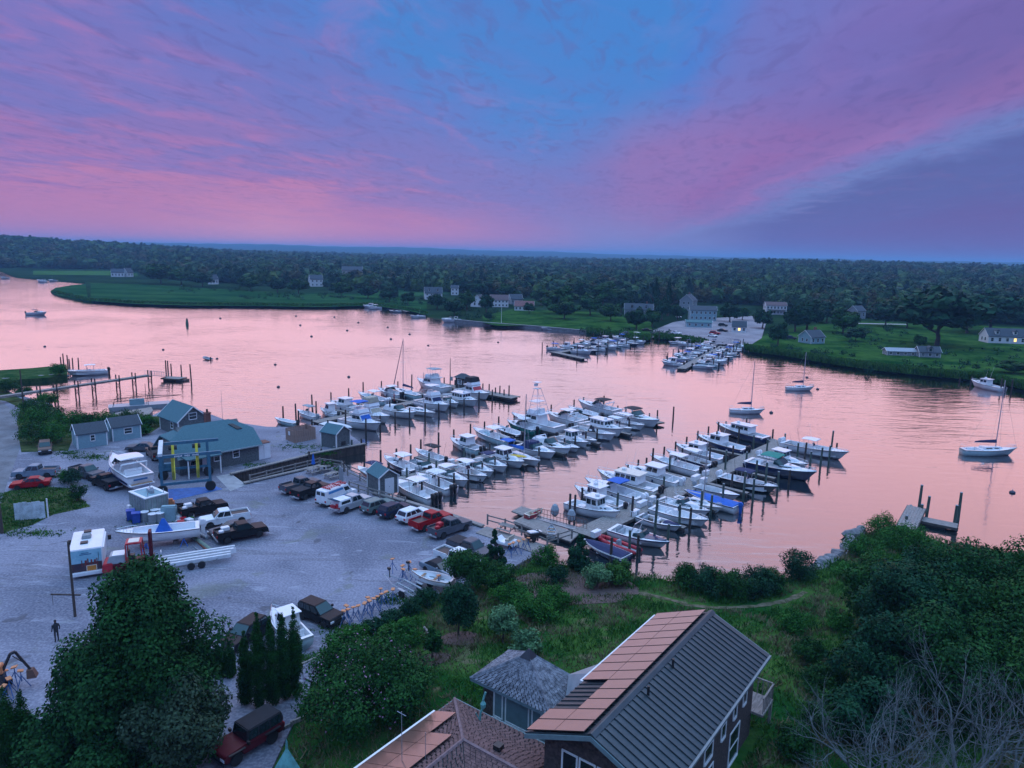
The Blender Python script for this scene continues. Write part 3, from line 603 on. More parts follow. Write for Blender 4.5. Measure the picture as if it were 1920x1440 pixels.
# ---------------------------------------------------------------- boats
def frustum(x0, x1, hw, z0, z1, rf=0., rb=0., ts=.88, hwf=None):
    """cabin block: 8 corners; rf / rb rake of front / back, hwf half width at the front"""
    hf = hw if hwf is None else hwf
    return [Vector(p) for p in ((x0, -hw, z0), (x1, -hf, z0), (x1, hf, z0), (x0, hw, z0), (x0+rb, -hw*ts, z1), (x1-rf, -hf*ts, z1), (x1-rf, hf*ts, z1), (x0+rb, hw*ts, z1))]
def faces_of(c): return dict(right=(c[0], c[1], c[5], c[4]), left=(c[2], c[3], c[7], c[6]), front=(c[1], c[2], c[6], c[5]), back=(c[3], c[0], c[4], c[7]), top=(c[4], c[5], c[6], c[7]))
def row(nm, mb, mat, kids=(), loc=None, **k): return (nm, mb.mesh(nm, mat, **k), loc, list(kids))
class Hull:
    def __init__(s, L, B, F, fine=2.3, shear=.35, tran=.92):
        s.L, s.B, s.F = L, B, F; s.fine, s.shear, s.tran = fine, shear, tran
    def b(s, t): return s.B/2*(1-max(0, (t-.42)/.58)**s.fine*.985)*(s.tran+(1-s.tran)*min(1, t/.35))
    def g(s, t): return s.F*(1+s.shear*t*t)
    def x(s, t, k=1.): return -s.L/2+s.L*t*(.86+.14*k)
    def shell(s, rub=.06):
        secs = []
        for i in range(15):
            t = (i/14)**.85; b, g = s.b(t), s.g(t); ch = b*(.88-.45*t**3); zc = .05*s.F+.25*s.F*t**3; zk = -.45*s.F*(1-t**5)
            hs = [(-b, g, 1), (-b*.5-ch*.5-(.04*b*(1-t)), (g+zc)*.52, .6), (-ch, zc, .25), (0, zk, 0), (ch, zc, .25), (b*.5+ch*.5+(.04*b*(1-t)), (g+zc)*.52, .6), (b, g, 1)]
            secs.append([(s.x(t, k), y, z) for y, z, k in hs])
        return MB().loft(secs, cap0=True)
    def rub(s, z=-.06, h=.07, o=.025):
        secs = []
        for i in range(15):
            t = (i/14)**.85; b, g = s.b(t)+o, s.g(t)+z; x = s.x(t)+o*t
            secs.append([(x, -b, g), (x, -b, g+h), (x, b, g+h), (x, b, g)])
        m = MB()
        for q in (0, 2): m.loft([[r[q], r[q+1]] for r in secs])
        return m
    def deck(s, tc=.62, side=.16, floor=.30, crown=.07, t0=.05):
        """gunwale caps, cockpit liner and foredeck in one moulding"""
        m = MB(); n = 10; P = []
        for i in range(n+1):
            t = t0+(tc-t0)*i/n; b, g = s.b(t), s.g(t); x = s.x(t); zf = s.F*floor
            P.append([(x, -b, g+.012), (x, -b+side, g+.012), (x, -b+side+.04, zf), (x, b-side-.04, zf), (x, b-side, g+.012), (x, b, g+.012)])
        m.loft(P)
        x0 = s.x(0); b0, g0 = s.b(0), s.g(0); a = P[0]; m.hexa([(x0, -b0, g0-.25), (a[0][0], -b0, g0-.25), (a[0][0], b0, g0-.25), (x0, b0, g0-.25), (x0, -b0, g0+.012), (a[0][0], -s.b(t0), g0+.012), (a[0][0], s.b(t0), g0+.012), (x0, b0, g0+.012)])
        m.quad(a[1], a[4], a[3], a[2]); e = P[-1]; m.quad(e[1], e[2], e[3], e[4])
        Q = []
        for i in range(9):
            t = tc+(1-tc)*i/8; b, g = s.b(t), s.g(t); x = s.x(t); Q.append([(x, -b, g+.012), (x, -b*.5, g+.012+crown*.8), (x, 0, g+.012+crown), (x, b*.5, g+.012+crown*.8), (x, b, g+.012)])
        m.loft(Q); m.quad(e[1], e[4], Q[0][3], Q[0][2], Q[0][1]); return m
    def rail(s, t0=.6, h=.42, r=.022, inset=.1):
        m = MB(); pts = {}
        for sg in (-1, 1):
            q = [Vector((s.x(t)-(.05 if t > .95 else 0), sg*max(.04, s.b(t)-inset), s.g(t)+h*min(1, (t-t0)/.08+.3))) for t in np.linspace(t0, .985, 7)]
            m.path(q, r, 4)
            for p, t in zip(q, np.linspace(t0, .985, 7)): m.tube((p.x, p.y, s.g(t)), p, r*.8, None, 4)
            pts[sg] = q
        m.tube(pts[-1][-1], pts[1][-1], r, None, 4); return m
def outboard(x, y, z, col, big=1.):
    c = MB(); k = big; P = [(-.32, 0), (-.36, .34), (-.22, .56), (.12, .60), (.24, .42), (.22, 0)]
    c.xz([(x+a*k, z+b*k) for a, b in P], y-.19*k, y+.19*k)
    leg = MB().hexa([(x-.20*k, y-.08, z-.95), (x+.10*k, y-.08, z-.95), (x+.10*k, y+.08, z-.95), (x-.20*k, y+.08, z-.95), (x-.24*k, y-.12, z), (x+.16*k, y-.12, z), (x+.16*k, y+.12, z), (x-.24*k, y+.12, z)])
    return ('outboard', c.mesh('outboard', col, bevel=.05), None, [('leg', leg.mesh('leg', col), None, [])])
def top_on_posts(x0, x1, hw, zt, zb, tmat, pmat=None, th=.07, name='t_top', posts=True, curve=.06):
    secs = []
    for i in range(7):
        u = i/6; x = x0+(x1-x0)*u; e = hw*(.93 if i in (0, 6) else 1); cz = zt+curve*sin(pi*u)
        secs.append([(x, -e, cz), (x, -e*.5, cz+curve), (x, 0, cz+curve*1.25), (x, e*.5, cz+curve), (x, e, cz), (x, e*.9, cz-th), (x, -e*.9, cz-th)])
    R = [row(name, MB().loft(secs, close=True, cap0=True, cap1=True), tmat, smooth=False)]
    if posts:
        for a, sg in ((.15, -1), (.15, 1), (.82, -1), (.82, 1)):
            x = x0+(x1-x0)*a; R.append(row('post', MB().tube((x+(.12 if a < .5 else -.12), sg*hw*.62, zb), (x, sg*hw*.82, zt), .032, None, 5), pmat or ALU))
    return R
def seat_row(x, z, hw=.5, mat=None): return row('seat', MB().box((x, 0, z+.30), (.42, hw*2, .6)).box((x-.16, 0, z+.72), (.10, hw*2, .35)), mat or WHITE, bevel=.04)
def windscreen(x, hw, z, h, rake=.3, mat=None):
    m = MB().hexa([(x-.05, -hw, z), (x+.25, -hw*.55, z), (x+.25, hw*.55, z), (x-.05, hw, z), (x-.05-rake, -hw*.86, z+h), (x+.2-rake, -hw*.5, z+h), (x+.2-rake, hw*.5, z+h), (x-.05-rake, hw*.86, z+h)])
    m.quad((x-.05, -hw, z), (x-.05-rake, -hw*.86, z+h), (x-1.0, -hw*.98, z+h*.75), (x-1.1, -hw, z)); m.quad((x-.05, hw, z), (x-.05-rake, hw*.86, z+h), (x-1.0, hw*.98, z+h*.75), (x-1.1, hw, z))
    return row('windscreen', m, mat or GLASSG)
def boat_cc(L=7.5, hull=None, top=None, eng=2, ecol=None, topname='t_top', rub=None, bare=False, cover=None, stripe=None, deckm=None):
    def mk():
        H = Hull(L, .335*L if L < 9 else .31*L, .085*L+.28); zf = H.F*.3; R = [row('hull', H.shell(), hull or WHITE, [('rub_rail', H.rub().mesh('rub_rail', rub or BLACK), None, [])], smooth=True), row('deck', H.deck(.80 if L < 8.5 else .76), deckm or WHITE)]
        if stripe: R[0][3].append(('boot_stripe', H.rub(-H.F*.62, .16, .012).mesh('boot_stripe', stripe), None, []))
        if not bare:
            R.append(row('console', MB().hexa(frustum(-.04*L-.5, -.04*L+.55, .42, zf, zf+1.12, .35, .05, .85)), WHITE, [('windshield', MB().pane((Vector((-.04*L+.28, -.36, zf+1.1)), Vector((-.04*L+.28, .36, zf+1.1)), Vector((-.04*L+.05, .33, zf+1.55)), Vector((-.04*L+.05, -.33, zf+1.55))), 0, 1, 0, 1, .02).mesh('windshield', GLASS), None, [])], bevel=.05))
            R.append(seat_row(-.04*L-1.2, zf)); R.append(row('bow_seat', MB().hexa(frustum(.19*L, .33*L, H.b(.70)*.62, zf, zf+.42, 0, 0, 1, H.b(.84)*.5)), deckm or WHITE, bevel=.03))
            if top: R += top_on_posts(-.04*L-1.5, -.04*L+.85, .30*H.B+.15, zf+2.15, zf+.05, top, name=topname)
        if cover: R.append(row('console_cover', MB().hexa(frustum(-.04*L-1.0, -.04*L+.7, .6, zf+.1, zf+1.75, .75, .7, .15)), cover, bevel=.05))
        for k in range(eng):
            R.append(outboard(-L/2-.28, (k-(eng-1)/2)*.55, H.F*.95, ecol or BLACK, .9+.02*L))
        if L > 7: R.append(row('bow_rail', H.rail(.74, .28), ALU))
        if not bare: R.append(row('antenna', MB().tube((-.04*L-.3, .5, zf+1.1), (-.04*L-1.1, .6, zf+4.6), .022, .012, 3), WHITE)); R.append(row('fishing_rod', MB().tube((-.30*L, -H.B*.42, H.F), (-.36*L, -H.B*.5, H.F+2.3), .016, None, 3).tube((-.30*L, H.B*.42, H.F), (-.37*L, H.B*.52, H.F+2.2), .016, None, 3), BLACK))
        return R
    return proto(('cc', L, hull, top, eng, ecol, topname, rub, bare, cover, stripe, deckm), mk)
def boat_wa(L=7.2, hull=None, top=None, eng=1, ecol=None, hard=False, glass=None, canvas=None, stripe=None, rail=True):
    """walkaround or cuddy: low trunk cabin forward, windscreen, cockpit aft"""
    def mk():
        H = Hull(L, .35*L, .095*L+.28); g = H.g(.65); zf = H.F*.3
        R = [row('hull', H.shell(), hull or WHITE, [('rub_rail', H.rub().mesh('rub_rail', BLACK if not stripe else stripe), None, [])], smooth=True), row('deck', H.deck(.52), WHITE)]
        tr = frustum(.02*L, .36*L, H.b(.55)*.80, H.g(.6)+.02, H.g(.6)+.48, .85, 0, .82, H.b(.85)*.45); m = MB(); fc = faces_of(tr)
        for q in ('left', 'right'): m.pane(fc[q], .15, .55, .3, .78, .015)
        R.append(row('cuddy_cabin', MB().hexa(tr), WHITE, [('window', m.mesh('window', GLASS), None, [])], bevel=.06))
        if hard:
            c = frustum(-.17*L, .08*L, H.b(.4)*.74, H.g(.5)+.1, zf+2.15, .42, .0, .84); m = MB(); fc = faces_of(c)
            for q in ('left', 'right'): m.pane(fc[q], .10, .50, .38, .88, .015).pane(fc[q], .55, .93, .38, .86, .015)
            m.pane(fc['front'], .06, .48, .42, .90, .015).pane(fc['front'], .52, .94, .42, .90, .015)
            R.append(row('wheelhouse', MB().hexa(c), WHITE, [('window', m.mesh('window', glass or GLASS), None, []), ('hardtop', MB().box((-.07*L, 0, zf+2.2), (.30*L, H.b(.4)*1.5, .09)).mesh('hardtop', WHITE, bevel=.03), None, [])]))
        else:
            R.append(windscreen(.06*L, H.b(.5)*.82, H.g(.6)+.2, .62, .42, glass))
            if top: R += top_on_posts(-.20*L, .03*L, H.b(.4)*.80, zf+2.1, zf+.8, top, name='bimini_top')
        if canvas: R.append(row('canvas_enclosure', MB().hexa(frustum(-.34*L, .04*L, H.b(.35)*.82, H.g(.3), zf+1.9, .6, .9, .7)), canvas, bevel=.06))
        R.append(seat_row(-.30*L, zf, H.B*.3))
        for k in range(eng): R.append(outboard(-L/2-.28, (k-(eng-1)/2)*.58, H.F*.95, ecol or BLACK, .9+.02*L))
        if rail: R.append(row('bow_rail', H.rail(.56, .40), ALU))
        R.append(row('antenna', MB().tube((-.10*L, -H.B*.3, zf+1.6), (-.16*L, -H.B*.33, zf+4.4), .022, .012, 3), WHITE)); R.append(row('fender', MB().lathe([(0, -.32), (.12, -.25), (.13, .2), (0, .32)], 7, (-.12*L, H.b(.4)+.12, H.F*.6)), NAVY if L > 7 else WHITE))
        return R
    return proto(('wa', L, hull, top, eng, ecol, hard, glass, canvas, stripe, rail), mk)
def boat_ex(L=9.5, hull=None, top=None, stripe=None, glass=None, arch=True, topc=None):
    """express cruiser: long raised foredeck, raked screen, arch or canvas, swim platform"""
    def mk():
        H = Hull(L, .33*L, .105*L+.25, 2.0); g = H.g(.6); zf = H.F*.55
        R = [row('hull', H.shell(), hull or WHITE, [('rub_rail', H.rub().mesh('rub_rail', stripe or BLACK), None, [])], smooth=True), row('deck', H.deck(.50, .2, .55, .2), WHITE)]
        tr = frustum(-.02*L, .38*L, H.b(.52)*.86, g+.02, g+.45, 1.3, 0, .8, H.b(.85)*.5); m = MB(); fc = faces_of(tr)
        for q in ('left', 'right'): m.pane(fc[q], .08, .62, .28, .72, .015)
        m.add([(.12*L, -.25, g+.47), (.18*L, -.25, g+.43), (.18*L, .25, g+.43), (.12*L, .25, g+.47)], [(0, 1, 2, 3)])
        R.append(row('trunk_cabin', MB().hexa(tr), WHITE, [('window', m.mesh('window', GLASS), None, [])], bevel=.1))
        R.append(windscreen(.05*L, H.b(.5)*.88, g+.40, .72, .75, glass))
        if top: R += top_on_posts(-.26*L, .0, H.b(.4)*.86, zf+2.15, g+.3, top, name='hardtop' if top is WHITE else 'canvas_top', th=.09)
        if arch: R.append(row('radar_arch', MB().path([(-.26*L, -H.b(.3)*.92, g), (-.31*L, -H.b(.3)*.85, zf+1.7), (-.31*L, H.b(.3)*.85, zf+1.7), (-.26*L, H.b(.3)*.92, g)], .09, 6), WHITE))
        if topc: R.append(row('cockpit_cover', MB().hexa(frustum(-.47*L, -.18*L, H.b(.2)*.9, H.g(.1), zf+1.4, .4, .5, .75)), topc, bevel=.08))
        R.append(seat_row(-.24*L, zf, H.B*.3)); R.append(row('swim_platform', MB().box((-L/2-.35, 0, .32), (.75, H.B*.82, .1)), WHITE, [('teak_mat', MB().box((-L/2-.35, 0, .40), (.55, H.B*.7, .03)).mesh('teak_mat', TEAK), None, [])], bevel=.03))
        R.append(row('bow_rail', H.rail(.48, .5), ALU)); return R
    return proto(('ex', L, hull, top, stripe, glass, arch, topc), mk)
def boat_fb(L=10.5, hull=None, bim=None, shade=None, tower=False, outr=True, canvas=None, mast=0.):
    """flybridge cruiser: deckhouse with windows, bridge above it, bimini or tower"""
    def mk():
        H = Hull(L, .335*L, .11*L+.2, 2.1); g = H.g(.5); zf = H.F*.35; R = [row('hull', H.shell(), hull or WHITE, [('rub_rail', H.rub().mesh('rub_rail', BLACK), None, [])], smooth=True), row('deck', H.deck(.36, .2, .35, .16), WHITE)]
        c = frustum(-.15*L, .16*L, H.b(.45)*.80, g+.02, g+1.35, .95, .1, .88); fc = faces_of(c); m = MB()
        for q in ('left', 'right'): m.pane(fc[q], .08, .48, .38, .82, .015).pane(fc[q], .52, .90, .38, .80, .015)
        kids = [('window', m.mesh('window', GLASS), None, []), ('windscreen', MB().pane(fc['front'], .05, .95, .25, .85, .02).mesh('windscreen', shade or GLASS), None, [])]
        R.append(row('deckhouse', MB().hexa(c), WHITE, kids, bevel=.06))
        tr = frustum(.12*L, .40*L, H.b(.62)*.74, H.g(.7)+.02, H.g(.7)+.34, .9, 0, .8, H.b(.88)*.4); R.append(row('trunk_cabin', MB().hexa(tr), WHITE, bevel=.06))
        z = g+1.37; R.append(row('flybridge', MB().hexa(frustum(-.20*L, .07*L, H.b(.4)*.82, z, z+.16, .1, 0, 1)).hexa(frustum(-.10*L, .08*L, H.b(.4)*.78, z+.16, z+.80, .35, .1, .9)), WHITE, [('helm_seat', MB().box((-.12*L, 0, z+.6), (.5, 1.2, .9)).mesh('helm_seat', WHITE, bevel=.04), None, [])], bevel=.05))
        if bim: R += top_on_posts(-.20*L, .05*L, H.b(.4)*.80, z+2.05, z+.2, bim, name='bimini_top')
        if canvas: R.append(row('bridge_canvas', MB().hexa(frustum(-.17*L, .06*L, H.b(.4)*.80, z+.75, z+1.75, .25, .2, .85)), canvas, bevel=.1))
        if tower:
            T = MB(); zt = z+2.2
            for sx in (-.16, .02):
                for sg in (-1, 1): T.path([(sx*L, sg*H.b(.4)*.85, z), (sx*L*.7, sg*H.b(.4)*.6, zt), (sx*L*.35, sg*.45, zt+2.3)], .04, 5)
            for q in (.35, .7, 1.): T.path([(a*L*(1-.65*q)-.0, b*(H.b(.4)*.85*(1-q)+.45*q), z+4.5*q) for a, b in ((-.16, -1), (.02, -1), (.02, 1), (-.16, 1), (-.16, -1))], .03, 4)
            R.append(row('tuna_tower', T, ALU, [('tower_platform', MB().box((-.02*L, 0, zt), (1.9, H.b(.4)*1.25, .08)).box((-.01*L, 0, zt+2.25), (1.1, 1.1, .07)).box((.01*L, 0, zt+2.9), (.35, .7, .5)).mesh('tower_platform', WHITE), None, []), ('tower_top', MB().box((-.01*L, 0, zt+3.4), (1.2, 1.2, .06)).mesh('tower_top', WHITE), None, [])]))
        if outr: R.append(row('outrigger', MB().tube((-.05*L, -H.b(.4), g+1), (-.42*L, -H.b(.4)-1.6, g+4.6), .03, .012, 4).tube((-.05*L, H.b(.4), g+1), (-.42*L, H.b(.4)+1.6, g+4.6), .03, .012, 4), ALU))
        if mast: R.append(row('mast', MB().tube((-.12*L, 0, z), (-.12*L, 0, z+mast), .05, .03, 5), ALU))
        R.append(row('bow_rail', H.rail(.5, .55), ALU)); return R
    return proto(('fb', L, hull, bim, shade, tower, outr, canvas, mast), mk)
def boat_de(L=9., hull=None, roof=None, long=False, outb=0, stripe=None, house=None, mast=0.):
    """downeast or pilothouse workboat: upright house forward of a long open cockpit"""
    def mk():
        H = Hull(L, .34*L, .095*L+.25, 2.2, .55); zf = H.F*.35; g = H.g(.62); R = [row('hull', H.shell(), hull or WHITE, [('rub_rail', H.rub().mesh('rub_rail', stripe or TEAK), None, [])], smooth=True), row('deck', H.deck(.48, .16, .35, .1), WHITE)]
        x0 = -.22*L if long else -.08*L; c = frustum(x0, .16*L, H.b(.5)*.76, H.g(.45)+.02, zf+2.15, .22, 0, .90); fc = faces_of(c); m = MB(); k = 4 if long else 2
        for q in ('left', 'right'):
            for i in range(k): m.pane(fc[q], .06+.9*i/k, .06+.9*(i+.82)/k, .42, .86, .015)
        for i in range(3): m.pane(fc['front'], .05+.305*i, .05+.305*i+.27, .42, .88, .015)
        R.append(row('pilothouse', MB().hexa(c), house or WHITE, [('window', m.mesh('window', GLASS), None, []), ('roof', MB().box(((x0+.14*L)/2-.1, 0, zf+2.2), (.16*L-x0+.3, H.b(.5)*1.56, .08)).mesh('roof', roof or WHITE, bevel=.03), None, [])], bevel=.03))
        tr = frustum(.14*L, .40*L, H.b(.64)*.72, H.g(.72)+.02, H.g(.72)+.42, .5, 0, .85, H.b(.9)*.45); m2 = MB(); f2 = faces_of(tr)
        for q in ('left', 'right'): m2.pane(f2[q], .15, .3, .35, .7, .015).pane(f2[q], .45, .6, .35, .7, .015)
        R.append(row('trunk_cabin', MB().hexa(tr), house or WHITE, [('porthole', m2.mesh('porthole', GLASS), None, [])], bevel=.06)); R.append(row('bow_rail', H.rail(.5, .45), ALU))
        R.append(row('antenna', MB().tube((-.02*L, -.5, zf+2.2), (-.10*L, -.55, zf+5.4), .025, .012, 3).tube((.03*L, .5, zf+2.2), (-.02*L, .55, zf+4.6), .022, .012, 3), WHITE)); R.append(row('radar_dome', MB().lathe([(.30, zf+2.3), (.30, zf+2.5), (.15, zf+2.58), (0, zf+2.58)], 10, (.06*L, 0, 0)), WHITE)); R.append(row('engine_box', MB().box((-.22*L if not long else -.34*L, 0, zf+.3), (1.0, 1.0, .6)), WHITE, bevel=.04))
        if mast: R.append(row('mast', MB().tube((-.02*L, 0, zf+2.2), (-.02*L, 0, zf+2.2+mast), .05, .03, 5), ALU))
        for q in range(outb): R.append(outboard(-L/2-.28, (q-(outb-1)/2)*.58, H.F*.95, BLACK, 1.0))
        return R
    return proto(('de', L, hull, roof, long, outb, stripe, house, mast), mk)
def boat_sail(L=8., hull=None, mast=9., sail=None, bim=None, furl=False, boomr=True):
    def mk():
        H = Hull(L, .30*L, .075*L+.30, 1.7, .28, .62); g = H.g(.5); R = [row('hull', H.shell(), hull or WHITE, [('rub_rail', H.rub().mesh('rub_rail', TEAK), None, [])], smooth=True), row('deck', H.deck(.30, .28, .5, .08), WHITE)]
        tr = frustum(-.16*L, .24*L, H.b(.45)*.58, g, g+.42, .5, .05, .82, H.b(.75)*.42); fc = faces_of(tr); m = MB()
        for q in ('left', 'right'): m.pane(fc[q], .1, .42, .35, .72, .015).pane(fc[q], .55, .78, .35, .70, .015)
        R.append(row('trunk_cabin', MB().hexa(tr), WHITE, [('window', m.mesh('window', GLASS), None, [])], bevel=.05))
        mx = .10*L; R.append(row('mast', MB().tube((mx, 0, g+.3), (mx, 0, g+mast), .085, .06, 6).tube((mx, -.75, g+mast*.55), (mx, .75, g+mast*.55), .03, None, 4), ALU))
        st = MB(); 
        for a in ((L/2-.1, 0, H.g(1)), (-L/2+.15, 0, H.g(0)), (mx-.1, H.b(.6)-.1, g), (mx-.1, -H.b(.6)+.1, g)): st.tube(a, (mx, 0, g+mast*.98), .014, None, 3)
        R.append(row('stay', st, STEEL))
        R.append(row('boom', MB().tube((mx, 0, g+1.15), (mx-.40*L, 0, g+1.1), .06, None, 6), ALU, [('sail_cover', MB().loft([[(mx-.02-x, sx*w, g+1.15+sz*w*1.6) for sx, sz in ((-1, 0), (-.6, .7), (0, 1.3), (.6, .7), (1, 0), (0, -.4))] for x, w in ((0, .22), (.1*L, .20), (.3*L, .14), (.39*L, .07))], True, True, True).mesh('sail_cover', sail or CNAVY), None, [])] if sail is not False else []))
        if furl: R.append(row('furled_jib', MB().tube((L/2-.2, 0, H.g(1)+.3), (mx+.1, 0, g+mast*.95), .10, .05, 6), CNAVY))
        if bim: R += top_on_posts(-.42*L, -.2*L, H.b(.2)*.85, g+1.9, g, bim, name='bimini_top')
        R.append(row('pushpit_rail', MB().path([(-L/2+.9, -H.b(.1)+.05, g+.55), (-L/2+.1, -H.b(0)+.1, g+.55), (-L/2+.1, H.b(0)-.1, g+.55), (-L/2+.9, H.b(.1)-.05, g+.55)], .02, 4).tube((-L/2+.1, -H.b(0)+.1, g), (-L/2+.1, -H.b(0)+.1, g+.55), .02, None, 4).tube((-L/2+.1, H.b(0)-.1, g), (-L/2+.1, H.b(0)-.1, g+.55), .02, None, 4), ALU))
        R.append(row('bow_rail', H.rail(.82, .5), ALU)); return R
    return proto(('sail', L, hull, mast, sail, bim, furl), mk)
def boat_run(L=6., hull=None, cover=None, eng=1, ecol=None, stripe=None, glass=True, bowcover=None, full=False, tower=False):
    """open runabout or bowrider, optionally under a cover"""
    def mk():
        H = Hull(L, .37*L, .08*L+.28, 2.0, .22); zf = H.F*.3; g = H.g(.5); R = [row('hull', H.shell(), hull or WHITE, [('rub_rail', H.rub(-.10, .11).mesh('rub_rail', stripe or BLACK), None, [])], smooth=True), row('deck', H.deck(.60), WHITE)]
        if cover:
            a, b = (.02, .95) if full else (.06, .62); S = []
            for i in range(8):
                t = a+(b-a)*i/7; y = H.b(t)*.95; k = .30*sin(pi*(i+.6)/8.2)
                S.append([(H.x(t), -y, H.g(t)+.03), (H.x(t), -y*.45, H.g(t)+.06+k*.8), (H.x(t), 0, H.g(t)+.08+k), (H.x(t), y*.45, H.g(t)+.06+k*.8), (H.x(t), y, H.g(t)+.03)])
            R.append(row('boat_cover', MB().loft(S, cap0=True, cap1=True), cover))
        else:
            if glass: R.append(windscreen(.10*L, H.b(.55)*.85, g+.05, .5, .35))
            R.append(seat_row(-.06*L, zf, H.B*.3)); R.append(seat_row(-.34*L, zf, H.B*.3, CGREY))
        if bowcover: R.append(row('bow_cover', MB().loft([[(H.x(t), -H.b(t)*.7, H.g(t)+.1), (H.x(t), 0, H.g(t)+.2), (H.x(t), H.b(t)*.7, H.g(t)+.1)] for t in np.linspace(.62, .96, 5)]), bowcover))
        if tower: R.append(row('wake_tower', MB().path([(-.1*L, -H.b(.4)*.9, g), (-.02*L, -H.b(.4)*.8, g+1.5), (-.02*L, H.b(.4)*.8, g+1.5), (-.1*L, H.b(.4)*.9, g)], .05, 5), ALU))
        for k in range(eng): R.append(outboard(-L/2-.28, (k-(eng-1)/2)*.55, H.F*.95, ecol or BLACK, .95))
        return R
    return proto(('run', L, hull, cover, eng, ecol, stripe, glass, bowcover, full, tower), mk)
def boat_rib(L=4.2, col=None, console=True):
    def mk():
        pts = [(-L/2, -.62, .32), (L*.15, -.66, .36), (L*.36, -.45, .44), (L/2, 0, .52), (L*.36, .45, .44), (L*.15, .66, .36), (-L/2, .62, .32)]; m = MB().path(pts, .23, 8)
        for p in pts: m.lathe([(.0, -.23), (.16, -.16), (.23, 0), (.16, .16), (.0, .23)], 8, p)
        R = [row('tube', m, col or REDP, smooth=True), row('floor', MB().prism([(-L/2, -.5), (L*.2, -.5), (L*.42, 0), (L*.2, .5), (-L/2, .5)], .12, .22), CGREY)]
        if console: R.append(row('console', MB().box((-.2, 0, .55), (.5, .6, .75), tx=.7), CGREY, bevel=.08))
        R.append(outboard(-L/2-.2, 0, .5, BLACK, .7)); return R
    return proto(('rib', L, col, console), mk)
def boat_skiff(L=3.6, hull=None, inner=None):
    def mk():
        H = Hull(L, .4*L, .5, 1.8, .3, .8); return [row('hull', H.shell(), hull or WHITE, [('gunwale', H.rub(-.05, .07).mesh('gunwale', TEAK), None, [])], smooth=True), row('liner', H.deck(.97, .06, .15, .01), inner or WHITE), row('thwart', MB().box((-.1*L, 0, .36), (.25, .36*L, .04)), TEAK), row('thwart', MB().box((.22*L, 0, .38), (.22, .28*L, .04)), TEAK)]
    return proto(('skiff', L, hull, inner), mk)
BOATN = {}
def put_boat(rows, label, bow, stern, name='motor_boat', z=0., group=None, at=.6, cat='boat', sc=1.):
    a = G(*stern, z+at); b = G(*bow, z+at); p = (a+b)/2; p.z = z
    t = thing(name, label, cat, p, heading(a, b), group, None if sc == 1 else sc); spawn(rows, t); return t
# ---------------------------------------------------------------- docks
DOCKDIR = {}
def dock(name, label, a, b, w, z=.62, boards=8, shore_ext=0., fascia=True, group='marina docks', mat=None, raw=False):
    A = a if raw else G(*a, z); Bq = b if raw else G(*b, z); d = (Bq-A); d.z = 0; L = d.length; d.normalize(); n = Vector((-d.y, d.x, 0))
    t = thing(name, label, 'dock', A, atan2(d.y, d.x), group)
    mb = MB(); seg = 4.9; bw = w/boards; rng = random.Random(name+label)
    for k in range(int(L//seg)+1):
        x0 = k*seg; x1 = min(L, x0+seg)-.02
        if x1-x0 < .1: continue
        for j in range(boards): mb.box(((x0+x1)/2, -w/2+bw*(j+.5), -.03+rng.uniform(-.006, .006)), (x1-x0, bw-.025, .05))
    o = part('decking', mb, mat or WOOD, t, fix=False); o['kind'] = 'stuff'
    fr = MB()
    for s in (-1, 1): fr.box((L/2, s*(w/2+.03), -.16), (L, .07, .30))
    for x in np.arange(.3, L, 2.4): fr.box((x, 0, -.20), (.15, w, .2))
    part('frame', fr, pm('dock_timber', (.10, .085, .075), .9, var=.3, bump=.3), t)
    if z < 1.0:
        fl = MB()
        for x in np.arange(1.5, L, 3.2): fl.box((x, 0, -.5), (2.2, w*.8, .45))
        part('float', fl, BLACK, t)
    return A, d, n, L
DK = {}
for k, nm, a, b, w in (('A', 'left', (590, 791), (872, 733), 2.0), ('B', 'middle', (712, 909), (1188, 782), 2.2), ('C', 'right', (1092, 1001), (1462, 831), 2.9), ('D', 'far', (1225, 631), (1042, 661), 2.2), ('E', 'far right', (1365, 644), (1277, 691), 2.4)):
    DK[k] = (nm,)+dock('dock', f'long weathered plank walkway of the {nm} marina dock', a, b, w)
dock('cross_pier', 'wide dark cross pier at the end of the left dock', (806, 717), (967, 745), 3.2, .8)
dock('cross_pier', 'short grey cross float at the end of the middle dock', (1182, 778), (1238, 793), 2.2)
dock('cross_pier', 'cross float at the end of the right dock', (1440, 823), (1490, 838), 2.0)
dock('cross_pier', 'cross float at the end of the far dock', (1036, 659), (1096, 672), 2.2)
def side_of(k, p):
    nm, A, d, n, L = DK[k]; v = p-A; return (v.x*d.x+v.y*d.y, 'left' if v.x*n.x+v.y*n.y > 0 else 'right')
# finger piers
for k, us in (('A', (9, 16, 24, 32)), ('B', (12, 21, 30, 39, 48)), ('C', (10, 18, 27, 36, 44))):
    nm, A, d, n, L = DK[k]
    for i, u in enumerate(us):
        for s, sd in ((1, 'left'), (-1, 'right')):
            p = A+d*u+n*s*1.2; dock('finger_pier', f'{ORD[i]} narrow finger pier from shore, {sd} side of the {nm} dock', p, p+n*s*6.0, .75, .58, 3, group='finger piers', raw=True)
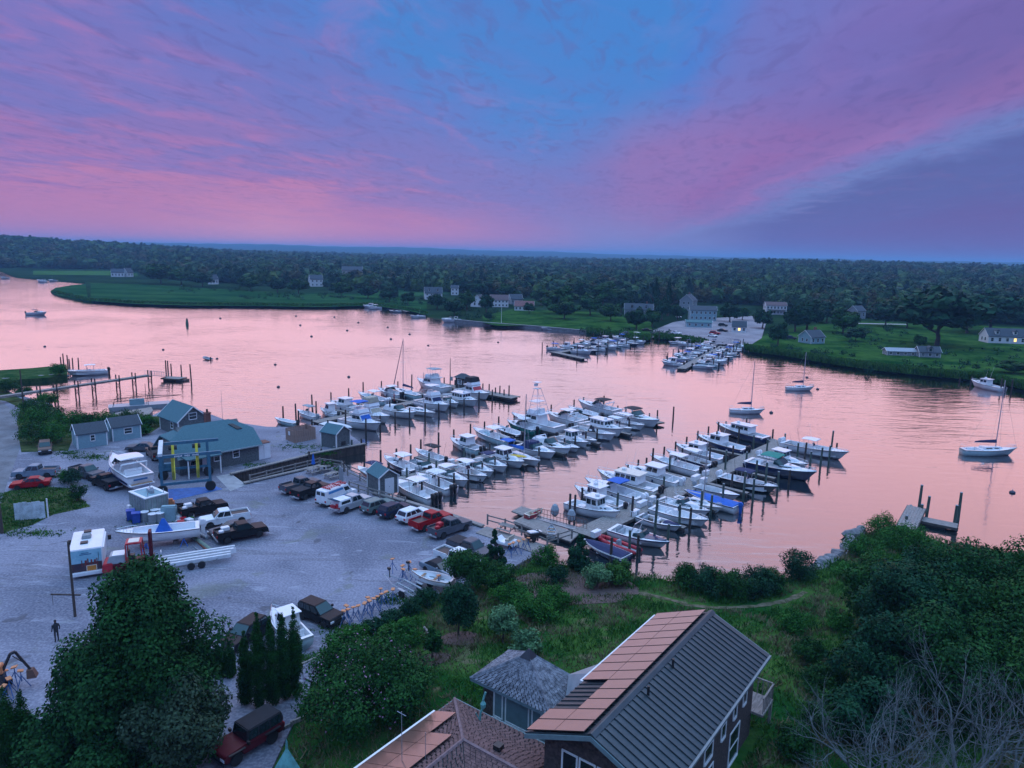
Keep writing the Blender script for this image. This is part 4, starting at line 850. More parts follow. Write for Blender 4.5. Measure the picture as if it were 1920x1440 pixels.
# ---------------------------------------------------------------- pilings
PL = {}
def piling(px, yt, yb, grp, r=.15, mat=None, cap=True):
    p = G(px, yb, 0.); h = max(1.2, min(6., height_at(p, px, yt))); PL.setdefault(grp, []).append((p, h, r, mat))
for grp, L_ in dict(
    AL=[(531, 762, 782), (555, 757, 782), (586, 742, 774), (593, 753, 777), (621, 735, 764), (654, 727, 746), (681, 719, 738), (715, 714, 736), (746, 715, 732), (772, 704, 727)],
    AR=[(560, 772, 802), (585, 785, 802), (615, 788, 804), (648, 769, 806), (686, 786, 812), (713, 782, 806), (731, 753, 780), (741, 774, 794), (768, 766, 790), (797, 761, 788), (823, 759, 781), (844, 751, 772), (870, 746, 766), (898, 736, 757), (923, 731, 753)],
    AH=[(820, 705, 719), (833, 710, 724), (853, 712, 725), (905, 720, 736), (917, 722, 737), (929, 728, 744), (937, 726, 745), (945, 731, 748), (954, 725, 749)],
    BL=[(683, 858, 880), (714, 846, 890), (743, 841, 860), (770, 836, 858), (789, 822, 848), (822, 811, 853), (851, 805, 828), (882, 798, 823), (908, 792, 812), (935, 784, 802), (964, 778, 800), (986, 771, 788), (1033, 760, 778), (1076, 749, 768), (1094, 745, 763), (1132, 743, 760), (1158, 761, 775), (1173, 764, 777)],
    BM=[(730, 870, 902), (763, 876, 904), (804, 852, 881), (818, 865, 889), (870, 840, 870), (918, 831, 856)],
    BR=[(791, 904, 932), (823, 895, 923), (851, 885, 915), (878, 880, 908), (904, 869, 894), (928, 860, 886), (951, 854, 877), (1010, 841, 863), (1034, 832, 852), (1058, 821, 845), (1078, 819, 841), (1098, 810, 831), (1119, 804, 826), (1142, 798, 817), (1161, 792, 811), (1179, 788, 806), (1199, 782, 799), (1217, 776, 790), (1232, 770, 794), (1262, 765, 787)],
    CL=[(1068, 929, 972), (1077, 931, 966), (1091, 915, 944), (1112, 907, 928), (1138, 890, 912), (1159, 880, 903), (1176, 872, 898), (1196, 865, 888), (1211, 857, 884), (1222, 844, 885), (1244, 837, 862), (1266, 828, 852), (1286, 819, 842), (1307, 811, 836), (1327, 802, 827), (1346, 792, 818), (1360, 792, 811), (1399, 783, 805)],
    CM=[(1156, 925, 968), (1184, 933, 977), (1244, 896, 920), (1255, 852, 886), (1278, 844, 871), (1342, 811, 843), (1384, 799, 827), (1330, 838, 874), (1359, 847, 888), (1373, 836, 866), (1399, 847, 872), (1412, 818, 844), (1437, 824, 852), (1448, 807, 827), (1471, 813, 835)],
    CR=[(1145, 1012, 1052), (1180, 998, 1036), (1195, 1004, 1046), (1226, 940, 1018), (1252, 980, 1015), (1273, 946, 992), (1293, 957, 992), (1313, 919, 972), (1332, 932, 965), (1354, 905, 950), (1371, 890, 921), (1393, 882, 940), (1411, 900, 940), (1417, 861, 902), (1434, 867, 921), (1458, 888, 918), (1479, 882, 908), (1475, 836, 855), (1494, 832, 866), (1509, 830, 859), (1518, 849, 877), (1538, 841, 875), (1554, 835, 865), (1558, 809, 847), (1568, 830, 848)],
    WA=[(312, 675, 707), (316, 678, 708), (322, 683, 710), (341, 683, 712), (359, 684, 720)],
    SP=[(115, 670, 688), (120, 665, 689), (128, 668, 692), (131, 675, 692), (137, 670, 694), (148, 672, 698)],
    RP=[(1722, 908, 960), (1736, 932, 975), (1789, 945, 985), (1796, 921, 975), (1706, 948, 962), (1702, 957, 974), (1697, 968, 990), (1727, 950, 968), (1716, 974, 992)],
    RW=[(1799, 708, 716), (1820, 707, 722), (1876, 712, 733), (1896, 713, 735)],
    PK=[(604, 863, 880), (625, 862, 890), (646, 868, 900), (596, 860, 880)],
    QY=[(580, 848, 872), (603, 842, 860), (627, 838, 856), (654, 832, 852), (660, 826, 848), (678, 824, 846)]).items():
    for q in L_: piling(*q, grp, .17 if grp in ('RP', 'RW') else .15)
for k, ss in (('D', (-7, 6.5)), ('E', (-7, 6.5))):
    nm, A, d, n, L = DK[k]
    for s in ss:
        for i in range(10 if k == 'D' else 9):
            p = A+d*(8+i*6.2)+n*s; p.z = 0; PL.setdefault(k+('L' if s > 0 else 'R'), []).append((p, 3.2+.5*sin(i*2.1+s), .15, None))
PNAME = dict(AL='outer left row of the left dock', AR='right row of the left dock', AH='the left dock end pier', BL='outer left row of the middle dock', BM='the middle dock walkway edge', BR='outer right row of the middle dock', CL='outer left row of the right dock', CM='the right dock walkway edge', CR='outer right row of the right dock', WA='the high walkway float', SP='the grassy spit on the left', RP='the small pier below the thicket', RW='the workboat berth on the far bank', PK='the picnic deck', QY='the quay wall beside the grey shed', DL='left row of the far dock', DR='right row of the far dock', EL='left row of the far right dock', ER='right row of the far right dock')
rngp = random.Random(4)
for grp, L_ in PL.items():
    ax = DK[grp[0]][2] if grp[0] in DK else Vector((1, 0, 0))
    L_.sort(key=lambda q: q[0].x*ax.x+q[0].y*ax.y)
    if grp[0] in 'DE': L_.sort(key=lambda q: -q[0].y)
    frm = 'from shore' if grp[0] in 'ABCDE' else 'from the left'
    for i, (p, h, r, mt_) in enumerate(L_):
        key = ('pile', round(h*2)/2, r, rngp.randint(0, 2)); m = mt_ or (PILEG if (grp in ('CR', 'CM', 'BM', 'RP', 'PK', 'QY') and rngp.random() < .6) else PILE); hh = round(h*2)/2
        def mk(hh=hh, r=r, m=m):
            return [row('shaft', MB().lathe([(r*1.08, -2.2), (r*1.05, .0), (r, hh*.5), (r*.9, hh), ], 9), m), row('cap', MB().lathe([(r*.98, hh+.005), (r*.98, hh+.06), (0, hh+.14)], 9), BLACK if m is PILE else CONC)]
        rows = proto(key+(m.name,), mk); t = thing('piling', f'tall timber piling, {ORD[i]} {frm} in {PNAME[grp]}' if grp[0] in 'ABCDE' and len(grp) == 2 and grp[1] in 'LR' else f'timber piling, {ORD[i]} {frm} at {PNAME[grp]}', 'piling', p, rngp.random()*6, 'mooring pilings')
        t.rotation_euler = (rngp.uniform(-.02, .02), rngp.uniform(-.02, .02), rngp.random()*6); spawn(rows, t)
# ---------------------------------------------------------------- boats in their slips
SLIP = {}
def slip(k, rows, desc, bow, stern, name='motor_boat', cat='motorboat'):
    a = G(*stern, .6); b = G(*bow, .6); p = (a+b)/2; p.z = 0; nm, A, d, n, L = DK[k]
    hm = heading(a, b); hp = min((atan2(n.y, n.x), atan2(-n.y, -n.x)), key=lambda q: abs(((hm-q+pi) % (2*pi))-pi)); df = ((hm-hp+pi) % (2*pi))-pi
    u, sd = side_of(k, p); SLIP.setdefault((k, sd), []).append((u, p, hp+df*.45, rows, desc, name, cat))
W_ = dict()
A_, B_, C_ = 'A', 'B', 'C'
slip('A', boat_cc(5.2, TEALH, None, 1, bare=True), 'small open pale green skiff', (513, 788), (558, 792))
slip('A', boat_cc(6.2, WHITE, CGREY, 1, GREYH), 'white centre console with grey canvas top', (556, 771), (596, 784))
slip('A', boat_wa(5.8, WHITE, None, 1, None, True), 'small white boat with boxy wheelhouse', (600, 767), (634, 780))
slip('A', boat_wa(8.6, WHITE, None, 2, WHITE, True, GLASSG), 'white hardtop cruiser with green glass', (618, 757), (672, 770))
slip('A', boat_cc(9.4, TEALH, WHITE, 3, WHITE), 'long pale blue centre console', (667, 740), (730, 757))
slip('A', boat_wa(7.8, WHITE, WHITE, 2), 'white cuddy boat with white bimini', (706, 731), (756, 745))
slip('A', boat_sail(9.2, TEALH, 11.5, CNAVY, None, True), 'sloop with navy sail cover and furled jib', (733, 728), (790, 748), 'sailing_boat', 'sailboat')
slip('A', boat_fb(11.0, WHITE, CGREY, None, False, False), 'big white trawler with grey bridge top', (782, 716), (838, 736), 'cabin_cruiser', 'motorboat')
slip('A', boat_run(7.4, WHITE, CWHITE, 0, None, None, True, None, True), 'white boat under a white storage cover', (657, 806), (612, 796))
slip('A', boat_fb(9.6, WHITE, CBLUE, CBLUE, False, False), 'flybridge cruiser with bright blue top and screen cover', (713, 804), (646, 790), 'cabin_cruiser')
slip('A', boat_fb(9.6, WHITE, None, CTAN, False, False, CTAN), 'flybridge cruiser with tan canvas', (730, 791), (668, 776), 'cabin_cruiser')
slip('A', boat_ex(8.2, WHITE, None, None, None, False, CWHITE), 'low white express cruiser', (781, 782), (722, 770), 'cabin_cruiser')
slip('A', boat_sail(8.0, WHITE, 7.5, False), 'white sloop with bare boom', (816, 779), (764, 766), 'sailing_boat', 'sailboat')
slip('A', boat_fb(9.8, WHITE, WHITE, CNAVY, False, False, None, 6.5), 'white flybridge boat with tall thin mast', (842, 772), (786, 752), 'cabin_cruiser')
slip('A', boat_wa(6.8, WHITE, CGREY, 1), 'small white cuddy boat with grey bimini', (860, 764), (822, 749))
slip('A', boat_de(9.4, WHITE, WHITE, True), 'white downeast boat with long windowed house', (898, 763), (838, 744), 'lobster_boat')
slip('A', boat_fb(10.2, WHITE, None, REDP, False, False, CBLACK), 'sportfisher with red windscreen cover', (917, 750), (862, 732), 'cabin_cruiser')
slip('B', boat_cc(6.6, REDH, CNAVY, 1, None, 'bimini_top'), 'dark red hulled console boat with square navy bimini', (668, 879), (728, 902))
slip('B', boat_cc(7.8, NAVY, WHITE, 2, GREYH), 'navy hulled centre console with white top', (719, 861), (783, 885))
slip('B', boat_run(6.4, REDH, None, 0, None, WHITE), 'red hulled runabout with green windscreen', (818, 879), (772, 868))
slip('B', boat_cc(6.8, WHITE, CBLACK, 1, None, 'bimini_top'), 'white boat with dark square bimini', (775, 846), (838, 866))
slip('B', boat_wa(7.6, TEALH, None, 2, None, True, GLASSG), 'pale hulled pilothouse boat with twin outboards', (842, 826), (905, 849))
slip('B', boat_cc(9.2, TEALH, WHITE, 2), 'long pale blue centre console with white top', (885, 808), (958, 832))
slip('B', boat_cc(7.2, BLACKH, None, 1), 'dark open console boat', (926, 801), (976, 818))
slip('B', boat_wa(7.4, CGREEN, CWHITE, 1), 'dark green hulled cuddy boat', (950, 793), (1006, 810))
slip('B', boat_fb(11.5, WHITE, None, None, True, True), 'sportfisher with tall white tuna tower', (968, 790), (1040, 806), 'cabin_cruiser')
slip('B', boat_ex(8.6, WHITE, WHITE), 'white hardtop express boat', (1029, 780), (1083, 795), 'cabin_cruiser')
slip('B', boat_wa(6.8, WHITE, None, 1, BLACK), 'small white cuddy with black engine', (1062, 774), (1100, 790))
slip('B', boat_cc(8.4, BLACKH, None, 2), 'black hulled centre console', (1066, 767), (1124, 784))
slip('B', boat_ex(10.0, WHITE, CBLACK), 'white express cruiser with black canvas top', (1082, 759), (1160, 776), 'cabin_cruiser')
slip('B', boat_cc(8.6, WHITE, WHITE, 3), 'white centre console with three black outboards', (744, 906), (812, 938))
slip('B', boat_cc(7.6, WHITE, CWHITE, 2), 'white centre console lying stern out', (783, 893), (845, 920))
slip('B', boat_wa(7.4, WHITE, WHITE, 1, None, False, GLASSG), 'white walkaround with white top and green screen', (871, 907), (815, 889))
slip('B', boat_cc(7.4, WHITE, WHITE, 1), 'white console boat with broad white top', (907, 898), (850, 880))
slip('B', boat_wa(6.6, WHITE, None, 1, None, False, GLASSG), 'white cuddy with green windscreen', (920, 890), (872, 873))
slip('B', boat_wa(7.0, WHITE, CNAVY, 1), 'white cuddy with navy bimini', (945, 882), (896, 864))
slip('B', boat_wa(7.8, WHITE, None, 1, None, True), 'white wheelhouse boat', (975, 873), (924, 855))
slip('B', boat_sail(8.6, WHITE, 9.6, CBLUE, CBLUE), 'sloop with blue bimini and yellow kayak on deck', (1004, 869), (946, 850), 'sailing_boat', 'sailboat')
slip('B', boat_wa(8.0, WHITE, None, 0, None, False, None, CNAVY), 'white cabin boat with navy canvas', (1036, 857), (978, 838))
slip('B', boat_ex(8.2, WHITE, None, None, None, True, CWHITE), 'white cruiser with arch and cockpit cover', (1062, 850), (1008, 833), 'cabin_cruiser')
slip('B', boat_run(6.6, WHITE, None, 1, None, None, True), 'white open runabout', (1081, 843), (1036, 829))
slip('B', boat_wa(6.8, WHITE, None, 1, None, True, GLASSG), 'small white hardtop boat', (1098, 836), (1052, 821))
slip('B', boat_cc(6.4, WHITE, None, 1), 'white open console boat', (1110, 830), (1078, 817))
slip('B', boat_cc(9.4, WHITE, None, 2, None, 't_top', None, False, CBLACK), 'long white open boat with black console cover', (1148, 822), (1080, 806))
slip('B', boat_de(9.6, WHITE, WHITE, True), 'white downeast boat with a row of windows', (1162, 817), (1100, 796), 'lobster_boat')
slip('B', boat_cc(7.0, WHITE, CWHITE, 1), 'white console boat with soft top', (1180, 809), (1136, 795))
slip('B', boat_cc(7.6, WHITE, WHITE, 2, WHITE), 'white console boat with white outboards', (1201, 803), (1156, 789))
slip('B', boat_ex(10.0, WHITE, CBLACK, None, GLASSG), 'white express cruiser with black top and green screen', (1228, 799), (1166, 780), 'cabin_cruiser')
slip('C', boat_de(7.4, WHITE, WHITE, False, 0, BLACK), 'white pilothouse workboat lying bow in', (1149, 968), (1078, 948), 'lobster_boat')
slip('C', boat_de(7.8, WHITE, WHITE, False, 1), 'white pilothouse boat with an outboard', (1088, 926), (1156, 950), 'lobster_boat')
slip('C', boat_wa(9.2, WHITE, CBLUE, 2, WHITE), 'white walkaround with bright blue bimini', (1100, 908), (1200, 940))
slip('C', boat_de(9.6, CREAM, CREAM, True, 2), 'cream downeast boat with long cabin', (1126, 898), (1228, 922), 'lobster_boat')
slip('C', boat_wa(8.8, WHITE, None, 2, WHITE, True), 'white hardtop boat with white outboards', (1180, 884), (1266, 906))
slip('C', boat_cc(8.8, WHITE, WHITE, 2), 'white centre console with white top', (1225, 861), (1306, 886))
slip('C', boat_cc(8.2, NAVY, WHITE, 2), 'navy hulled console boat', (1254, 852), (1330, 875))
slip('C', boat_de(8.8, WHITE, WHITE, False, 2), 'white pilothouse boat with twin outboards', (1268, 842), (1354, 866), 'lobster_boat')
slip('C', boat_de(9.4, NAVY, WHITE, False, 2), 'dark hulled pilothouse boat', (1310, 825), (1394, 849), 'lobster_boat')
slip('C', boat_de(9.8, NAVY, WHITE, True, 0), 'navy hulled downeast boat with white house', (1348, 805), (1431, 826), 'lobster_boat')
slip('C', boat_run(5.6, NAVY, CNAVY, 0, None, WHITE, True, None, True), 'navy covered jet boat', (1104, 1018), (1166, 1042))
slip('C', boat_rib(5.2, REDP), 'red inflatable with grey console', (1126, 1004), (1190, 1028), 'inflatable_boat', 'inflatable')
slip('C', boat_run(7.0, WHITE, None, 0, None, NAVY, True, NAVY, False, True), 'white and navy bowrider with wake tower', (1245, 1018), (1156, 996))
slip('C', boat_run(5.6, WHITE, None, 1, GREYH, BLACK, False, CNAVY), 'white skiff with navy bow cover', (1267, 988), (1208, 970))
slip('C', boat_cc(7.4, WHITE, None, 1, GREYH), 'white open console boat with grey engine', (1314, 979), (1236, 958))
slip('C', boat_wa(7.0, WHITE, None, 1), 'white low cuddy boat', (1314, 963), (1252, 943))
slip('C', boat_sail(6.6, WHITE, 8.0, False), 'small white sloop', (1344, 956), (1276, 935), 'sailing_boat', 'sailboat')
slip('C', boat_run(7.6, WHITE, CBLUE, 1, CBLUE, None, True, None, True), 'white boat under a bright blue cover', (1292, 926), (1374, 951))
slip('C', boat_run(6.2, WHITE, CGREY, 1, GREYH, NAVY), 'white runabout under a grey cover', (1376, 931), (1316, 914))
slip('C', boat_cc(8.2, BLACKH, CNAVY, 2, WHITE), 'black hulled console boat with navy top', (1447, 919), (1362, 897))
slip('C', boat_ex(10.2, NAVY, CGREEN, None, None, False), 'long navy express cruiser with green canopy', (1517, 897), (1412, 872), 'cabin_cruiser')
slip('C', boat_wa(7.8, WHITE, None, 2, WHITE, True, GLASSG), 'white hardtop cruiser near the dock end', (1500, 877), (1440, 858))
slip('C', boat_cc(10.6, WHITE, WHITE, 3, WHITE), 'large white centre console with outriggers', (1581, 858), (1478, 834))
# far docks: smaller, still each a boat
fk = random.Random(8); FT = ('cc', 'wa', 'wah', 'ex', 'run')
for k in 'DE':
    nm, A, d, n, L = DK[k]
    for s in (-1, 1):
        N_ = 11 if k == 'D' else 13
        for i in range(N_):
            u = (6 if k == 'D' else 5)+i*(L-8)/N_
            if k == 'D' and s > 0 and i < 3: continue
            ty = FT[(i*3+(s > 0)*2+(k == 'E')) % 5]; ln = (6.2, 6.8, 7.4)[(i+(s > 0)) % 3]; hc, hn = ((WHITE, 'white'), (WHITE, 'white'), (TEALH, 'pale blue'), (NAVY, 'navy'), (WHITE, 'white'))[(i*2+(s < 0)) % 5]
            tp, tn = ((WHITE, 'white top'), (CNAVY, 'navy top'), (CBLUE, 'blue top'), (CWHITE, 'soft white top'))[(i+(k == 'E')) % 4]
            rows = boat_cc(ln, hc, tp, 1) if ty == 'cc' else boat_wa(ln, hc, tp, 1) if ty == 'wa' else boat_wa(ln, hc, None, 1, None, True) if ty == 'wah' else boat_ex(ln+.6, hc, tp) if ty == 'ex' else boat_run(ln-.6, hc, CNAVY if i % 2 else CGREY)
            ds = f'{hn} ' + dict(cc=f'console boat with {tn}', wa=f'cuddy with {tn}', wah='wheelhouse boat', ex=f'cruiser with {tn}', run='covered runabout')[ty]
            p = A+d*u+n*s*(1.4+ln/2); p.z = 0; hd = atan2(n.y*s, n.x*s)+(0 if (i*7+s) % 3 else pi)+fk.uniform(-.06, .06)
            SLIP.setdefault((k, 'left' if s > 0 else 'right'), []).append((u, p, hd, rows, ds, 'motor_boat', 'motorboat'))
for (k, sd), L_ in SLIP.items():
    L_.sort(key=lambda q: q[0])
    for i, (u, p, hd, rows, ds, nm, cat) in enumerate(L_):
        t = thing(nm, f'{ds}, {ORD[i]} from shore, {sd} side, {DK[k][0]} dock', cat, p, hd, f'boats along the {DK[k][0]} dock'); spawn(rows, t)
        t.rotation_euler = (fk.uniform(-.02, .02), fk.uniform(-.012, .012), hd)
# kayak on the sloop's bow, outrigger rods
kp = G(971, 855, 1.6); kt = single('kayak', MB().loft([[(x, -w, 0), (x, 0, -w*.6), (x, w, 0), (x, w*.4, w*.5), (x, -w*.4, w*.5)] for x, w in ((-1.5, .03), (-.9, .28), (0, .36), (.9, .28), (1.5, .03))], True, True, True), YELLOW, 'yellow kayak lying across the bow of a moored sloop', 'kayak', kp, radians(-20))
# ---------------------------------------------------------------- boats away from the docks
put_boat(boat_wa(8.0, WHITE, CNAVY, 1, None, False), 'white cabin boat under way across the open river', (82, 588), (56, 588), 'motor_boat')
put_boat(boat_rib(3.6, GREYH, False), 'grey inflatable tender lying alone on open water', (380, 668), (397, 672), 'inflatable_boat', cat='inflatable')
put_boat(boat_cc(8.6, WHITE, WHITE, 3), 'white centre console berthed at the grassy spit', (140, 700), (186, 697), 'motor_boat')
put_boat(boat_sail(7.0, WHITE, 10.0, CNAVY), 'white sloop on a mooring nearest the right dock', (1429, 771), (1373, 769), 'sailing_boat', cat='sailboat', group='sloops on moorings')
put_boat(boat_sail(6.8, WHITE, 8.5, CNAVY), 'white sloop moored off the far bank meadow', (1524, 728), (1476, 727), 'sailing_boat', cat='sailboat', group='sloops on moorings')
put_boat(boat_sail(9.2, TEALH, 11.5, CNAVY), 'large pale sloop moored at the right edge', (1904, 847), (1806, 846), 'sailing_boat', cat='sailboat', group='sloops on moorings')
put_boat(boat_de(8.6, WHITE, WHITE, False, 1), 'white workboat tied up at the far right bank', (1824, 720), (1877, 730), 'lobster_boat')
for i, (px, py, ds, rw) in enumerate(((845, 602, 'white cruiser with blue stripe near the far seawall', boat_ex(9.5, WHITE, None, CBLUE)), (694, 575, 'white boat at the far pier, left of a pair', boat_wa(8.5, WHITE, None, 1, None, True)), (702, 578, 'low white boat at the far pier, right of a pair', boat_cc(8.0, WHITE, WHITE, 1)), (741, 583, 'small dark boat beside the far pier', boat_run(7, GREYH, None, 1)), (782, 594, 'white skiff off the wooded point', boat_cc(8., WHITE, None, 1)), (1031, 616, 'small white runabout below the far lawn wall', boat_run(7.5, WHITE, CNAVY, 1)), (1268, 643, 'white console boat left of the far boat ramp', boat_cc(7., WHITE, WHITE, 1)), (1288, 646, 'white cuddy boat between the two far docks', boat_wa(7., WHITE, CNAVY, 1)), (8, 522, 'white boat at the far left bend', boat_wa(9, WHITE, CNAVY, 1)), (78, 527, 'white boat on the marsh creek, left of two', boat_ex(10, WHITE)), (98, 527, 'white boat on the marsh creek, right of two', boat_wa(9, WHITE)))):
    put_boat(rw, ds, (px-12, py), (px+12, py+(1 if i % 2 else -1)), 'motor_boat')
# mooring balls
MB_ = [(84, 650), (306, 656), (407, 673), (413, 597), (350, 606), (555, 593), (563, 610), (584, 631), (627, 595), (651, 620), (672, 605), (727, 614), (768, 627), (733, 636), (803, 648), (516, 684), (522, 726), (654, 707), (934, 642), (1446, 774), (1513, 708), (1533, 730), (1898, 924)]
for i, (x, y) in enumerate(sorted(MB_)):
    ds = f'small dark mooring buoy on open water, {ORD[i]} from the left'
    t = thing('mooring_buoy', ds, 'buoy', G(x, y, 0.), 0, 'mooring buoys'); s = .40 if y > 640 else .5
    spawn(proto(('buoy', s), lambda s=s: [row('float', MB().lathe([(0, -s*.6), (s*.75, -s*.4), (s, .1), (s*.75, s*.6), (0, s*.9)], 10), pm('buoy_dark', (.03, .035, .06), .5)), row('pick_up_eye', MB().tube((0, 0, s*.8), (0, 0, s*1.3), .05), STEEL)]), t)
t = thing('channel_buoy', 'green can buoy marking the channel', 'buoy', G(351, 609, 0.)); part('can', MB().lathe([(.55, -.4), (.6, .6), (.42, 1.5), (.42, 2.1)], 10), pm('green_can', (.02, .12, .08), .5), t); part('topmark', MB().lathe([(.3, 2.1), (.3, 2.5), (0, 2.7)], 8), BLACK, t)
# ---------------------------------------------------------------- high walkway on the left, spit, stone pier, small right pier
def walkway():
    zz = 2.6; A = G(-30, 747, zz); Bq = G(276, 703, zz); d = (Bq-A); L = d.length; d.normalize(); t = thing('timber_walkway', 'high timber walkway on braced pile bents running out from the left bank', 'walkway', A, atan2(d.y, d.x))
    m = MB()
    for x in np.arange(0, L, .45): m.box((x+.2, 0, 0), (.41, 1.3, .06))
    o = part('decking', m, WOOD, t, fix=False); o['kind'] = 'stuff'; part('stringer', MB().box((L/2, -.55, -.2), (L, .12, .3)).box((L/2, .55, -.2), (L, .12, .3)), WOOD, t)
    for px, py in ((66, 731), (104, 728), (143, 722), (172, 717), (209, 709), (241, 705), (272, 701)):
        p = G(px, py, zz); x = (p-A).dot(d); b = MB()
        for s in (-.6, .6): b.tube((x, s, -4.2), (x, s, .95), .13, None, 7)
        b.tube((x, -.6, -2.3), (x, .6, -.5), .05, None, 4).tube((x, .6, -2.3), (x, -.6, -.5), .05, None, 4); b.box((x, 0, -.42), (.2, 1.6, .2)); part('bent', b, PILE, t)
    F1 = G(308, 707, .7); F2 = G(344, 709, .7); dock('float', 'low float at the end of the high walkway', F1, F2, 2.6, .55, 6, raw=True, group='small floats')
    g = thing('gangway', 'sloping railed gangway between high walkway and float', 'gangway', Bq, heading(Bq, F1)); v = F1-Bq; gl = Vector((v.x, v.y)).length+1; dz = -1.9
    m = MB().hexa([(0, -.5, -.1), (gl, -.5, dz-.1), (gl, .5, dz-.1), (0, .5, -.1), (0, -.5, 0), (gl, -.5, dz), (gl, .5, dz), (0, .5, 0)]); part('ramp', m, ALU, g)
    r = MB()
    for s in (-.5, .5):
        r.tube((0, s, 1.), (gl, s, dz+1), .035, None, 5)
        for k in range(9): r.tube((gl*k/8, s, dz*k/8), (gl*k/8, s, dz*k/8+1), .03, None, 4)
    part('handrail', r, ALU, g)
walkway()
SPG = pm('spit_grass', (.014, .075, .018), .9, spec=0., var=.3, scale=.5, col2=(.07, .11, .04), bump=.5)
sheet('spit', polypx([(-120, 703), (0, 694), (60, 690), (92, 687), (126, 692), (126, 703), (90, 708), (40, 711), (5, 716), (-120, 726)], 1.0), 1.0, SPG, skirt=2.)
rs = random.Random(5)
rw = thing('rock_wall', 'dark stone riprap along the grassy spit on the left', 'stones', G(60, 712, 0.)); o0 = rw.location
for i in range(26):
    u = i/25; p = G(4+122*u, 716-10*u, .25)-o0; s = rs.uniform(.5, .9); part('stone', MB().lathe([(0, -.5*s), (.7*s, -.3*s), (.85*s, .05), (.6*s, .4*s), (0, .5*s)], 7, (p.x, p.y, p.z+rs.uniform(0, .5))), STONE, rw)
sp = polypx([(168, 789), (226, 772), (284, 763), (287, 770), (268, 786), (240, 790)], 1.3)
o = thing('stone_pier', 'old stone pier with plank top jutting into the cove', 'pier', (0, 0, 0)); part('plank_top', MB().prism(sp, 1.15, 1.3), WOOD, o)
cx = sum(p[0] for p in sp)/len(sp); cyy = sum(p[1] for p in sp)/len(sp); part('stone_base', MB().prism([(cx+(x-cx)*.98, cyy+(y-cyy)*.98) for x, y in sp], -1.5, 1.15), STONE, o)
bg_ = G(258, 769, 1.3); wb = thing('work_barge', 'blue-grey work barge with rails and boom beside the stone pier', 'barge', G(262, 764, 0.), radians(28)); part('hull', MB().hexa(frustum(-5, 5, 1.5, -.3, .7, -.3, -.3, 1.05)), GREYH, wb); part('tank', MB().box((-.4, 0, 1.2), (2.6, 1.2, 1.0)), CLAPB, wb, bevel=.05)
r_ = MB()
for s in (-1.4, 1.4):
    r_.path([(-4.5, s, .7), (-4.2, s, 1.7), (1.5, s, 2.0), (1.5, s, .7)], .05, 4)
r_.tube((1.5, -1.4, 2.0), (7.5, -.2, 2.0), .06, None, 5).tube((1.5, 1.4, 2.0), (7.5, -.2, 2.0), .06, None, 5).tube((1.2, 0, .7), (1.2, 0, 4.6), .05, None, 5); part('rail', r_, PILE, wb)
RA = G(1697, 992, 1.1); RB = G(1719, 950, 1.1); dock('pier', 'short plank pier running out below the riverside thicket', RA, RB, 2.0, 1.1, 6, raw=True, group='small piers'); dock('float', 'cross float at the end of the short riverside pier', G(1726, 972, .6), G(1796, 986, .6), 1.8, .5, 5, raw=True, group='small floats')
# dock boxes
for i, (x, y, k, w) in enumerate(((1190, 962, 'C', 1), (1203, 945, 'C', 2), (1304, 896, 'C', 2), (1323, 887, 'C', 1), (1319, 901, 'C', 1), (1117, 1001, 'C', 1), (1223, 936, 'C', 0), (760, 886, 'B', 0), (846, 866, 'B', 0))):
    p = G(x, y, .9); p.z = .62; nm, A, d, n, L = DK[k]; t = thing('dock_box', f'white dock locker, {ORD[i]} in order along the right and middle docks', 'locker', p, atan2(d.y, d.x), 'dock lockers'); l = (.9, 1.2, 1.7)[w]; part('chest', MB().box((0, 0, .3), (l, .6, .6)), WHITE, t, bevel=.03); part('lid', MB().box((0, 0, .63), (l+.06, .66, .08), ty=.8), WHITE, t)
# ---------------------------------------------------------------- vehicles
def paint(name, c): return pm('paint_'+name, c, .38, .0, var=.08, scale=1.5, coat=.0, spec=.14)
P_BLACK = paint('black', (.014, .015, .018)); P_WHITE = paint('white', (.75, .77, .78)); P_SILV = pm('paint_silver', (.42, .45, .48), .4, .3, var=.06, coat=.15); P_GREY = pm('paint_grey', (.10, .11, .13), .4, .2, coat=.0, spec=.16); P_SBLUE = pm('paint_steel_blue', (.20, .27, .33), .4, .2, coat=.0, spec=.16); P_RED = paint('red', (.36, .012, .02)); P_DRED = paint('dark_red', (.10, .012, .018)); P_SAGE = pm('paint_sage', (.17, .23, .22), .4, .2, coat=.0, spec=.16); P_DBLUE = paint('dark_blue', (.02, .03, .06)); P_BRN = paint('bronze', (.13, .09, .075))
TAIL = pm('tail_lamp', (.45, .01, .015), .25); HEADL = pm('head_lamp', (.7, .72, .74), .12)
def wheel_rows(r=.38, w=.26):
    ty = MB().lathe([(r*.62, -w/2), (r*.94, -w/2), (r, -w*.32), (r, w*.32), (r*.94, w/2), (r*.62, w/2)], 16, axis='y'); rm = MB().lathe([(0, -w*.36), (r*.30, -w*.36), (r*.60, -w*.44), (r*.63, -w*.3), (r*.63, w*.3), (r*.60, w*.44), (r*.30, w*.36), (0, w*.36)], 10, axis='y')
    return ty.mesh('tyre', RUBBER, smooth=False), rm.mesh('rim', ALU)
WH = {}
def wheels(pos, r=.38, w=.26):
    if (r, w) not in WH: WH[r, w] = wheel_rows(r, w)
    ty, rm = WH[r, w]; return [('wheel', ty, (x, y, r), [('rim', rm, None, [])]) for x, y in pos]
def arch(xc, z0, r, n=7): return [(xc+r*cos(pi*(1-k/(n-1))), z0+r*sin(pi*(1-k/(n-1)))*1.02) for k in range(n)]
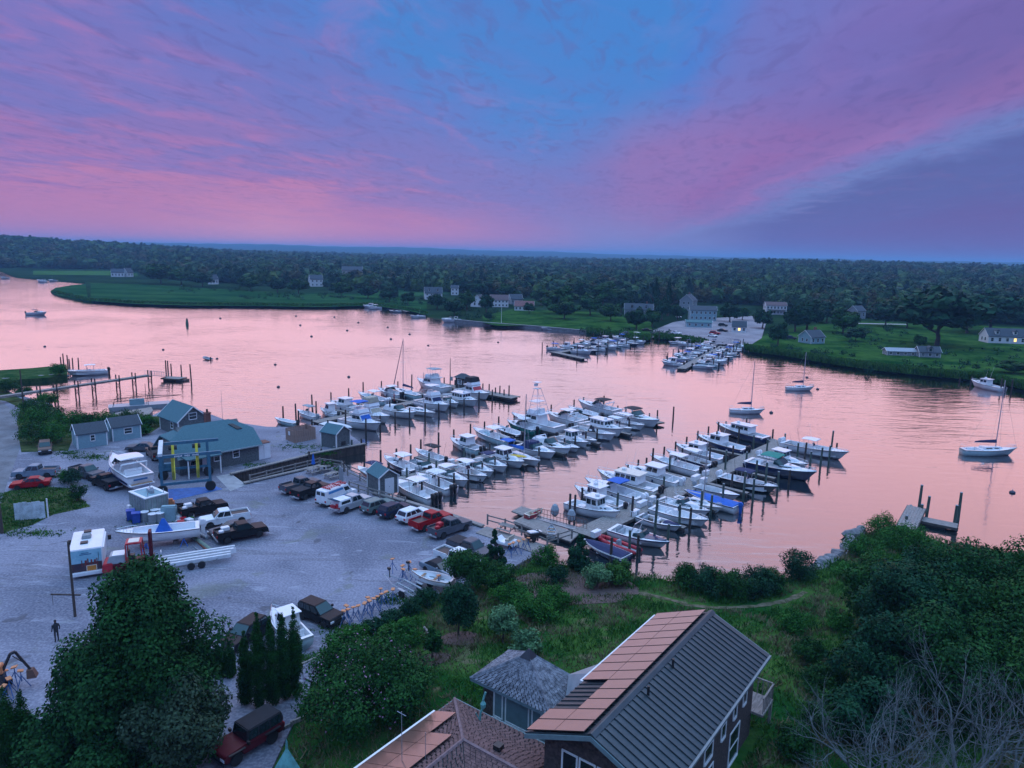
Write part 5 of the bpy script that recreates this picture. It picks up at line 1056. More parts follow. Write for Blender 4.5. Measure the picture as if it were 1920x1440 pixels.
def lower_body(L, W, H, xr, xf, r, zb=.32, nose=.78, tail=.9, hood=None, bump=.06):
    """side profile with real wheel openings, slightly narrowed above the waist"""
    h = hood or H; pr = [(-L/2+.05, zb+.08)]+arch(xr, zb, r)+arch(xf, zb, r)+[(L/2-.08, zb+.05), (L/2, zb+.22), (L/2-.03, H*nose+.0), (L/2-.18, h-.04), (xf-r*.9, h+.02), (-L/2+.04, H*1.0), (-L/2, H*tail), (-L/2-.02, zb+.3)]
    m = MB(); n = len(pr); S = []
    for y, k in ((-W/2+.09, .0), (-W/2, .5), (W/2, .5), (W/2-.09, .0)):
        S.append([(x, y, z) for x, z in pr])
    inner = [(x, z) for x, z in pr]
    m.xz(inner, -W/2, W/2); return m
def car(kind, col, rear, front, label, zo=0., cargo=None, cap=None, rack=None, name=None, gate=False, stripe=None):
    a = G(*rear, LOT+.6); b = G(*front, LOT+.6); p = (a+b)/2; p.z = LOT+.012+zo; t = thing(name or dict(pickup='pickup_truck', suv='suv', sedan='sedan_car', van='van', jeep='off_road_car', conv='convertible_car')[kind], label, dict(pickup='pickup truck', suv='suv', sedan='car', van='van', jeep='suv', conv='car')[kind], p, heading(a, b), 'parked vehicles', .95 if kind == 'jeep' else .9)
    def mk():
        if kind == 'pickup':
            L, Wd, H = 5.7, 1.95, 1.18; xr, xf, r = -1.78, 1.80, .47; wr = .40
            body = lower_body(L, Wd, H, xr, xf, r, .42, .80, .95, 1.16); cb = frustum(-.72, 1.35, .86, H, 1.90, .72, .16, .86)
        elif kind == 'suv':
            L, Wd, H = 4.6, 1.85, 1.05; xr, xf, r = -1.35, 1.38, .42; wr = .36; body = lower_body(L, Wd, H, xr, xf, r, .34, .80, .95, 1.02); cb = frustum(-2.22, .98, .86, H-.02, 1.68, .85, .38, .84)
        elif kind in ('sedan', 'conv'):
            L, Wd, H = 4.7, 1.82, .92; xr, xf, r = -1.36, 1.42, .39; wr = .34; body = lower_body(L, Wd, H, xr, xf, r, .28, .80, .98, .90); cb = frustum(-1.75, 1.0, .82, H-.02, 1.44 if kind == 'sedan' else 1.32, .95, .78, .80)
        elif kind == 'van':
            L, Wd, H = 5.8, 2.05, 1.15; xr, xf, r = -1.75, 1.85, .45; wr = .38; body = lower_body(L, Wd, H, xr, xf, r, .40, .85, .98, 1.18); cb = frustum(-2.88, 2.05, .98, H-.01, 2.25, .75, .06, .90)
        else:
            L, Wd, H = 4.3, 1.80, 1.08; xr, xf, r = -1.25, 1.30, .48; wr = .42; body = lower_body(L, Wd, H, xr, xf, r, .48, .92, .99, 1.08); cb = frustum(-2.1, .55, .82, H, 1.82, .16, .04, .92)
        fc = faces_of(cb); gl = MB()
        if kind == 'pickup': 
            for q, (u0, u1, u2, u3) in (('right', (.06, .47, .52, .90)), ('left', (.10, .48, .53, .94))): gl.pane(fc[q], u0, u1, .12, .86).pane(fc[q], u2, u3, .12, .86)
            gl.pane(fc['back'], .08, .92, .15, .88)
        elif kind == 'van': gl.pane(fc['right'], .76, .95, .30, .78).pane(fc['left'], .05, .24, .30, .78).pane(fc['back'], .10, .45, .45, .85).pane(fc['back'], .55, .90, .45, .85)
        elif kind == 'conv': pass
        else:
            for q in ('right', 'left'):
                for u0, u1 in ((.05, .30), (.34, .62), (.66, .93)): gl.pane(fc[q], u0, u1, .14, .86)
            gl.pane(fc['back'], .08, .92, .18, .88)
        kids = [('window', gl.mesh('window', GLASS), None, [])] if gl.v else []
        kids.append(('windscreen', MB().pane(fc['front'], .05, .95, .08, .92).mesh('windscreen', GLASSG if kind != 'jeep' else GLASS), None, []))
        R = [row('body', body, col, bevel=.045), row('cabin' if kind != 'conv' else 'soft_top', MB().hexa(cb), col if kind not in ('conv', 'jeep') else CBLACK, kids, bevel=.05)]
        if kind == 'pickup' and not cap:
            R.append(row('truck_bed', MB().box((-1.80, 0, H+.012), (1.92, 1.62, .02)), BLACK)); rim = MB()
            for s in (-1, 1): rim.box((-1.80, s*.90, H+.10), (2.02, .10, .22))
            rim.box((-2.80, 0, H+.10), (.08, 1.8, .22)); R.append(row('bed_rail', rim, col, bevel=.02))
            if cargo == 'red': R.append(row('cargo', MB().box((-1.5, .1, H+.3), (.8, .7, .5)).box((-2.2, -.3, H+.2), (.6, .5, .35)), REDP, bevel=.08)); R.append(row('gas_bottle', MB().lathe([(.12, H), (.12, H+.7), (.05, H+.85)], 8, (-1.0, .3, 0)).lathe([(.12, H), (.12, H+.7), (.05, H+.85)], 8, (-1.0, -.3, 0)), BLACK))
            if cargo == 'white': R.append(row('cargo', MB().box((-1.7, .25, H+.24), (.9, .7, .42)).box((-2.3, -.4, H+.18), (.5, .5, .3)), WHITE, bevel=.05))
            if cargo == 'lid': R.append(row('bed_cover', MB().box((-1.80, 0, H+.24), (2.02, 1.84, .06)), CBLACK))
        if cap:
            c = frustum(-2.82, -.74, .90, H+.0, 1.88, .04, .12, .88); f2 = faces_of(c); m = MB()
            for q in ('left', 'right'): m.pane(f2[q], .14, .86, .25, .75)
            R.append(row('bed_cap', MB().hexa(c), cap, [('window', m.mesh('window', GLASS), None, [])], bevel=.05))
            if gate: R.append(row('tailgate', MB().box((-3.1, 0, H-.35), (.55, 1.6, .06)), col)); R.append(row('raised_hatch', MB().box((-3.0, 0, 1.98), (.75, 1.5, .05), ry=.25), GLASS)); R.append(row('tool_load', MB().box((-2.95, .2, H-.15), (.3, .8, .35)).box((-2.88, -.4, H), (.1, .4, .6)), REDP))
        if kind == 'van' and stripe:
            m = MB()
            for q in ('right', 'left'): m.pane(fc[q], .12, .72, .58, .86, .014)
            R.append(row('side_panel', m, stripe)); m = MB()
            for s in (-1, 1): m.hexa([(-1.9, s*1.03-.012, .98), (.7, s*1.03-.012, 1.0), (.7, s*1.03+.012, 1.0), (-1.9, s*1.03+.012, .98), (-1.2, s*1.01-.012, 1.12), (1.0, s*1.01-.012, 1.14), (1.0, s*1.01+.012, 1.14), (-1.2, s*1.01+.012, 1.12)])
            R.append(row('swoosh_decal', m, stripe))
        if rack:
            m = MB()
            for y in (-.55, -.2, .2, .5): m.tube((-2.2, y, 2.42), (1.3, y, 2.42), .045, None, 5)
            for x in np.arange(-2.1, 1.3, .42): m.box((x, .35, 2.44), (.05, .36, .04)).box((x, -.38, 2.44), (.05, .36, .04))
            for x in (-1.8, 0., 1.): m.box((x, 0, 2.34), (.08, 1.5, .12))
            R.append(row('ladder_rack', m, rack))
        m = MB(); h = MB(); tl = H*.82
        for s in (-1, 1): m.box((-L/2+.0, s*(Wd/2-.16), tl), (.08, .24, .24)); h.box((L/2-.07, s*(Wd/2-.24), H*.70), (.12, .40, .16))
        for s in (-1, 1):
            q = MB().box((-L/2+.0, s*(Wd/2-.16), tl), (.10, .24, .24)); R.append(row('tail_lamp', q, TAIL)); q = MB().box((L/2-.05, s*(Wd/2-.25), H*.70), (.14, .40, .17)); R.append(row('headlamp', q, HEADL))
            R.append(row('wing_mirror', MB().box((.95 if kind in ('pickup', 'van') else .55, s*(Wd/2+.1), H+.12), (.14, .2, .2)), col if kind != 'jeep' else BLACK))
        R.append(row('bumper', MB().box((-L/2-.02, 0, .50), (.14, Wd*.92, .18)), ALU if kind == 'pickup' else BLACK, bevel=.03)); R.append(row('bumper', MB().box((L/2-.01, 0, .46), (.12, Wd*.92, .24)), BLACK, bevel=.03)); R.append(row('number_plate', MB().box((-L/2-.10, 0, .62), (.02, .32, .16)), WHITE))
        R.append(row('grille', MB().box((L/2-.03, 0, H*.62), (.08, Wd*.5, .28)), BLACK))
        R.append(row('underbody', MB().box((0, 0, .50), (L*.92, Wd*.62, .34)), BLACK))
        R += wheels([(xr, -Wd/2+.13), (xr, Wd/2-.13), (xf, -Wd/2+.13), (xf, Wd/2-.13)], wr)
        if kind == 'jeep':
            R.append(row('spare_wheel', MB().lathe([(.2, -2.42), (.40, -2.42), (.42, -2.36), (.42, -2.24), (.2, -2.2)], 14, (0, 0, .98), 'x'), RUBBER)); f = MB()
            for x in (xr, xf):
                for s in (-1, 1): f.box((x, s*.93, .98), (1.15, .22, .08))
            R.append(row('fender', f, BLACK, bevel=.03))
        return R
    spawn(proto((kind, col.name, cargo, cap.name if cap else 0, rack.name if rack else 0, gate, stripe.name if stripe else 0), mk), t); return t
car('pickup', P_SBLUE, (108, 885), (26, 888), 'steel blue pickup parked behind the red sedan', cargo=None)
car('sedan', P_RED, (92, 902), (22, 908), 'red sedan by the grass verge')
car('pickup', P_GREY, (138, 881), (188, 893), 'dark grey pickup nose out beside the hedge bushes')
car('pickup', P_BLACK, (219, 913), (179, 896), 'black pickup with covered bed behind the big stored cruiser', cargo='lid')
car('suv', P_BRN, (85, 832), (84, 848), 'dark SUV standing alone near the road bend')
car('sedan', P_GREY, (292, 838), (240, 838), 'dark grey sedan in front of the sheds')
car('pickup', P_BRN, (300, 858), (283, 842), 'brown pickup beside the travel lift', cargo='lid')
car('pickup', P_BLACK, (340, 962), (420, 945), 'black pickup with white cargo behind the white pickup', cargo='white')
car('pickup', P_WHITE, (463, 966), (378, 980), 'white pickup in the middle of the yard')
car('sedan', P_GREY, (466, 982), (396, 1000), 'grey sedan squeezed between white and black pickups')
car('pickup', P_BLACK, (404, 1010), (499, 990), 'black lifted pickup with white boxes in its bed', cargo='white', zo=.1)
car('pickup', P_GREY, (533, 919), (593, 903), 'dark pickup nearest the picnic deck')
car('pickup', P_BLACK, (556, 929), (610, 911), 'dark pickup with rubbish in its bed beside the white van', cargo='lid')
car('van', P_WHITE, (598, 944), (662, 919), 'white work van with blue panels and ladders on top', rack=REDP, stripe=pm('van_blue', (.05, .24, .50), .4))
car('pickup', P_SILV, (621, 958), (697, 931), 'silver pickup with white cap and open tailgate', cap=P_WHITE, gate=True)
car('suv', P_SAGE, (681, 957), (736, 939), 'sage grey SUV in the fence row')
car('suv', P_DBLUE, (715, 965), (764, 947), 'dark blue SUV between the sage and white SUVs')
car('suv', P_WHITE, (744, 977), (806, 954), 'white SUV in the fence row')
car('pickup', P_RED, (773, 989), (842, 965), 'red pickup in the fence row')
car('pickup', P_GREY, (808, 1002), (877, 978), 'dark pickup carrying red cargo at the fence row end', cargo='red')
car('pickup', P_GREY, (852, 1020), (914, 1042), 'dark pickup half hidden by the spruce', cargo='lid')
car('pickup', P_WHITE, (824, 1037), (894, 1064), 'white pickup with roof rails facing the shrubs')
car('conv', P_SBLUE, (800, 1053), (852, 1076), 'blue grey convertible with dark soft top')
car('suv', P_BLACK, (567, 1137), (633, 1163), 'black crossover alone on the gravel')
car('suv', P_BLACK, (478, 1176), (440, 1202), 'black car with tan roof behind the cypress row')
car('jeep', P_DRED, (512, 1358), (412, 1418), 'dark red off-road car with black hardtop on the drive')
# cars in the far yard
for i, (r, f, kd, c, lb) in enumerate((((1345, 609), (1366, 610), 'suv', P_BLACK, 'black SUV before the far blue marina building'), ((1333, 624), (1348, 625), 'suv', P_RED, 'red SUV in the far yard'), ((1262, 623), (1275, 625), 'sedan', P_WHITE, 'white car by the far dock gate'), ((1345, 618.5), (1365, 620), 'sedan', P_BLACK, 'black car beside the small lit cottage'), ((1330, 628), (1342, 630), 'sedan', P_WHITE, 'white car behind the far dock head'), ((1205, 618), (1222, 619), 'sedan', P_BLACK, 'black car at the edge of the far lawn'), ((1269, 593), (1276, 595), 'suv', P_WHITE, 'white SUV left of the blue marina building'), ((1474, 633), (1492, 634), 'suv', P_DBLUE, 'dark SUV beside the small blue cottage'))):
    car(kd, c, r, f, lb)
# ---------------------------------------------------------------- buildings of the marina
def wall_window(t, face, u0, u1, v0, v1, mull=True, frame=None, glass=None, name='window'):
    """framed window on a wall face: frame part with a recessed pane as sub-part"""
    a, b, d, e = (Vector(x) for x in face); w = (b-a).length; h = (e-a).length; fu = .09/w; fv = .09/h; fr = MB()
    fr.pane(face, u0-fu, u0, v0-fv, v1+fv, .05).pane(face, u1, u1+fu, v0-fv, v1+fv, .05).pane(face, u0, u1, v1, v1+fv, .05).pane(face, u0, u1, v0-fv*1.4, v0, .08)
    if mull: fr.pane(face, u0, u1, (v0+v1)/2-fv*.3, (v0+v1)/2+fv*.3, .045)
    f = part(name, fr, frame or TRIM, t); part('pane', MB().pane(face, u0, u1, v0, v1, .02), glass or GLASS, f)
def gable(t, L, W, h, rh, wall, roof, over=.3, th=.14, trim=True, clip=0., name='wall'):
    """gabled block along x: walls and two roof slopes; clip makes jerkinhead ends"""
    part(name, MB().yz([(-W/2, 0), (W/2, 0), (W/2, h), (0, h+rh-.02), (-W/2, h)], -L/2, L/2), wall, t); k = rh/(W/2); ey = W/2+over; ez = h-over*k
    r = part('roof', MB().hexa([(-L/2-over, -ey, ez), (L/2+over, -ey, ez), (L/2+over, 0, h+rh), (-L/2-over, 0, h+rh), (-L/2-over, -ey, ez+th), (L/2+over, -ey, ez+th), (L/2+over, 0, h+rh+th), (-L/2-over, 0, h+rh+th)]).hexa([(-L/2-over, 0, h+rh), (L/2+over, 0, h+rh), (L/2+over, ey, ez), (-L/2-over, ey, ez), (-L/2-over, 0, h+rh+th), (L/2+over, 0, h+rh+th), (L/2+over, ey, ez+th), (-L/2-over, ey, ez+th)]), roof, t)
    if trim:
        m = MB()
        for s in (-1, 1):
            x = s*(L/2+over+.02)
            for q in (-1, 1): m.hexa([(x-.03, q*ey, ez-.04), (x+.03, q*ey, ez-.04), (x+.03, 0, h+rh-.04), (x-.03, 0, h+rh-.04), (x-.03, q*ey, ez+th+.03), (x+.03, q*ey, ez+th+.03), (x+.03, 0, h+rh+th+.03), (x-.03, 0, h+rh+th+.03)])
        part('barge_board', m, TRIM, t)
        for sx in (-1, 1):
            for sy in (-1, 1): part('corner_board', MB().box((sx*(L/2-.03), sy*(W/2-.03), h/2), (.16, .16, h)), TRIM, t)
    return r
def wfaces(L, W, h): return dict(front=(Vector((-L/2, -W/2, 0)), Vector((L/2, -W/2, 0)), Vector((L/2, -W/2, h)), Vector((-L/2, -W/2, h))), back=(Vector((L/2, W/2, 0)), Vector((-L/2, W/2, 0)), Vector((-L/2, W/2, h)), Vector((L/2, W/2, h))), right=(Vector((L/2, -W/2, 0)), Vector((L/2, W/2, 0)), Vector((L/2, W/2, h)), Vector((L/2, -W/2, h))), left=(Vector((-L/2, W/2, 0)), Vector((-L/2, -W/2, 0)), Vector((-L/2, -W/2, h)), Vector((-L/2, W/2, h))))
def along(a, b, z, depth):
    """thing centre and heading for a block whose front (viewer) foot runs a->b"""
    A = G(*a, z); Bq = G(*b, z); d = (Bq-A).normalized(); n = Vector((-d.y, d.x, 0)); return (A+Bq)/2+n*depth/2, atan2(d.y, d.x), (Bq-A).length
def office():
    c, rz, L = along((338, 892), (486, 863), LOT, 8.0); Wd, h, rh = 8.0, 2.7, 3.0; t = thing('marina_office', 'grey shingled marina office with big slate green roof and skylight', 'building', c, rz)
    part('wall', MB().box((0, 0, h/2), (L, Wd, h)).yz([(-Wd/2, h), (Wd/2, h), (0, h+rh-.1)], -L/2+1.2, L/2-1.2), SHING, t); e = .55; ez = h-.3; X = L/2+.4; Y = Wd/2+e; rx = L/2-2.4; m = MB(); th = .15
    P = [(-X, -Y, ez), (X, -Y, ez), (X, Y, ez), (-X, Y, ez), (-X+.1, -Y*.42, h+rh*.56), (X-.1, -Y*.42, h+rh*.56), (X-.1, Y*.42, h+rh*.56), (-X+.1, Y*.42, h+rh*.56), (-rx, 0, h+rh), (rx, 0, h+rh)]
    F = [(0, 1, 5, 4), (4, 5, 9, 8), (2, 3, 7, 6), (6, 7, 8, 9), (5, 6, 9), (7, 4, 8)]; m.add(P, F); m.add([(x, y, z-th) for x, y, z in P], [tuple(reversed(f)) for f in F])
    for a, b in ((0, 1), (1, 5), (5, 6), (6, 2), (2, 3), (3, 7), (7, 4), (4, 0)): m.quad(P[a], P[b], (P[b][0], P[b][1], P[b][2]-th), (P[a][0], P[a][1], P[a][2]-th))
    roof = part('roof', m, ROOFT, t); part('gable_wall', MB().yz([(-Wd/2*.86, h), (Wd/2*.86, h), (Y*.40, h+rh*.5), (-Y*.40, h+rh*.5)], -L/2+.1, -L/2+1.3).yz([(-Wd/2*.86, h), (Wd/2*.86, h), (Y*.40, h+rh*.5), (-Y*.40, h+rh*.5)], L/2-1.3, L/2-.1), SHING, t)
    fc = wfaces(L, Wd, h)
    for u in (.13, .42, .66): wall_window(t, fc['front'], u, u+.075, .42, .86)
    part('fascia_board', MB().box((0, -Y-.02, ez-.06), (2*X, .06, .18)).box((0, Y+.02, ez-.06), (2*X, .06, .18)), pm('grey_trim', (.30, .38, .40), .6), t)
    sk = [Vector(P[i]) for i in (4, 5, 9, 8)]; s = part('skylight', MB().pane(sk, .80, .87, .05, .55, .14), BLACK, roof); part('chimney', MB().box((.05*L, 1.2, h+rh+.2), (.7, .7, 1.6)).box((.05*L, 1.2, h+rh+1.05), (.85, .85, .14)), BRICK, roof); part('chimney_pot', MB().lathe([(.16, h+rh+1.1), (.14, h+rh+1.6)], 8, (.05*L, 1.2, 0)), BLACK, roof)
    part('antenna', MB().tube((.22*L, .5, h+rh-.2), (.22*L, .5, h+rh+4.2), .03, .02, 4).tube((.22*L-.4, .5, h+rh+2.6), (.22*L+.4, .5, h+rh+2.6), .02, None, 4), STEEL, roof)
    d = part('door', MB().pane(fc['front'], .27, .335, .0, .74, .05), TRIM, t); part('handle', MB().box((-L/2+L*.33, -Wd/2-.09, 1.0), (.06, .06, .12)), STEEL, d)
    p = part('porch', MB().box((-L*.28, -Wd/2-1.2, 2.55), (4.6, 2.4, .14), ry=0), ROOFT, t); part('porch_post', MB().box((-L*.28-2.1, -Wd/2-2.2, 1.25), (.14, .14, 2.5)).box((-L*.28+2.1, -Wd/2-2.2, 1.25), (.14, .14, 2.5)), TRIM, p)
office()
def small_house():
    c, rz, L = along((300, 806), (341, 796), LOT, 5.5); t = thing('boat_house', 'small grey gabled boat house behind the marina office', 'building', G(335, 812, LOT)+Vector((0, 2, 0)), radians(49)-pi/2); gable(t, 6.8, 4.8, 2.4, 2.1, SHING, ROOFT); fc = wfaces(6.8, 4.8, 4.0); wall_window(t, fc['right'], .38, .62, .62, .86); wall_window(t, wfaces(6.8, 4.8, 2.4)['front'], .6, .72, .4, .8)
small_house()
for i, (a, b, lb, door) in enumerate((((146, 842), (202, 834), 'blue grey garden shed with double doors and one window', True), ((212, 828), (265, 820), 'second blue grey shed with a wide white window', False))):
    c, rz, L = along(a, b, LOT, 3.4); t = thing('storage_shed', lb, 'shed', c, rz, 'yard sheds'); gable(t, L, 3.4, 2.2, 1.15, CLAPB, ROOFD, .18, .1); fc = wfaces(L, 3.4, 2.2)
    wall_window(t, fc['front'], .45 if door else .42, .58 if door else .68, .45, .82)
    if door: d = part('door', MB().pane(fc['left'], .22, .49, .02, .86, .04).pane(fc['left'], .51, .78, .02, .86, .04), CLAPB, t); part('door_trim', MB().pane(fc['left'], .485, .515, .0, .9, .06).pane(fc['left'], .18, .22, 0, .9, .06).pane(fc['left'], .78, .82, 0, .9, .06), TRIM, d)
def hut(a, b, dep, h, rh, lb, wall, door):
    c, rz, L = along(a, b, LOT, dep); t = thing('dock_hut', lb, 'hut', c, rz, 'dock huts'); Wd = dep
    # ridge across the front so that the gable faces along the dock
    gable(t, L, Wd, h, rh, wall, ROOFT, .15, .1); fc = wfaces(L, Wd, h)
    if door: d = part('door', MB().pane(fc['right'], .30, .78, .02, .9, .04), TRIM, t); part('handle', MB().box((L/2+.07, .1, 1.0), (.05, .05, .12)), STEEL, d)
    else: part('vent', MB().pane(fc['right'], .35, .65, .12, .4, .03), BLACK, t)
hut((602, 836), (631, 842), 3.0, 2.3, 1.0, 'grey shingled hut on the quay near the left dock', SHING, False)
hut((689, 916), (711, 930), 2.6, 2.3, .9, 'grey hut with a white door at the foot of the middle dock', SHING, True)
c, rz, L = along((486, 863), (506, 859), LOT, 1.8); t = thing('refrigerator_cabinet', 'tall white ice cabinet against the office end wall', 'cabinet', c, rz); part('case', MB().box((0, 0, 1.15), (2.0, 1.6, 2.3)), WHITE, t, bevel=.04); part('top', MB().box((0, 0, 2.34), (2.1, 1.7, .08)), pm('rust_top', (.16, .07, .05), .8, var=.3), t); part('door_seam', MB().box((0, -.815, 1.2), (.03, .03, 2.0)), STEEL, t)
# cedar enclosure, board by board
A = G(536, 824, LOT); Bq = G(553, 831, LOT); Cq = G(592, 823, LOT); D_ = A+(Cq-Bq)
t = thing('cedar_enclosure', 'cedar board enclosure on the quay behind the grey hut', 'fence', A); bmesh_ = MB().box((0, 0, .95), (.26, .05, 1.9)).mesh('board', CEDAR)
for p, q in ((A, Bq), (Bq, Cq), (Cq, D_), (D_, A)):
    n_ = int((q-p).length/.29)
    for i in range(n_):
        o = link('board', bmesh_, t, p.lerp(q, (i+.5)/n_)-A+Vector((0, 0, random.Random(i).uniform(-.05, .05))), heading(p, q))
part('notice', MB().box((*(A.lerp(Bq, .45)-A+Vector((-.06, -.06, 0)))[:2], 1.3), (.5, .06, .6), rz=heading(A, Bq)), WHITE, t)
# quay walls
def bulkhead(lb, pts, z0=-1.2, z1=1.32, th=.3, mat=None):
    Q = [G(*p, LOT) for p in pts]; t = thing('bulkhead', lb, 'wall', Q[0]); o = Q[0]
    for a, b in zip(Q[:-1], Q[1:]):
        d = b-a; L = d.length; c = (a+b)/2-o; part('sheathing', MB().box((c.x, c.y, (z0+z1)/2-LOT), (L, th, z1-z0), rz=heading(a, b)), mat or PILE, t); part('cap_timber', MB().box((c.x, c.y, z1-LOT+.08), (L+.1, th+.25, .16), rz=heading(a, b)), WOOD, t)
bulkhead('timber bulkhead along the quay by the grey hut', [(684, 834), (579, 854)]); bulkhead('pale capped wall along the far side of the lift slip', [(579, 855), (433, 891)]); bulkhead('timber wall along the near side of the lift slip', [(458, 908), (600, 875)]); bulkhead('timber bulkhead below the fence row of cars', [(700, 927), (760, 942), (830, 963), (905, 989)])
def rail_fence(lb, pts, h=1.1, n=None, z=LOT, rails=2, mat=None):
    Q = [G(*p, z) for p in pts]; t = thing('rail_fence', lb, 'fence', Q[0], 0, 'timber rail fences'); o = Q[0]
    for a, b in zip(Q[:-1], Q[1:]):
        L = (b-a).length; k = max(1, int(round(L/2.2)))
        for i in range(k+1):
            p = a.lerp(b, i/k)-o; part('post', MB().box((p.x, p.y, h/2), (.14, .14, h), rz=heading(a, b)), mat or WOOD, t)
        for r in range(rails):
            c = (a+b)/2-o; part('rail', MB().box((c.x, c.y, h*(.45+.43*r)), (L, .06, .13), rz=heading(a, b)), mat or WOOD, t)
rail_fence('timber rail beside the near edge of the lift slip', [(469, 905), (530, 889), (599, 872)]); rail_fence('rail around the picnic deck seats', [(600, 872), (641, 878), (652, 892)]); rail_fence('rail between picnic deck and the first console boat', [(652, 892), (675, 902), (690, 912)], rails=3); rail_fence('low rail in front of the fence row of cars', [(655, 917), (690, 929), (760, 948)])
rail_fence('stout rail along the launching deck', [(914, 984), (947, 993), (978, 1004), (1008, 1014), (1026, 1022)], 1.25); rail_fence('rail at the shore end of the right dock', [(1026, 1024), (1046, 1018), (1072, 1010)], 1.1)
# launching deck, float, gangway
t = thing('launching_deck', 'plank deck at the water edge beside the right dock', 'deck', G(960, 1012, LOT)); o = t.location.copy(); dk = polypx([(912, 988), (1028, 1025), (1008, 1040), (985, 1032), (940, 1016), (892, 1000)], LOT); d0 = Vector((dk[1][0]-dk[0][0], dk[1][1]-dk[0][1], 0)); part('planking', MB().prism([(x-o.x, y-o.y) for x, y in dk], .0, .09), WOOD, t)
t = thing('swim_float', 'low grey timber float with planked top off the launching deck', 'float', G(1010, 975, 0.)); o = t.location.copy()
part('planking', MB().prism([(x-o.x, y-o.y) for x, y in polypx([(959, 958), (978, 949), (1000, 956), (983, 967)], .5)], .35, .5), WOOD, t); part('planking', MB().prism([(x-o.x, y-o.y) for x, y in polypx([(963, 977), (984, 966), (1086, 1000), (1070, 1015), (1030, 1002)], .5)], .34, .49), WOOD, t)
part('float', MB().prism([(x-o.x, y-o.y) for x, y in polypx([(965, 978), (984, 968), (1080, 1000), (1068, 1012)], .5)], -.3, .33), BLACK, t)
t = thing('gangway_rail', 'rusty railed landing beside the timber float', 'railing', G(1050, 975, .5)); o = t.location.copy(); m = MB(); Q = [G(1008, 970, .5), G(1100, 993, .5)]
for k in range(16):
    p = Q[0].lerp(Q[1], k/15)-o; m.tube((p.x, p.y, 0), (p.x, p.y, 1.15), .025, None, 4)
for z in (.1, .6, 1.15): m.tube((Q[0]-o)+Vector((0, 0, z)), (Q[1]-o)+Vector((0, 0, z)), .03, None, 4)
part('railing', m, pm('rust', (.16, .07, .05), .85, var=.3), t); part('landing', MB().prism([(x-o.x, y-o.y) for x, y in polypx([(1004, 972), (1010, 966), (1102, 992), (1096, 999)], .5)], -.15, -.02), STEEL, t)
put_boat(boat_skiff(2.6, WHITE, GREYH), 'white dinghy beside the launching deck rail', (1034, 983), (1034, 1000), 'dinghy', LOT, cat='dinghy'); put_boat(boat_skiff(2.8, REDH, CREAM), 'small red and cream dinghy stored on the float', (1013, 955), (992, 962), 'dinghy', .5, cat='dinghy')
for i, (x, y) in enumerate(((1040, 968), (1071, 978))):
    single('covered_outboard', MB().lathe([(.15, 0), (.45, .3), (.5, .9), (.3, 1.4), (0, 1.6)], 8), CGREY, ('taller' if i == 0 else 'shorter')+' grey tarpaulin bundle on the railed landing', 'bundle', G(x, y, .5), 0, 'tarpaulin bundles')
# hut on the left dock head, light pole
t = thing('fuel_hut', 'dark shingled fuel hut on the left dock head', 'hut', G(868, 727, .8), radians(-37)); part('wall', MB().box((0, 0, 1.2), (2.6, 2.2, 2.4)), SHINGD, t); part('roof', MB().hexa([(-1.8, -1.5, 2.4), (1.8, -1.5, 2.4), (1.8, 1.5, 2.4), (-1.8, 1.5, 2.4), (-.5, -.2, 3.3), (.5, -.2, 3.3), (.5, .2, 3.3), (-.5, .2, 3.3)]), ROOFD, t); wall_window(t, wfaces(2.6, 2.2, 2.4)['front'], .3, .7, .45, .8)
t = thing('lamp_pole', 'tall thin mast beside the fuel hut', 'pole', G(844, 721, .8)); part('pole', MB().tube((0, 0, 0), (0, 0, 6.2), .14, .05, 6), PILE, t); part('meter_box', MB().box((.3, 0, 1.4), (.6, .5, .9)), STEEL, t)
for i, (x, y) in enumerate(((885, 729), (896, 732))): t = thing('fuel_pump', f'{("left", "right")[i]} dark fuel pump on the left dock head', 'pump', G(x, y, .8), 0, 'fuel pumps'); part('case', MB().box((0, 0, .8), (.9, .6, 1.6)), PILE, t, bevel=.05); part('display', MB().box((0, -.31, 1.2), (.5, .03, .3)), GLASS, t)
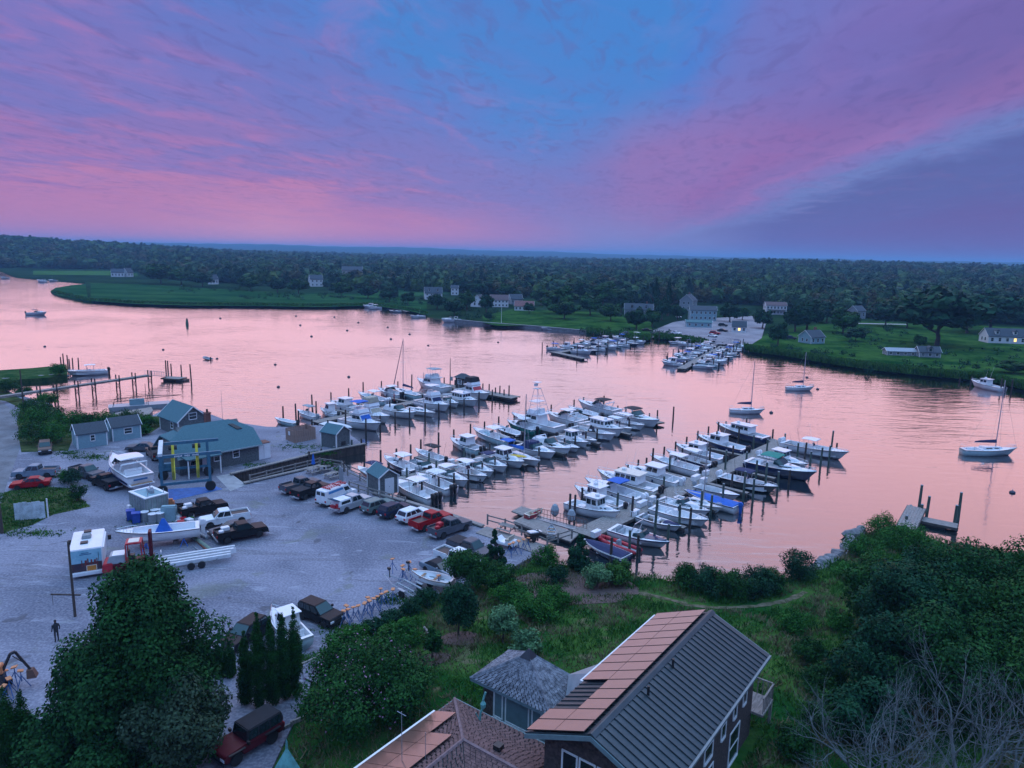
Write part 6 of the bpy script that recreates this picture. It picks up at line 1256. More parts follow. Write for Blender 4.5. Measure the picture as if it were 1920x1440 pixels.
# ---------------------------------------------------------------- travel lift
def travel_lift():
    c = [G(330, 922, LOT), G(404, 914, LOT), G(368, 894, LOT), G(298, 908, LOT)]; ctr = sum(c, Vector())/4; ux = (c[1]-c[0]).normalized(); t = thing('travel_lift', 'blue steel boat lift frame on four wheels with yellow slings', 'boat lift', ctr, atan2(ux.y, ux.x)); LB = pm('lift_blue', (.045, .15, .22), .5, var=.2, scale=3); l, w, h = 5.4, 6.4, 4.7; X, Y = l/2, w/2
    for sx in (-1, 1):
        for sy in (-1, 1): part('leg', MB().box((sx*X, sy*Y, .5+h/2), (.32, .32, h-.6)), LB, t, bevel=.03)
    for sy in (-1, 1): part('top_beam', MB().box((.5, sy*Y, h+.1), (l+1.8, .3, .38)), LB, t, bevel=.03); part('lower_beam', MB().box((0, sy*Y, 1.35), (l, .26, .32)), LB, t, bevel=.03)
    part('cross_beam', MB().box((-X, 0, h+.38), (.5, w+.5, .4)), pm('lift_white', (.55, .62, .64), .5), t, bevel=.03)
    sl_ = pm('sling_yellow', (.72, .62, .06), .75)
    for x in (-1.4, 1.4):
        P = [(x, -Y+.2, h-.1), (x, -Y*.75, 2.6), (x, -Y*.3, 1.1), (x, Y*.3, 1.1), (x, Y*.75, 2.6), (x, Y-.2, h-.1)]
        part('sling', MB().loft([[(a-.16, b, z), (a+.16, b, z)] for a, b, z in P]), sl_, t)
    for sx in (-1, 1):
        for sy in (-1, 1):
            wt, rm = wheel_rows(.62, .42); o = link('wheel', wt, t, (sx*X, sy*Y, .62)); link('rim', rm, o)
    part('engine_box', MB().box((-X+.4, Y+.55, 1.5), (1.8, .8, 1.1)), LB, t, bevel=.05); part('hoist', MB().lathe([(.3, -.5), (.3, .5)], 10, (-1.4, Y, h-.5), 'x').lathe([(.3, -.5), (.3, .5)], 10, (1.4, Y, h-.5), 'x'), BLACK, t)
    lm = MB(); rl_ = random.Random(3); x = -1.1
    for wl in (6, 4, 5):                                     # three pale words, too small to read
        for k in range(wl): lm.box((x, -Y-.205, h+.08+rl_.uniform(-.02, .02)), (.10, .01, rl_.uniform(.14, .24))); x += .15
        x += .24
    o_ = part('lettering', lm, TRIM, t); o_['kind'] = 'stuff'
travel_lift()
sheet('tarpaulin', polypx([(285, 925), (300, 918), (405, 912), (418, 917), (330, 937), (300, 940)], LOT+.01), LOT+.02, pm('tarp_blue', (.03, .12, .36), .6, var=.25, scale=1.5, bump=.6, bscale=3), 'structure')
# ---------------------------------------------------------------- boats and gear ashore
def stands(t, L, B, z):
    for x in (-.3*L, .15*L):
        for s in (-1, 1): part('jack_stand', MB().tube((x, s*B*.36, z*.9), (x-.35, s*B*.55, -z*0-.0), .04, None, 4).tube((x, s*B*.36, z*.9), (x+.35, s*B*.55, 0), .04, None, 4).tube((x, s*B*.36, z*.9), (x, s*B*.25, 0), .04, None, 4), CBLUE, t)
    part('keel_block', MB().box((-.2*L, 0, z*.2), (.5, .6, z*.5)).box((.2*L, 0, z*.2), (.5, .6, z*.5)), WOOD, t)
bt = put_boat(boat_ex(10.4, WHITE, WHITE, NAVY, GLASSG, True), 'large white express cruiser propped up ashore, stern to the viewer', (206, 852), (268, 892), 'cabin_cruiser', LOT+1.0, at=1.5)
for ch in (1,): part('antifouling', Hull(10.4, .33*10.4, .105*10.4+.25, 2.0).rub(-1.02, .34, -.06), NAVY, bt); part('boat_name', MB().box((-5.22, 0, .85), (.02, 1.6, .22)), pm('name_blue', (.05, .20, .42), .5), bt)
st = thing('jack_stand_set', 'blue props and timber blocks under the large stored cruiser', 'boat stands', G(240, 884, LOT), bt.rotation_euler.z); stands(st, 10.4, 3.4, 1.3)
bt = put_boat(boat_cc(7.6, WHITE, None, 1, WHITE, 't_top', BLACK, True, CBLUE), 'white open boat with blue console cover stored on blocks', (238, 1000), (354, 986), 'motor_boat', LOT+.75, at=.9)
st = thing('jack_stand_set', 'dark stands under the open boat with blue cover', 'boat stands', bt.location-Vector((0, 0, .75)), bt.rotation_euler.z); stands(st, 7.6, 2.5, .8)
bt = put_boat(boat_wa(6.6, TEALH, None, 0, None, True), 'white cabin boat with red interior behind the cypress row', (512, 1142), (564, 1190), 'motor_boat', LOT+.3, at=1.0, sc=.85)
bt = put_boat(boat_skiff(4.2, WHITE, WHITE), 'white dinghy on a small trailer', (782, 1076), (838, 1088), 'dinghy', LOT+.6, at=.4, cat='dinghy')
def trailer(lb, a, b, w=1.9, col=None, beams=False, z=.55):
    A = G(*a, LOT+.4); Bq = G(*b, LOT+.4); p = (A+Bq)/2; p.z = LOT; L = (Bq-A).length; t = thing('boat_trailer', lb, 'trailer', p, heading(A, Bq), 'boat trailers'); c = col or STEEL
    if beams:
        for s in (-.95, -.35, .35, .95): part('beam', MB().box((-.2+.3*s, s, z+.15), (L*.86, .26, .36)), c, t, bevel=.03)
        for x in (-.35*L, -.1*L, .2*L): part('cross_member', MB().box((x, 0, z-.02), (.2, 2.2, .2)), STEEL, t)
        part('guide_board', MB().box((-.45*L, -.8, z+.7), (.06, .6, .5)).box((-.42*L, .8, z+.7), (.06, .6, .5)).box((.4*L, -.8, z+.5), (.5, .06, .5)), WHITE, t)
    else:
        m = MB()
        for s in (-1, 1): m.tube((-L*.45, s*w*.38, z), (L*.1, s*w*.38, z), .06, None, 5).tube((L*.1, s*w*.38, z), (L*.5, 0, z), .05, None, 5)
        for x in (-.42, -.15, .08): m.tube((x*L, -w*.38, z), (x*L, w*.38, z), .05, None, 5)
        part('frame', m, c, t); part('bunk', MB().box((-.18*L, -.4, z+.18), (L*.45, .12, .1)).box((-.18*L, .4, z+.18), (L*.45, .12, .1)), CGREY, t); part('winch_post', MB().tube((L*.34, 0, z), (L*.36, 0, z+.9), .05, None, 5).box((L*.36, 0, z+.85), (.3, .2, .2)), BLACK, t)
        for s in (-1, 1): part('fender', MB().box((-.2*L, s*w*.52, .74), (.9, .26, .05)), c, t)
    for x in ((-.1*L, .02*L) if beams else (-.2*L,)):
        for s in (-1, 1):
            wt, rm = WH.setdefault((.34, .22), wheel_rows(.34, .22)); o = link('wheel', wt, t, (x, s*(1.25 if beams else w*.52), .34)); link('rim', rm, o)
trailer('long white hydraulic boat trailer lying near the forklift', (290, 1062), (452, 1036), 2.6, pm('trailer_white', (.62, .66, .68), .45, var=.1), True); trailer('galvanised trailer under the white dinghy', (846, 1092), (752, 1070)); trailer('empty black framed trailer beside the hedge', (792, 1118), (720, 1080), col=GREYH)
# steel tank, bins, drums, pipes
t = thing('steel_container', 'tall open topped steel tank clad in grey panels', 'tank', G(281, 962, LOT), radians(-37), None, .8); part('base', MB().box((0, 0, 1.5), (4.6, 3.2, 3.0)), pm('tank_panel', (.24, .30, .29), .55, .2, var=.2, scale=2), t)
for i in range(7):
    part('panel_rib', MB().box((-2.2+i*.73, -1.63, 1.5), (.1, .06, 2.9)), STEEL, t); 
for i in range(5): part('panel_rib', MB().box((2.33, -1.4+i*.7, 1.5), (.06, .1, 2.9)), STEEL, t)
part('rim', MB().box((0, -1.45, 3.06), (4.8, .45, .14)).box((0, 1.45, 3.06), (4.8, .45, .14)).box((-2.15, 0, 3.06), (.45, 2.5, .14)).box((2.15, 0, 3.06), (.45, 2.5, .14)), TRIM, t); part('pit', MB().box((0, 0, 3.02), (3.9, 2.5, .03)), CLAPB, t)
part('pump', MB().lathe([(.3, 3.0), (.35, 3.5), (.15, 3.9)], 8, (.6, .2, 0)).lathe([(.06, 3.), (.06, 4.1)], 6, (-.9, .7, 0)).box((-.2, .3, 3.3), (.9, .5, .4)).tube((1.9, 1.2, 3.1), (1.9, 1.2, 3.8), .05).tube((1.9, -1.0, 3.1), (1.9, -1.0, 3.7), .05), GREYH, t); part('junction_box', MB().box((-1.9, -1.9, .7), (.7, .4, 1.1)), WHITE, t); part('tap_box', MB().box((-.9, -1.9, .6), (.6, .4, .8)), WHITE, t)
BIN = pm('bin_blue', (.02, .07, .34), .5)
for i, (x, y) in enumerate(((246, 975), (256, 980))):
    t = thing('wheelie_bin', f'{("left", "right")[i]} blue wheeled bin beside the steel tank', 'bin', G(x, y, LOT), .5, 'blue bins'); part('bin_body', MB().box((0, 0, .55), (.75, .75, 1.1), tx=1.15, ty=1.15), BIN, t, bevel=.03); part('lid', MB().box((0, 0, 1.14), (.92, .95, .1), ry=.06), BIN, t, bevel=.03)
    for s in (-1, 1): link('wheel', WH.setdefault((.12, .08), wheel_rows(.12, .08))[0], t, (-.35, s*.3, .12))
for i, (x, y) in enumerate(((272, 977), (287, 981), (301, 979), (291, 973), (305, 972))):
    t = thing('drum', f'grey drum with white lid, {ORD[i]} from the left before the steel tank', 'drum', G(x, y, LOT), 0, 'storage drums'); part('barrel', MB().lathe([(.42, 0), (.44, .3), (.42, .32), (.44, .62), (.42, .64), (.43, 1.05)], 12), CLAPG, t); part('lid', MB().lathe([(.46, 1.05), (.46, 1.12), (.3, 1.15), (0, 1.15)], 12), WHITE, t)
single('oil_tank', MB().box((0, 0, .8), (1.5, .9, 1.6)).box((0, 0, 1.63), (1.5, .6, .08)), CLAPB, 'blue green upright oil tank right of the white lidded drums', 'tank', G(318, 975, LOT), .2, bevel=.08)
t = thing('toy_boat', 'small decorative wooden tugboat with orange house by the steel tank', 'model boat', G(325, 955, LOT), .3); part('hull', Hull(2.4, .9, .5).shell(), BLACKH, t); part('house', MB().box((-.2, 0, .75), (.7, .5, .6)).box((-.2, 0, 1.15), (.4, .35, .3)), ORANGE, t); part('funnel', MB().tube((-.5, 0, 1.0), (-.5, 0, 1.9), .09), WHITE, t)
for i, (a, b, r, mt_, lb) in enumerate((((352, 999), (405, 1038), .20, pm('green_pipe', (.16, .22, .17), .7), 'thick green timber beam lying in the yard'), ((362, 1008), (392, 1034), .12, pm('rust_pipe', (.24, .08, .05), .8), 'rusty red pipe lying beside the green beam'), ((362, 1024), (372, 1031), .07, ALU, 'short pale pipe on the gravel'), ((366, 997), (388, 1008), .16, CGREY, 'grey plank stack behind the green beam'))):
    A = G(*a, LOT+r); Bq = G(*b, LOT+r); single('pipe', MB().tube((0, 0, r), (Bq-A)+Vector((0, 0, r)), r, None, 10), mt_, lb, 'pipe', Vector((A.x, A.y, LOT)), 0, 'pipes and beams')
rr = random.Random(2)
for i in range(12):
    x, y = 318+rr.random()*42, 968+rr.random()*16; s = .25+.35*rr.random(); mt_, cn = ((STEEL, 'steel'), (CGREY, 'grey'), (REDP, 'red'), (WHITE, 'white'), (L_SHRUB, 'green'), (WOOD, 'wooden'))[i % 6]
    single('scrap_crate', MB().box((0, 0, s*.5), (s*1.6, s*1.2, s), rz=rr.random()*3, tx=.9), mt_, f'{cn} piece of yard scrap, {ORD[i]} in the heap behind the stored boat', 'scrap', G(x, y, LOT), 0, 'heap of yard scrap', bevel=.03)
# white trailer home with printed tail, forklift, sign panel
def camper():
    A = G(138, 1086, LOT); Bq = G(192, 1080, LOT); d = (Bq-A).normalized(); n = Vector((-d.y, d.x, 0)); W_c, L_c, h = 2.6, 4.9, 2.35; n = Vector((sin(radians(-27)), cos(radians(-27)), 0)); c = (A+Bq)/2+n*L_c/2; t = thing('camper_van', 'white box bodied van with a printed picture on its tail', 'van', c, atan2(n.y, n.x)); z0 = .42
    part('box_body', MB().box((0, 0, z0+h/2), (L_c, W_c, h)), WHITE, t, bevel=.06); B = frustum(-L_c/2, L_c/2, W_c/2, z0, z0+h, 0, 0, 1); bk = faces_of(B)['back']
    part('picture_sky', MB().pane(bk, .04, .96, .44, .95, .015), pm('print_sky', (.20, .50, .62), .4, col2=(.36, .62, .70), scale=.8), t); part('picture_ground', MB().pane(bk, .04, .96, .10, .44, .018), pm('print_dark', (.045, .035, .06), .4, col2=(.10, .05, .05), scale=2), t)
    r2 = random.Random(6); m = MB()
    for u, w, v in ((.34, .03, .56), (.44, .07, .54), (.52, .04, .60), (.62, .05, .55), (.72, .06, .53), (.80, .03, .58)): m.pane(bk, u, u+w, .30, v, .024)
    part('picture_skyline', m, pm('print_red', (.30, .04, .03), .4, col2=(.12, .02, .03), scale=3), t); part('picture_mast', MB().pane(bk, .86, .875, .42, .82, .026), BLACK, t); part('picture_panel', MB().pane(bk, .50, .78, .10, .30, .03), pm('print_orange', (.62, .24, .04), .4, scale=4), t); part('picture_panel_frame', MB().pane(bk, .48, .50, .08, .32, .032).pane(bk, .78, .80, .08, .32, .032).pane(bk, .48, .80, .30, .325, .032), CREAM, t)
    part('picture_lettering', MB().pane(bk, .36, .58, .825, .85, .024).pane(bk, .30, .66, .765, .795, .024), pm('print_blue', (.02, .10, .22), .5), t); part('bumper', MB().box((-L_c/2-.1, 0, .45), (.25, W_c, .3)), WHITE, t, bevel=.03)
    for x, y in ((2.0, .1), (-.9, .2)): part('roof_vent', MB().box((x, y, z0+h+.06), (.55, .6, .12)), BLACK, t)
    part('air_conditioner', MB().box((.5, .1, z0+h+.16), (.9, .8, .3), tx=.85, ty=.85), CLAPG, t, bevel=.04); part('awning', MB().tube((-2.2, -W_c/2-.06, z0+h-.2), (1.8, -W_c/2-.06, z0+h-.2), .09), TRIM, t)
    for s in (-1, 1): part('wing_mirror', MB().box((L_c/2-.4, s*(W_c/2+.35), z0+1.5), (.15, .3, .45)), BLACK, t)
    spawn(wheels([(-1.4, -W_c/2+.2), (-1.4, W_c/2-.2), (1.7, -W_c/2+.2), (1.7, W_c/2-.2)], .42), t)
camper()
def forklift():
    p = G(243, 1072, LOT); t = thing('forklift', 'red yard forklift with cab and tall mast', 'forklift', p, radians(22)); R_ = REDP
    part('counterweight', MB().hexa(frustum(-2.1, -1.2, .95, .55, 1.35, 0, .1, .95)), R_, t, bevel=.08); part('chassis', MB().box((.0, 0, .85), (2.6, 1.5, .7)), P_DRED, t, bevel=.04); part('engine_hood', MB().hexa(frustum(-1.75, -.2, .72, 1.2, 1.95, .0, .3, .9)), GREYH, t, bevel=.05); part('hood_top', MB().box((-.75, 0, 1.97), (1.0, 1.2, .04)), WHITE, t)
    cb = frustum(-.1, 1.25, .75, 1.2, 2.9, .1, .0, .9); m = MB()
    for i in range(4): m.tube(cb[i], cb[i+4], .06, None, 5)
    k = part('cab_frame', m, R_, t); part('cab_roof', MB().box((.55, 0, 2.95), (1.35, 1.4, .14)), R_, k, bevel=.04); part('roof_plate', MB().box((.55, 0, 3.04), (.9, 1.0, .03)), CREAM, k); part('seat', MB().box((.3, 0, 1.45), (.5, .55, .5)).box((.08, 0, 1.85), (.12, .5, .6)), BLACK, t)
    part('mast', MB().box((1.9, -.42, 1.95), (.24, .18, 3.6)).box((1.9, .42, 1.95), (.24, .18, 3.6)).box((1.9, 0, 3.7), (.24, .9, .2)).box((1.9, 0, 2.2), (.16, .9, .2)), P_DRED, t); part('carriage', MB().box((2.1, 0, .9), (.12, 1.5, .8)), BLACK, t); part('fork', MB().box((2.8, -.4, .35), (1.5, .16, .08)).box((2.8, .4, .35), (1.5, .16, .08)), BLACK, t)
    spawn(wheels([(1.1, -.75), (1.1, .75)], .62, .4)+wheels([(-1.35, -.7), (-1.35, .7)], .42, .3), t)
forklift()
t = thing('hoarding', 'leaning white weathered hoarding of upright boards on the verge', 'panel', G(59, 974, LOT), radians(16))
for i in range(7): o = part('board', MB().box((-1.35+i*.42, 0, 1.0), (.40, .05, 1.9+.1*(i % 3))), pm('worn_white_board', (.50, .58, .60), .8, var=.3, scale=1.5), t)
part('post', MB().box((1.6, .1, 1.1), (.12, .12, 2.3)), TRIM, t)
# golf cart, hand cart, umbrella, tables, plants on the picnic deck
t = thing('golf_cart', 'white golf cart parked on the launching deck', 'golf cart', G(948, 1024, LOT+.1), radians(150)); part('body', MB().xz([(-1.2, .3), (1.2, .3), (1.25, .55), (.8, .95), (.4, .6), (-.2, .55), (-.3, .85), (-1.1, .8)], -.55, .55), WHITE, t, bevel=.05); part('seat', MB().box((-.45, 0, .85), (.5, 1.0, .2)).box((-.7, 0, 1.1), (.12, 1.0, .4)), CTAN, t); spawn(wheels([(-.8, -.5), (-.8, .5), (.85, -.5), (.85, .5)], .24, .18), t)
t = thing('utility_cart', 'black tipping cart with one pale wheel on the deck', 'cart', G(996, 1014, LOT+.1), .6); part('tub', MB().box((0, 0, .6), (1.2, .8, .5), tx=1.2, ty=1.15), BLACK, t); part('cover', MB().box((.4, 0, .95), (1.5, .7, .12), ry=.1), WHITE, t); spawn(wheels([(0, -.5), (0, .5)], .3, .12), t)
t = thing('parasol', 'closed blue parasol on the picnic deck', 'parasol', G(588, 886, LOT)); part('pole', MB().tube((0, 0, 0), (0, 0, 2.7), .03), WOOD, t); part('canopy', MB().lathe([(.05, 1.1), (.28, 1.25), (.16, 2.0), (.03, 2.75)], 8), CBLUE, t)
def table(lb, px, rz):
    t = thing('picnic_table', lb, 'table', G(*px, LOT), rz, 'picnic tables'); 
    for k in range(4): part('top_board', MB().box((0, -.33+.22*k, .76), (1.8, .2, .05)), WOOD, t)
    for s in (-1, 1): part('bench', MB().box((0, s*.72, .45), (1.8, .26, .05)), WOOD, t)
    for x in (-.65, .65): part('leg_frame', MB().tube((x, -.7, 0), (x, -.2, .74), .05, None, 4).tube((x, .7, 0), (x, .2, .74), .05, None, 4).box((x, 0, .42), (.08, 1.5, .08)), WOOD, t)
table('picnic table under the closed blue parasol', (588, 888), .9); table('picnic table at the corner of the picnic deck', (607, 884), .5); table('picnic table beside the launching deck rail', (951, 997), -.6); table('picnic table in the middle of the picnic deck', (622, 897), .9)
t = thing('grey_partition', 'tall grey board screen at the picnic deck edge', 'screen', G(640, 908, LOT), radians(-60))
for i in range(6): part('board', MB().box((-.75+i*.3, 0, 1.15), (.28, .06, 2.3)), CLAPG, t)
for i, (x, y) in enumerate(((608, 880), (618, 882), (633, 890))): shrub(f'potted pink flowering plant, {ORD[i]} from the left on the picnic deck', (x, y), 1.1, 1.5, L_SHRUB, 60+i, 160, .12, 5, 'potted deck plants', 'potted_plant', 'plant', G(x, y, LOT), bloom=L_BLOOM)
# props: blue jack stands with orange pads
JS = [(645, 1173), (653, 1170), (663, 1166), (672, 1163), (684, 1158), (693, 1153), (701, 1149), (708, 1145), (716, 1140), (724, 1136), (737, 1131), (650, 1163), (690, 1147), (714, 1130), (736, 1072), (755, 1085), (768, 1078), (756, 1092), (778, 1092), (822, 1104), (955, 1043), (962, 1040), (972, 1037), (981, 1034), (990, 1031), (14, 1290), (30, 1283), (10, 1320), (20, 1305), (42, 1290)]
def mk_stand():
    m = MB()
    for k in range(3): a = k*2.09; m.tube((0, 0, .95), (.5*cos(a), .5*sin(a), 0), .028, None, 4)
    m.tube((0, 0, .5), (0, 0, 1.25), .03, None, 5)
    return [row('tripod', m, pm('stand_blue', (.04, .12, .30), .6)), row('pad', MB().box((0, 0, 1.3), (.36, .30, .07), ry=.2), ORANGE)]
for i, (x, y) in enumerate(JS):
    t = thing('jack_stand', f'blue boat stand with orange pad, {ORD[i]} in order {"along the hedge" if i < 14 else "near the dinghy and the deck" if i < 25 else "at the lower left corner"}', 'boat stand', G(x, y, LOT), i*1.1, 'spare boat stands'); spawn(proto('stand', mk_stand), t)
# excavator boom at the lower left
t = thing('excavator', 'dark excavator arm rising over stacked gear at the lower left', 'excavator', G(24, 1292, LOT), radians(20), None, .72); part('body', MB().hexa(frustum(-2.2, -.6, .9, .6, 1.9, .2, .2, .9)), BLACK, t, bevel=.05); part('track', MB().box((-1.4, -.8, .35), (2.4, .4, .7)).box((-1.4, .8, .35), (2.4, .4, .7)), RUBBER, t, bevel=.1)
part('boom', MB().path([(-.9, 0, 1.4), (.1, 0, 3.6), (.5, 0, 3.75)], .15, 6), BLACK, t); part('stick', MB().path([(.5, 0, 3.75), (1.6, 0, 1.7)], .12, 6).path([(.2, .15, 3.3), (1.2, .15, 2.3)], .05, 5), BLACK, t); part('bucket', MB().hexa(frustum(1.3, 2.1, .4, 1.0, 1.8, .3, .0, .7)), pm('rust2', (.14, .07, .05), .8), t); part('cab', MB().hexa(frustum(-1.4, -.5, .5, 1.9, 2.7, .15, .0, .9)), ORANGE, t, bevel=.05)
# poles and person
def pole(lb, px, yt, yb, r=.14, arm=False, wires=(), zb=LOT):
    p = G(px, yb, zb); h = height_at(p, px, yt)-zb; t = thing('utility_pole', lb, 'pole', p, 0, 'utility poles'); part('post', MB().tube((0, 0, 0), (0, 0, h), r, r*.75, 8), BARK, t)
    if arm: part('crossarm', MB().box((-.6, 0, 1.9), (2.4, .1, .1)).tube((-1.7, 0, 1.9), (-1.7, 0, 1.0), .02), BARK, t)
    if wires: part('wire', MB().tube((0, 0, h-.2), wires[0]-p, .018, None, 3), BLACK, t)
    return p, h
pole('utility pole beside the road at the left bank', 46, 694, 778, .13); p1, h1 = pole('dark pole standing in front of the camper', 141, 1016, 1156, .11, True); pole('pole with meter boxes at the left picture edge', 4, 880, 1000, .16)
t = thing('person', 'person in dark clothes standing behind the maple', 'person', G(107, 1203, LOT), 1.0)
def person(t, top=None, leg=None):
    me = bpy.data.meshes.new('body'); J = [((0, 0, .95), .15), ((0, 0, 1.2), .15), ((0, 0, 1.42), .17), ((0, 0, 1.52), .06), ((0, .01, 1.62), .095), ((0, .02, 1.72), .085), ((.09, 0, .9), .10), ((.10, 0, .48), .07), ((.11, -.02, .08), .05), ((.11, .12, .03), .045), ((-.09, 0, .9), .10), ((-.10, 0, .48), .07), ((-.11, -.02, .08), .05), ((-.11, .12, .03), .045), ((.20, 0, 1.40), .07), ((.27, -.02, 1.12), .05), ((.27, .08, .88), .04), ((-.20, 0, 1.40), .07), ((-.27, -.02, 1.12), .05), ((-.27, .08, .88), .04)]
    E = [(0, 1), (1, 2), (2, 3), (3, 4), (4, 5), (0, 6), (6, 7), (7, 8), (8, 9), (0, 10), (10, 11), (11, 12), (12, 13), (2, 14), (14, 15), (15, 16), (2, 17), (17, 18), (18, 19)]
    me.from_pydata([j[0] for j in J], E, []); o = link('body', me, t); me.materials.append(top or pm('dark_cloth', (.025, .028, .035), .9)); sk = o.modifiers.new('skin', 'SKIN')
    for v, j in zip(me.skin_vertices[0].data, J): v.radius = (j[1], j[1]*.8)
    me.skin_vertices[0].data[0].use_root = True; o.modifiers.new('sub', 'SUBSURF').levels = 1
    part('head', MB().lathe([(0, -.13), (.07, -.10), (.09, 0), (.08, .09), (0, .13)], 10, (0, .02, 1.67)), pm('skin_tone', (.35, .20, .15), .6), t, smooth=True); part('hair', MB().lathe([(.095, .0), (.09, .09), (0, .14)], 10, (0, 0, 1.68)), BLACK, t, smooth=True)
person(t)
t = thing('person', 'person in pale shirt standing on the left dock head', 'person', G(809, 718, .8), 2.); person(t, pm('pale_cloth', (.40, .42, .40), .9))
t = thing('person', 'person in red standing between boats on the left dock', 'person', G(739, 752, .62), 2.); person(t, pm('red_cloth', (.35, .03, .04), .9))
# ---------------------------------------------------------------- the near house (frame: x along the ridge, y towards the solar side, z absolute)
HO = Vector((3.85, 28.28, 0)); HRZ = atan2(.804, .594)
def hloc(x, y, z=0.): return HO+Vector((.594*x-.804*y, .804*x+.594*y, z))
GLASSR = pm('house_glass', (.02, .025, .03), .05, var=.0, spec=.9)
def shingles(t, A, Bq, Cq, D, mat, wid=.3, exp=.22, name='shingle_course', seed=1):
    """overlapping shingles on the slope A,B (eave) - C,D (top): joined, too small to pick apart"""
    A, Bq, Cq, D = (Vector(p) for p in (A, Bq, Cq, D)); rg = random.Random(seed); m = MB(); H = max((D-A).length, (Cq-Bq).length); n = max(2, int(H/exp)); nr = (Bq-A).cross(D-A).normalized()
    if nr.z < 0: nr = -nr
    for i in range(n):
        v0, v1 = i/n, min(1, (i+1.15)/n); l0, r0 = A.lerp(D, v0), Bq.lerp(Cq, v0); l1, r1 = A.lerp(D, v1), Bq.lerp(Cq, v1); k = max(1, int((r0-l0).length/wid)); sh = rg.random()*.6/k
        for j in range(k):
            u0, u1 = max(0, j/k+(sh if j else 0)), min(1, (j+1)/k+(sh if j < k-1 else 0)-.012); a = nr*(.022+rg.random()*.012); b = nr*.010
            m.hexa([l0.lerp(r0, u0), l0.lerp(r0, u1), l1.lerp(r1, u1), l1.lerp(r1, u0), l0.lerp(r0, u0)+a, l0.lerp(r0, u1)+a, l1.lerp(r1, u1)+b, l1.lerp(r1, u0)+b])
    o = part(name, m, mat, t, fix=False); o['kind'] = 'stuff'; return o
def main_house():
    t = thing('shingle_house', 'dark shingled house with metal roof and solar panels', 'house', HO, HRZ); L, hw, zr, ze = 14.35, 3.55, 10.0, 8.5; zb = 2.4; x0, x1, yw = .9, 13.7, 3.0
    part('wall', MB().box(((x0+x1)/2, 0, (zb+8.55)/2), (x1-x0, 2*yw, 8.55-zb)), SHINGD, t); part('gable_wall', MB().yz([(-yw, 8.5), (yw, 8.5), (0, 9.72)], x0, x1), SHINGD, t)
    METAL = pm('standing_seam_metal', (.055, .075, .085), .42, .55, var=.15, scale=1.2); dr = Vector((0, -hw, ze-zr)); dl = Vector((0, hw, ze-zr))
    und = part('roof_deck', MB().hexa([(0, -hw, ze-.12), (L, -hw, ze-.12), (L, 0, zr-.12), (0, 0, zr-.12), (0, -hw, ze-.02), (L, -hw, ze-.02), (L, 0, zr-.02), (0, 0, zr-.02)]).hexa([(0, 0, zr-.12), (L, 0, zr-.12), (L, hw, ze-.12), (0, hw, ze-.12), (0, 0, zr-.02), (L, 0, zr-.02), (L, hw, ze-.02), (0, hw, ze-.02)]), BLACK, t)
    N = 32; w = L/N
    def mk(sg):
        m = MB().hexa([(0.006, 0, 0), (w-.006, 0, 0), (w-.006, sg*hw, ze-zr), (.006, sg*hw, ze-zr), (.006, 0, .02), (w-.006, 0, .02), (w-.006, sg*hw, ze-zr+.02), (.006, sg*hw, ze-zr+.02)])
        m.hexa([(0, 0, .02), (.05, 0, .02), (.05, sg*hw, ze-zr+.02), (0, sg*hw, ze-zr+.02), (0, 0, .085), (.05, 0, .085), (.05, sg*hw, ze-zr+.085), (0, sg*hw, ze-zr+.085)]); return m.mesh('roof_panel', METAL)
    mr, ml = mk(-1), mk(1)
    for i in range(N): link('roof_panel', mr, und, (i*w, 0, zr)); link('roof_panel', ml, und, (i*w, 0, zr))
    part('ridge_cap', MB().hexa([(-.02, -.22, zr-.0), (L+.02, -.22, zr-.0), (L+.02, .22, zr-.0), (-.02, .22, zr-.0), (-.02, -.03, zr+.13), (L+.02, -.03, zr+.13), (L+.02, .03, zr+.13), (-.02, .03, zr+.13)]), METAL, t)
    PV = solar_material(); s = sqrt(hw**2+(zr-ze)**2); e = Vector((0, hw/s, (ze-zr)/s)); nr = Vector((0, (zr-ze)/s, hw/s)); pw = L/14.0; ph = 1.66
    FR = pm('panel_frame', (.03, .03, .035), .4, .5)
    for r_ in range(2):
        for i in range(14):
            if r_ == 1 and i in (2, 3, 4): continue
            o0 = Vector((i*pw, 0, zr))+e*(.34+r_*(ph+.03))+nr*.16; a = Vector((pw-.03, 0, 0)); b = e*ph
            q = part('solar_panel', MB().hexa([o0+a*.0, o0+a, o0+a+b, o0+b, o0+nr*.04, o0+a+nr*.04, o0+a+b+nr*.04, o0+b+nr*.04]), PV, t); 
            m = MB()
            for k in (0, .985): m.hexa([o0+a*k-nr*.0, o0+a*(k+.015), o0+a*(k+.015)+b, o0+a*k+b, o0+a*k+nr*.05, o0+a*(k+.015)+nr*.05, o0+a*(k+.015)+b+nr*.05, o0+a*k+b+nr*.05])
            part('frame', m, FR, q)
    part('gutter', MB().hexa([(5.3, hw, ze-.14), (L+.05, hw, ze-.14), (L+.05, hw+.16, ze-.14), (5.3, hw+.16, ze-.14), (5.3, hw, ze+.03), (L+.05, hw, ze+.03), (L+.05, hw+.18, ze+.03), (5.3, hw+.18, ze+.03)]), TRIM, t); part('gutter', MB().box((L/2, -hw-.07, ze-.06), (L, .12, .12)), pm('dark_gutter', (.16, .20, .21), .5), t)
    m = MB()
    for x in (-.03, L+.03):
        for q in (-1, 1): m.hexa([(x-.03, q*hw, ze-.24), (x+.03, q*hw, ze-.24), (x+.03, 0, zr-.24), (x-.03, 0, zr-.24), (x-.03, q*hw, ze+.0), (x+.03, q*hw, ze+.0), (x+.03, 0, zr), (x-.03, 0, zr)])
    GT_ = pm('grey_green_trim', (.15, .22, .23), .6); part('barge_board', m, GT_, t)
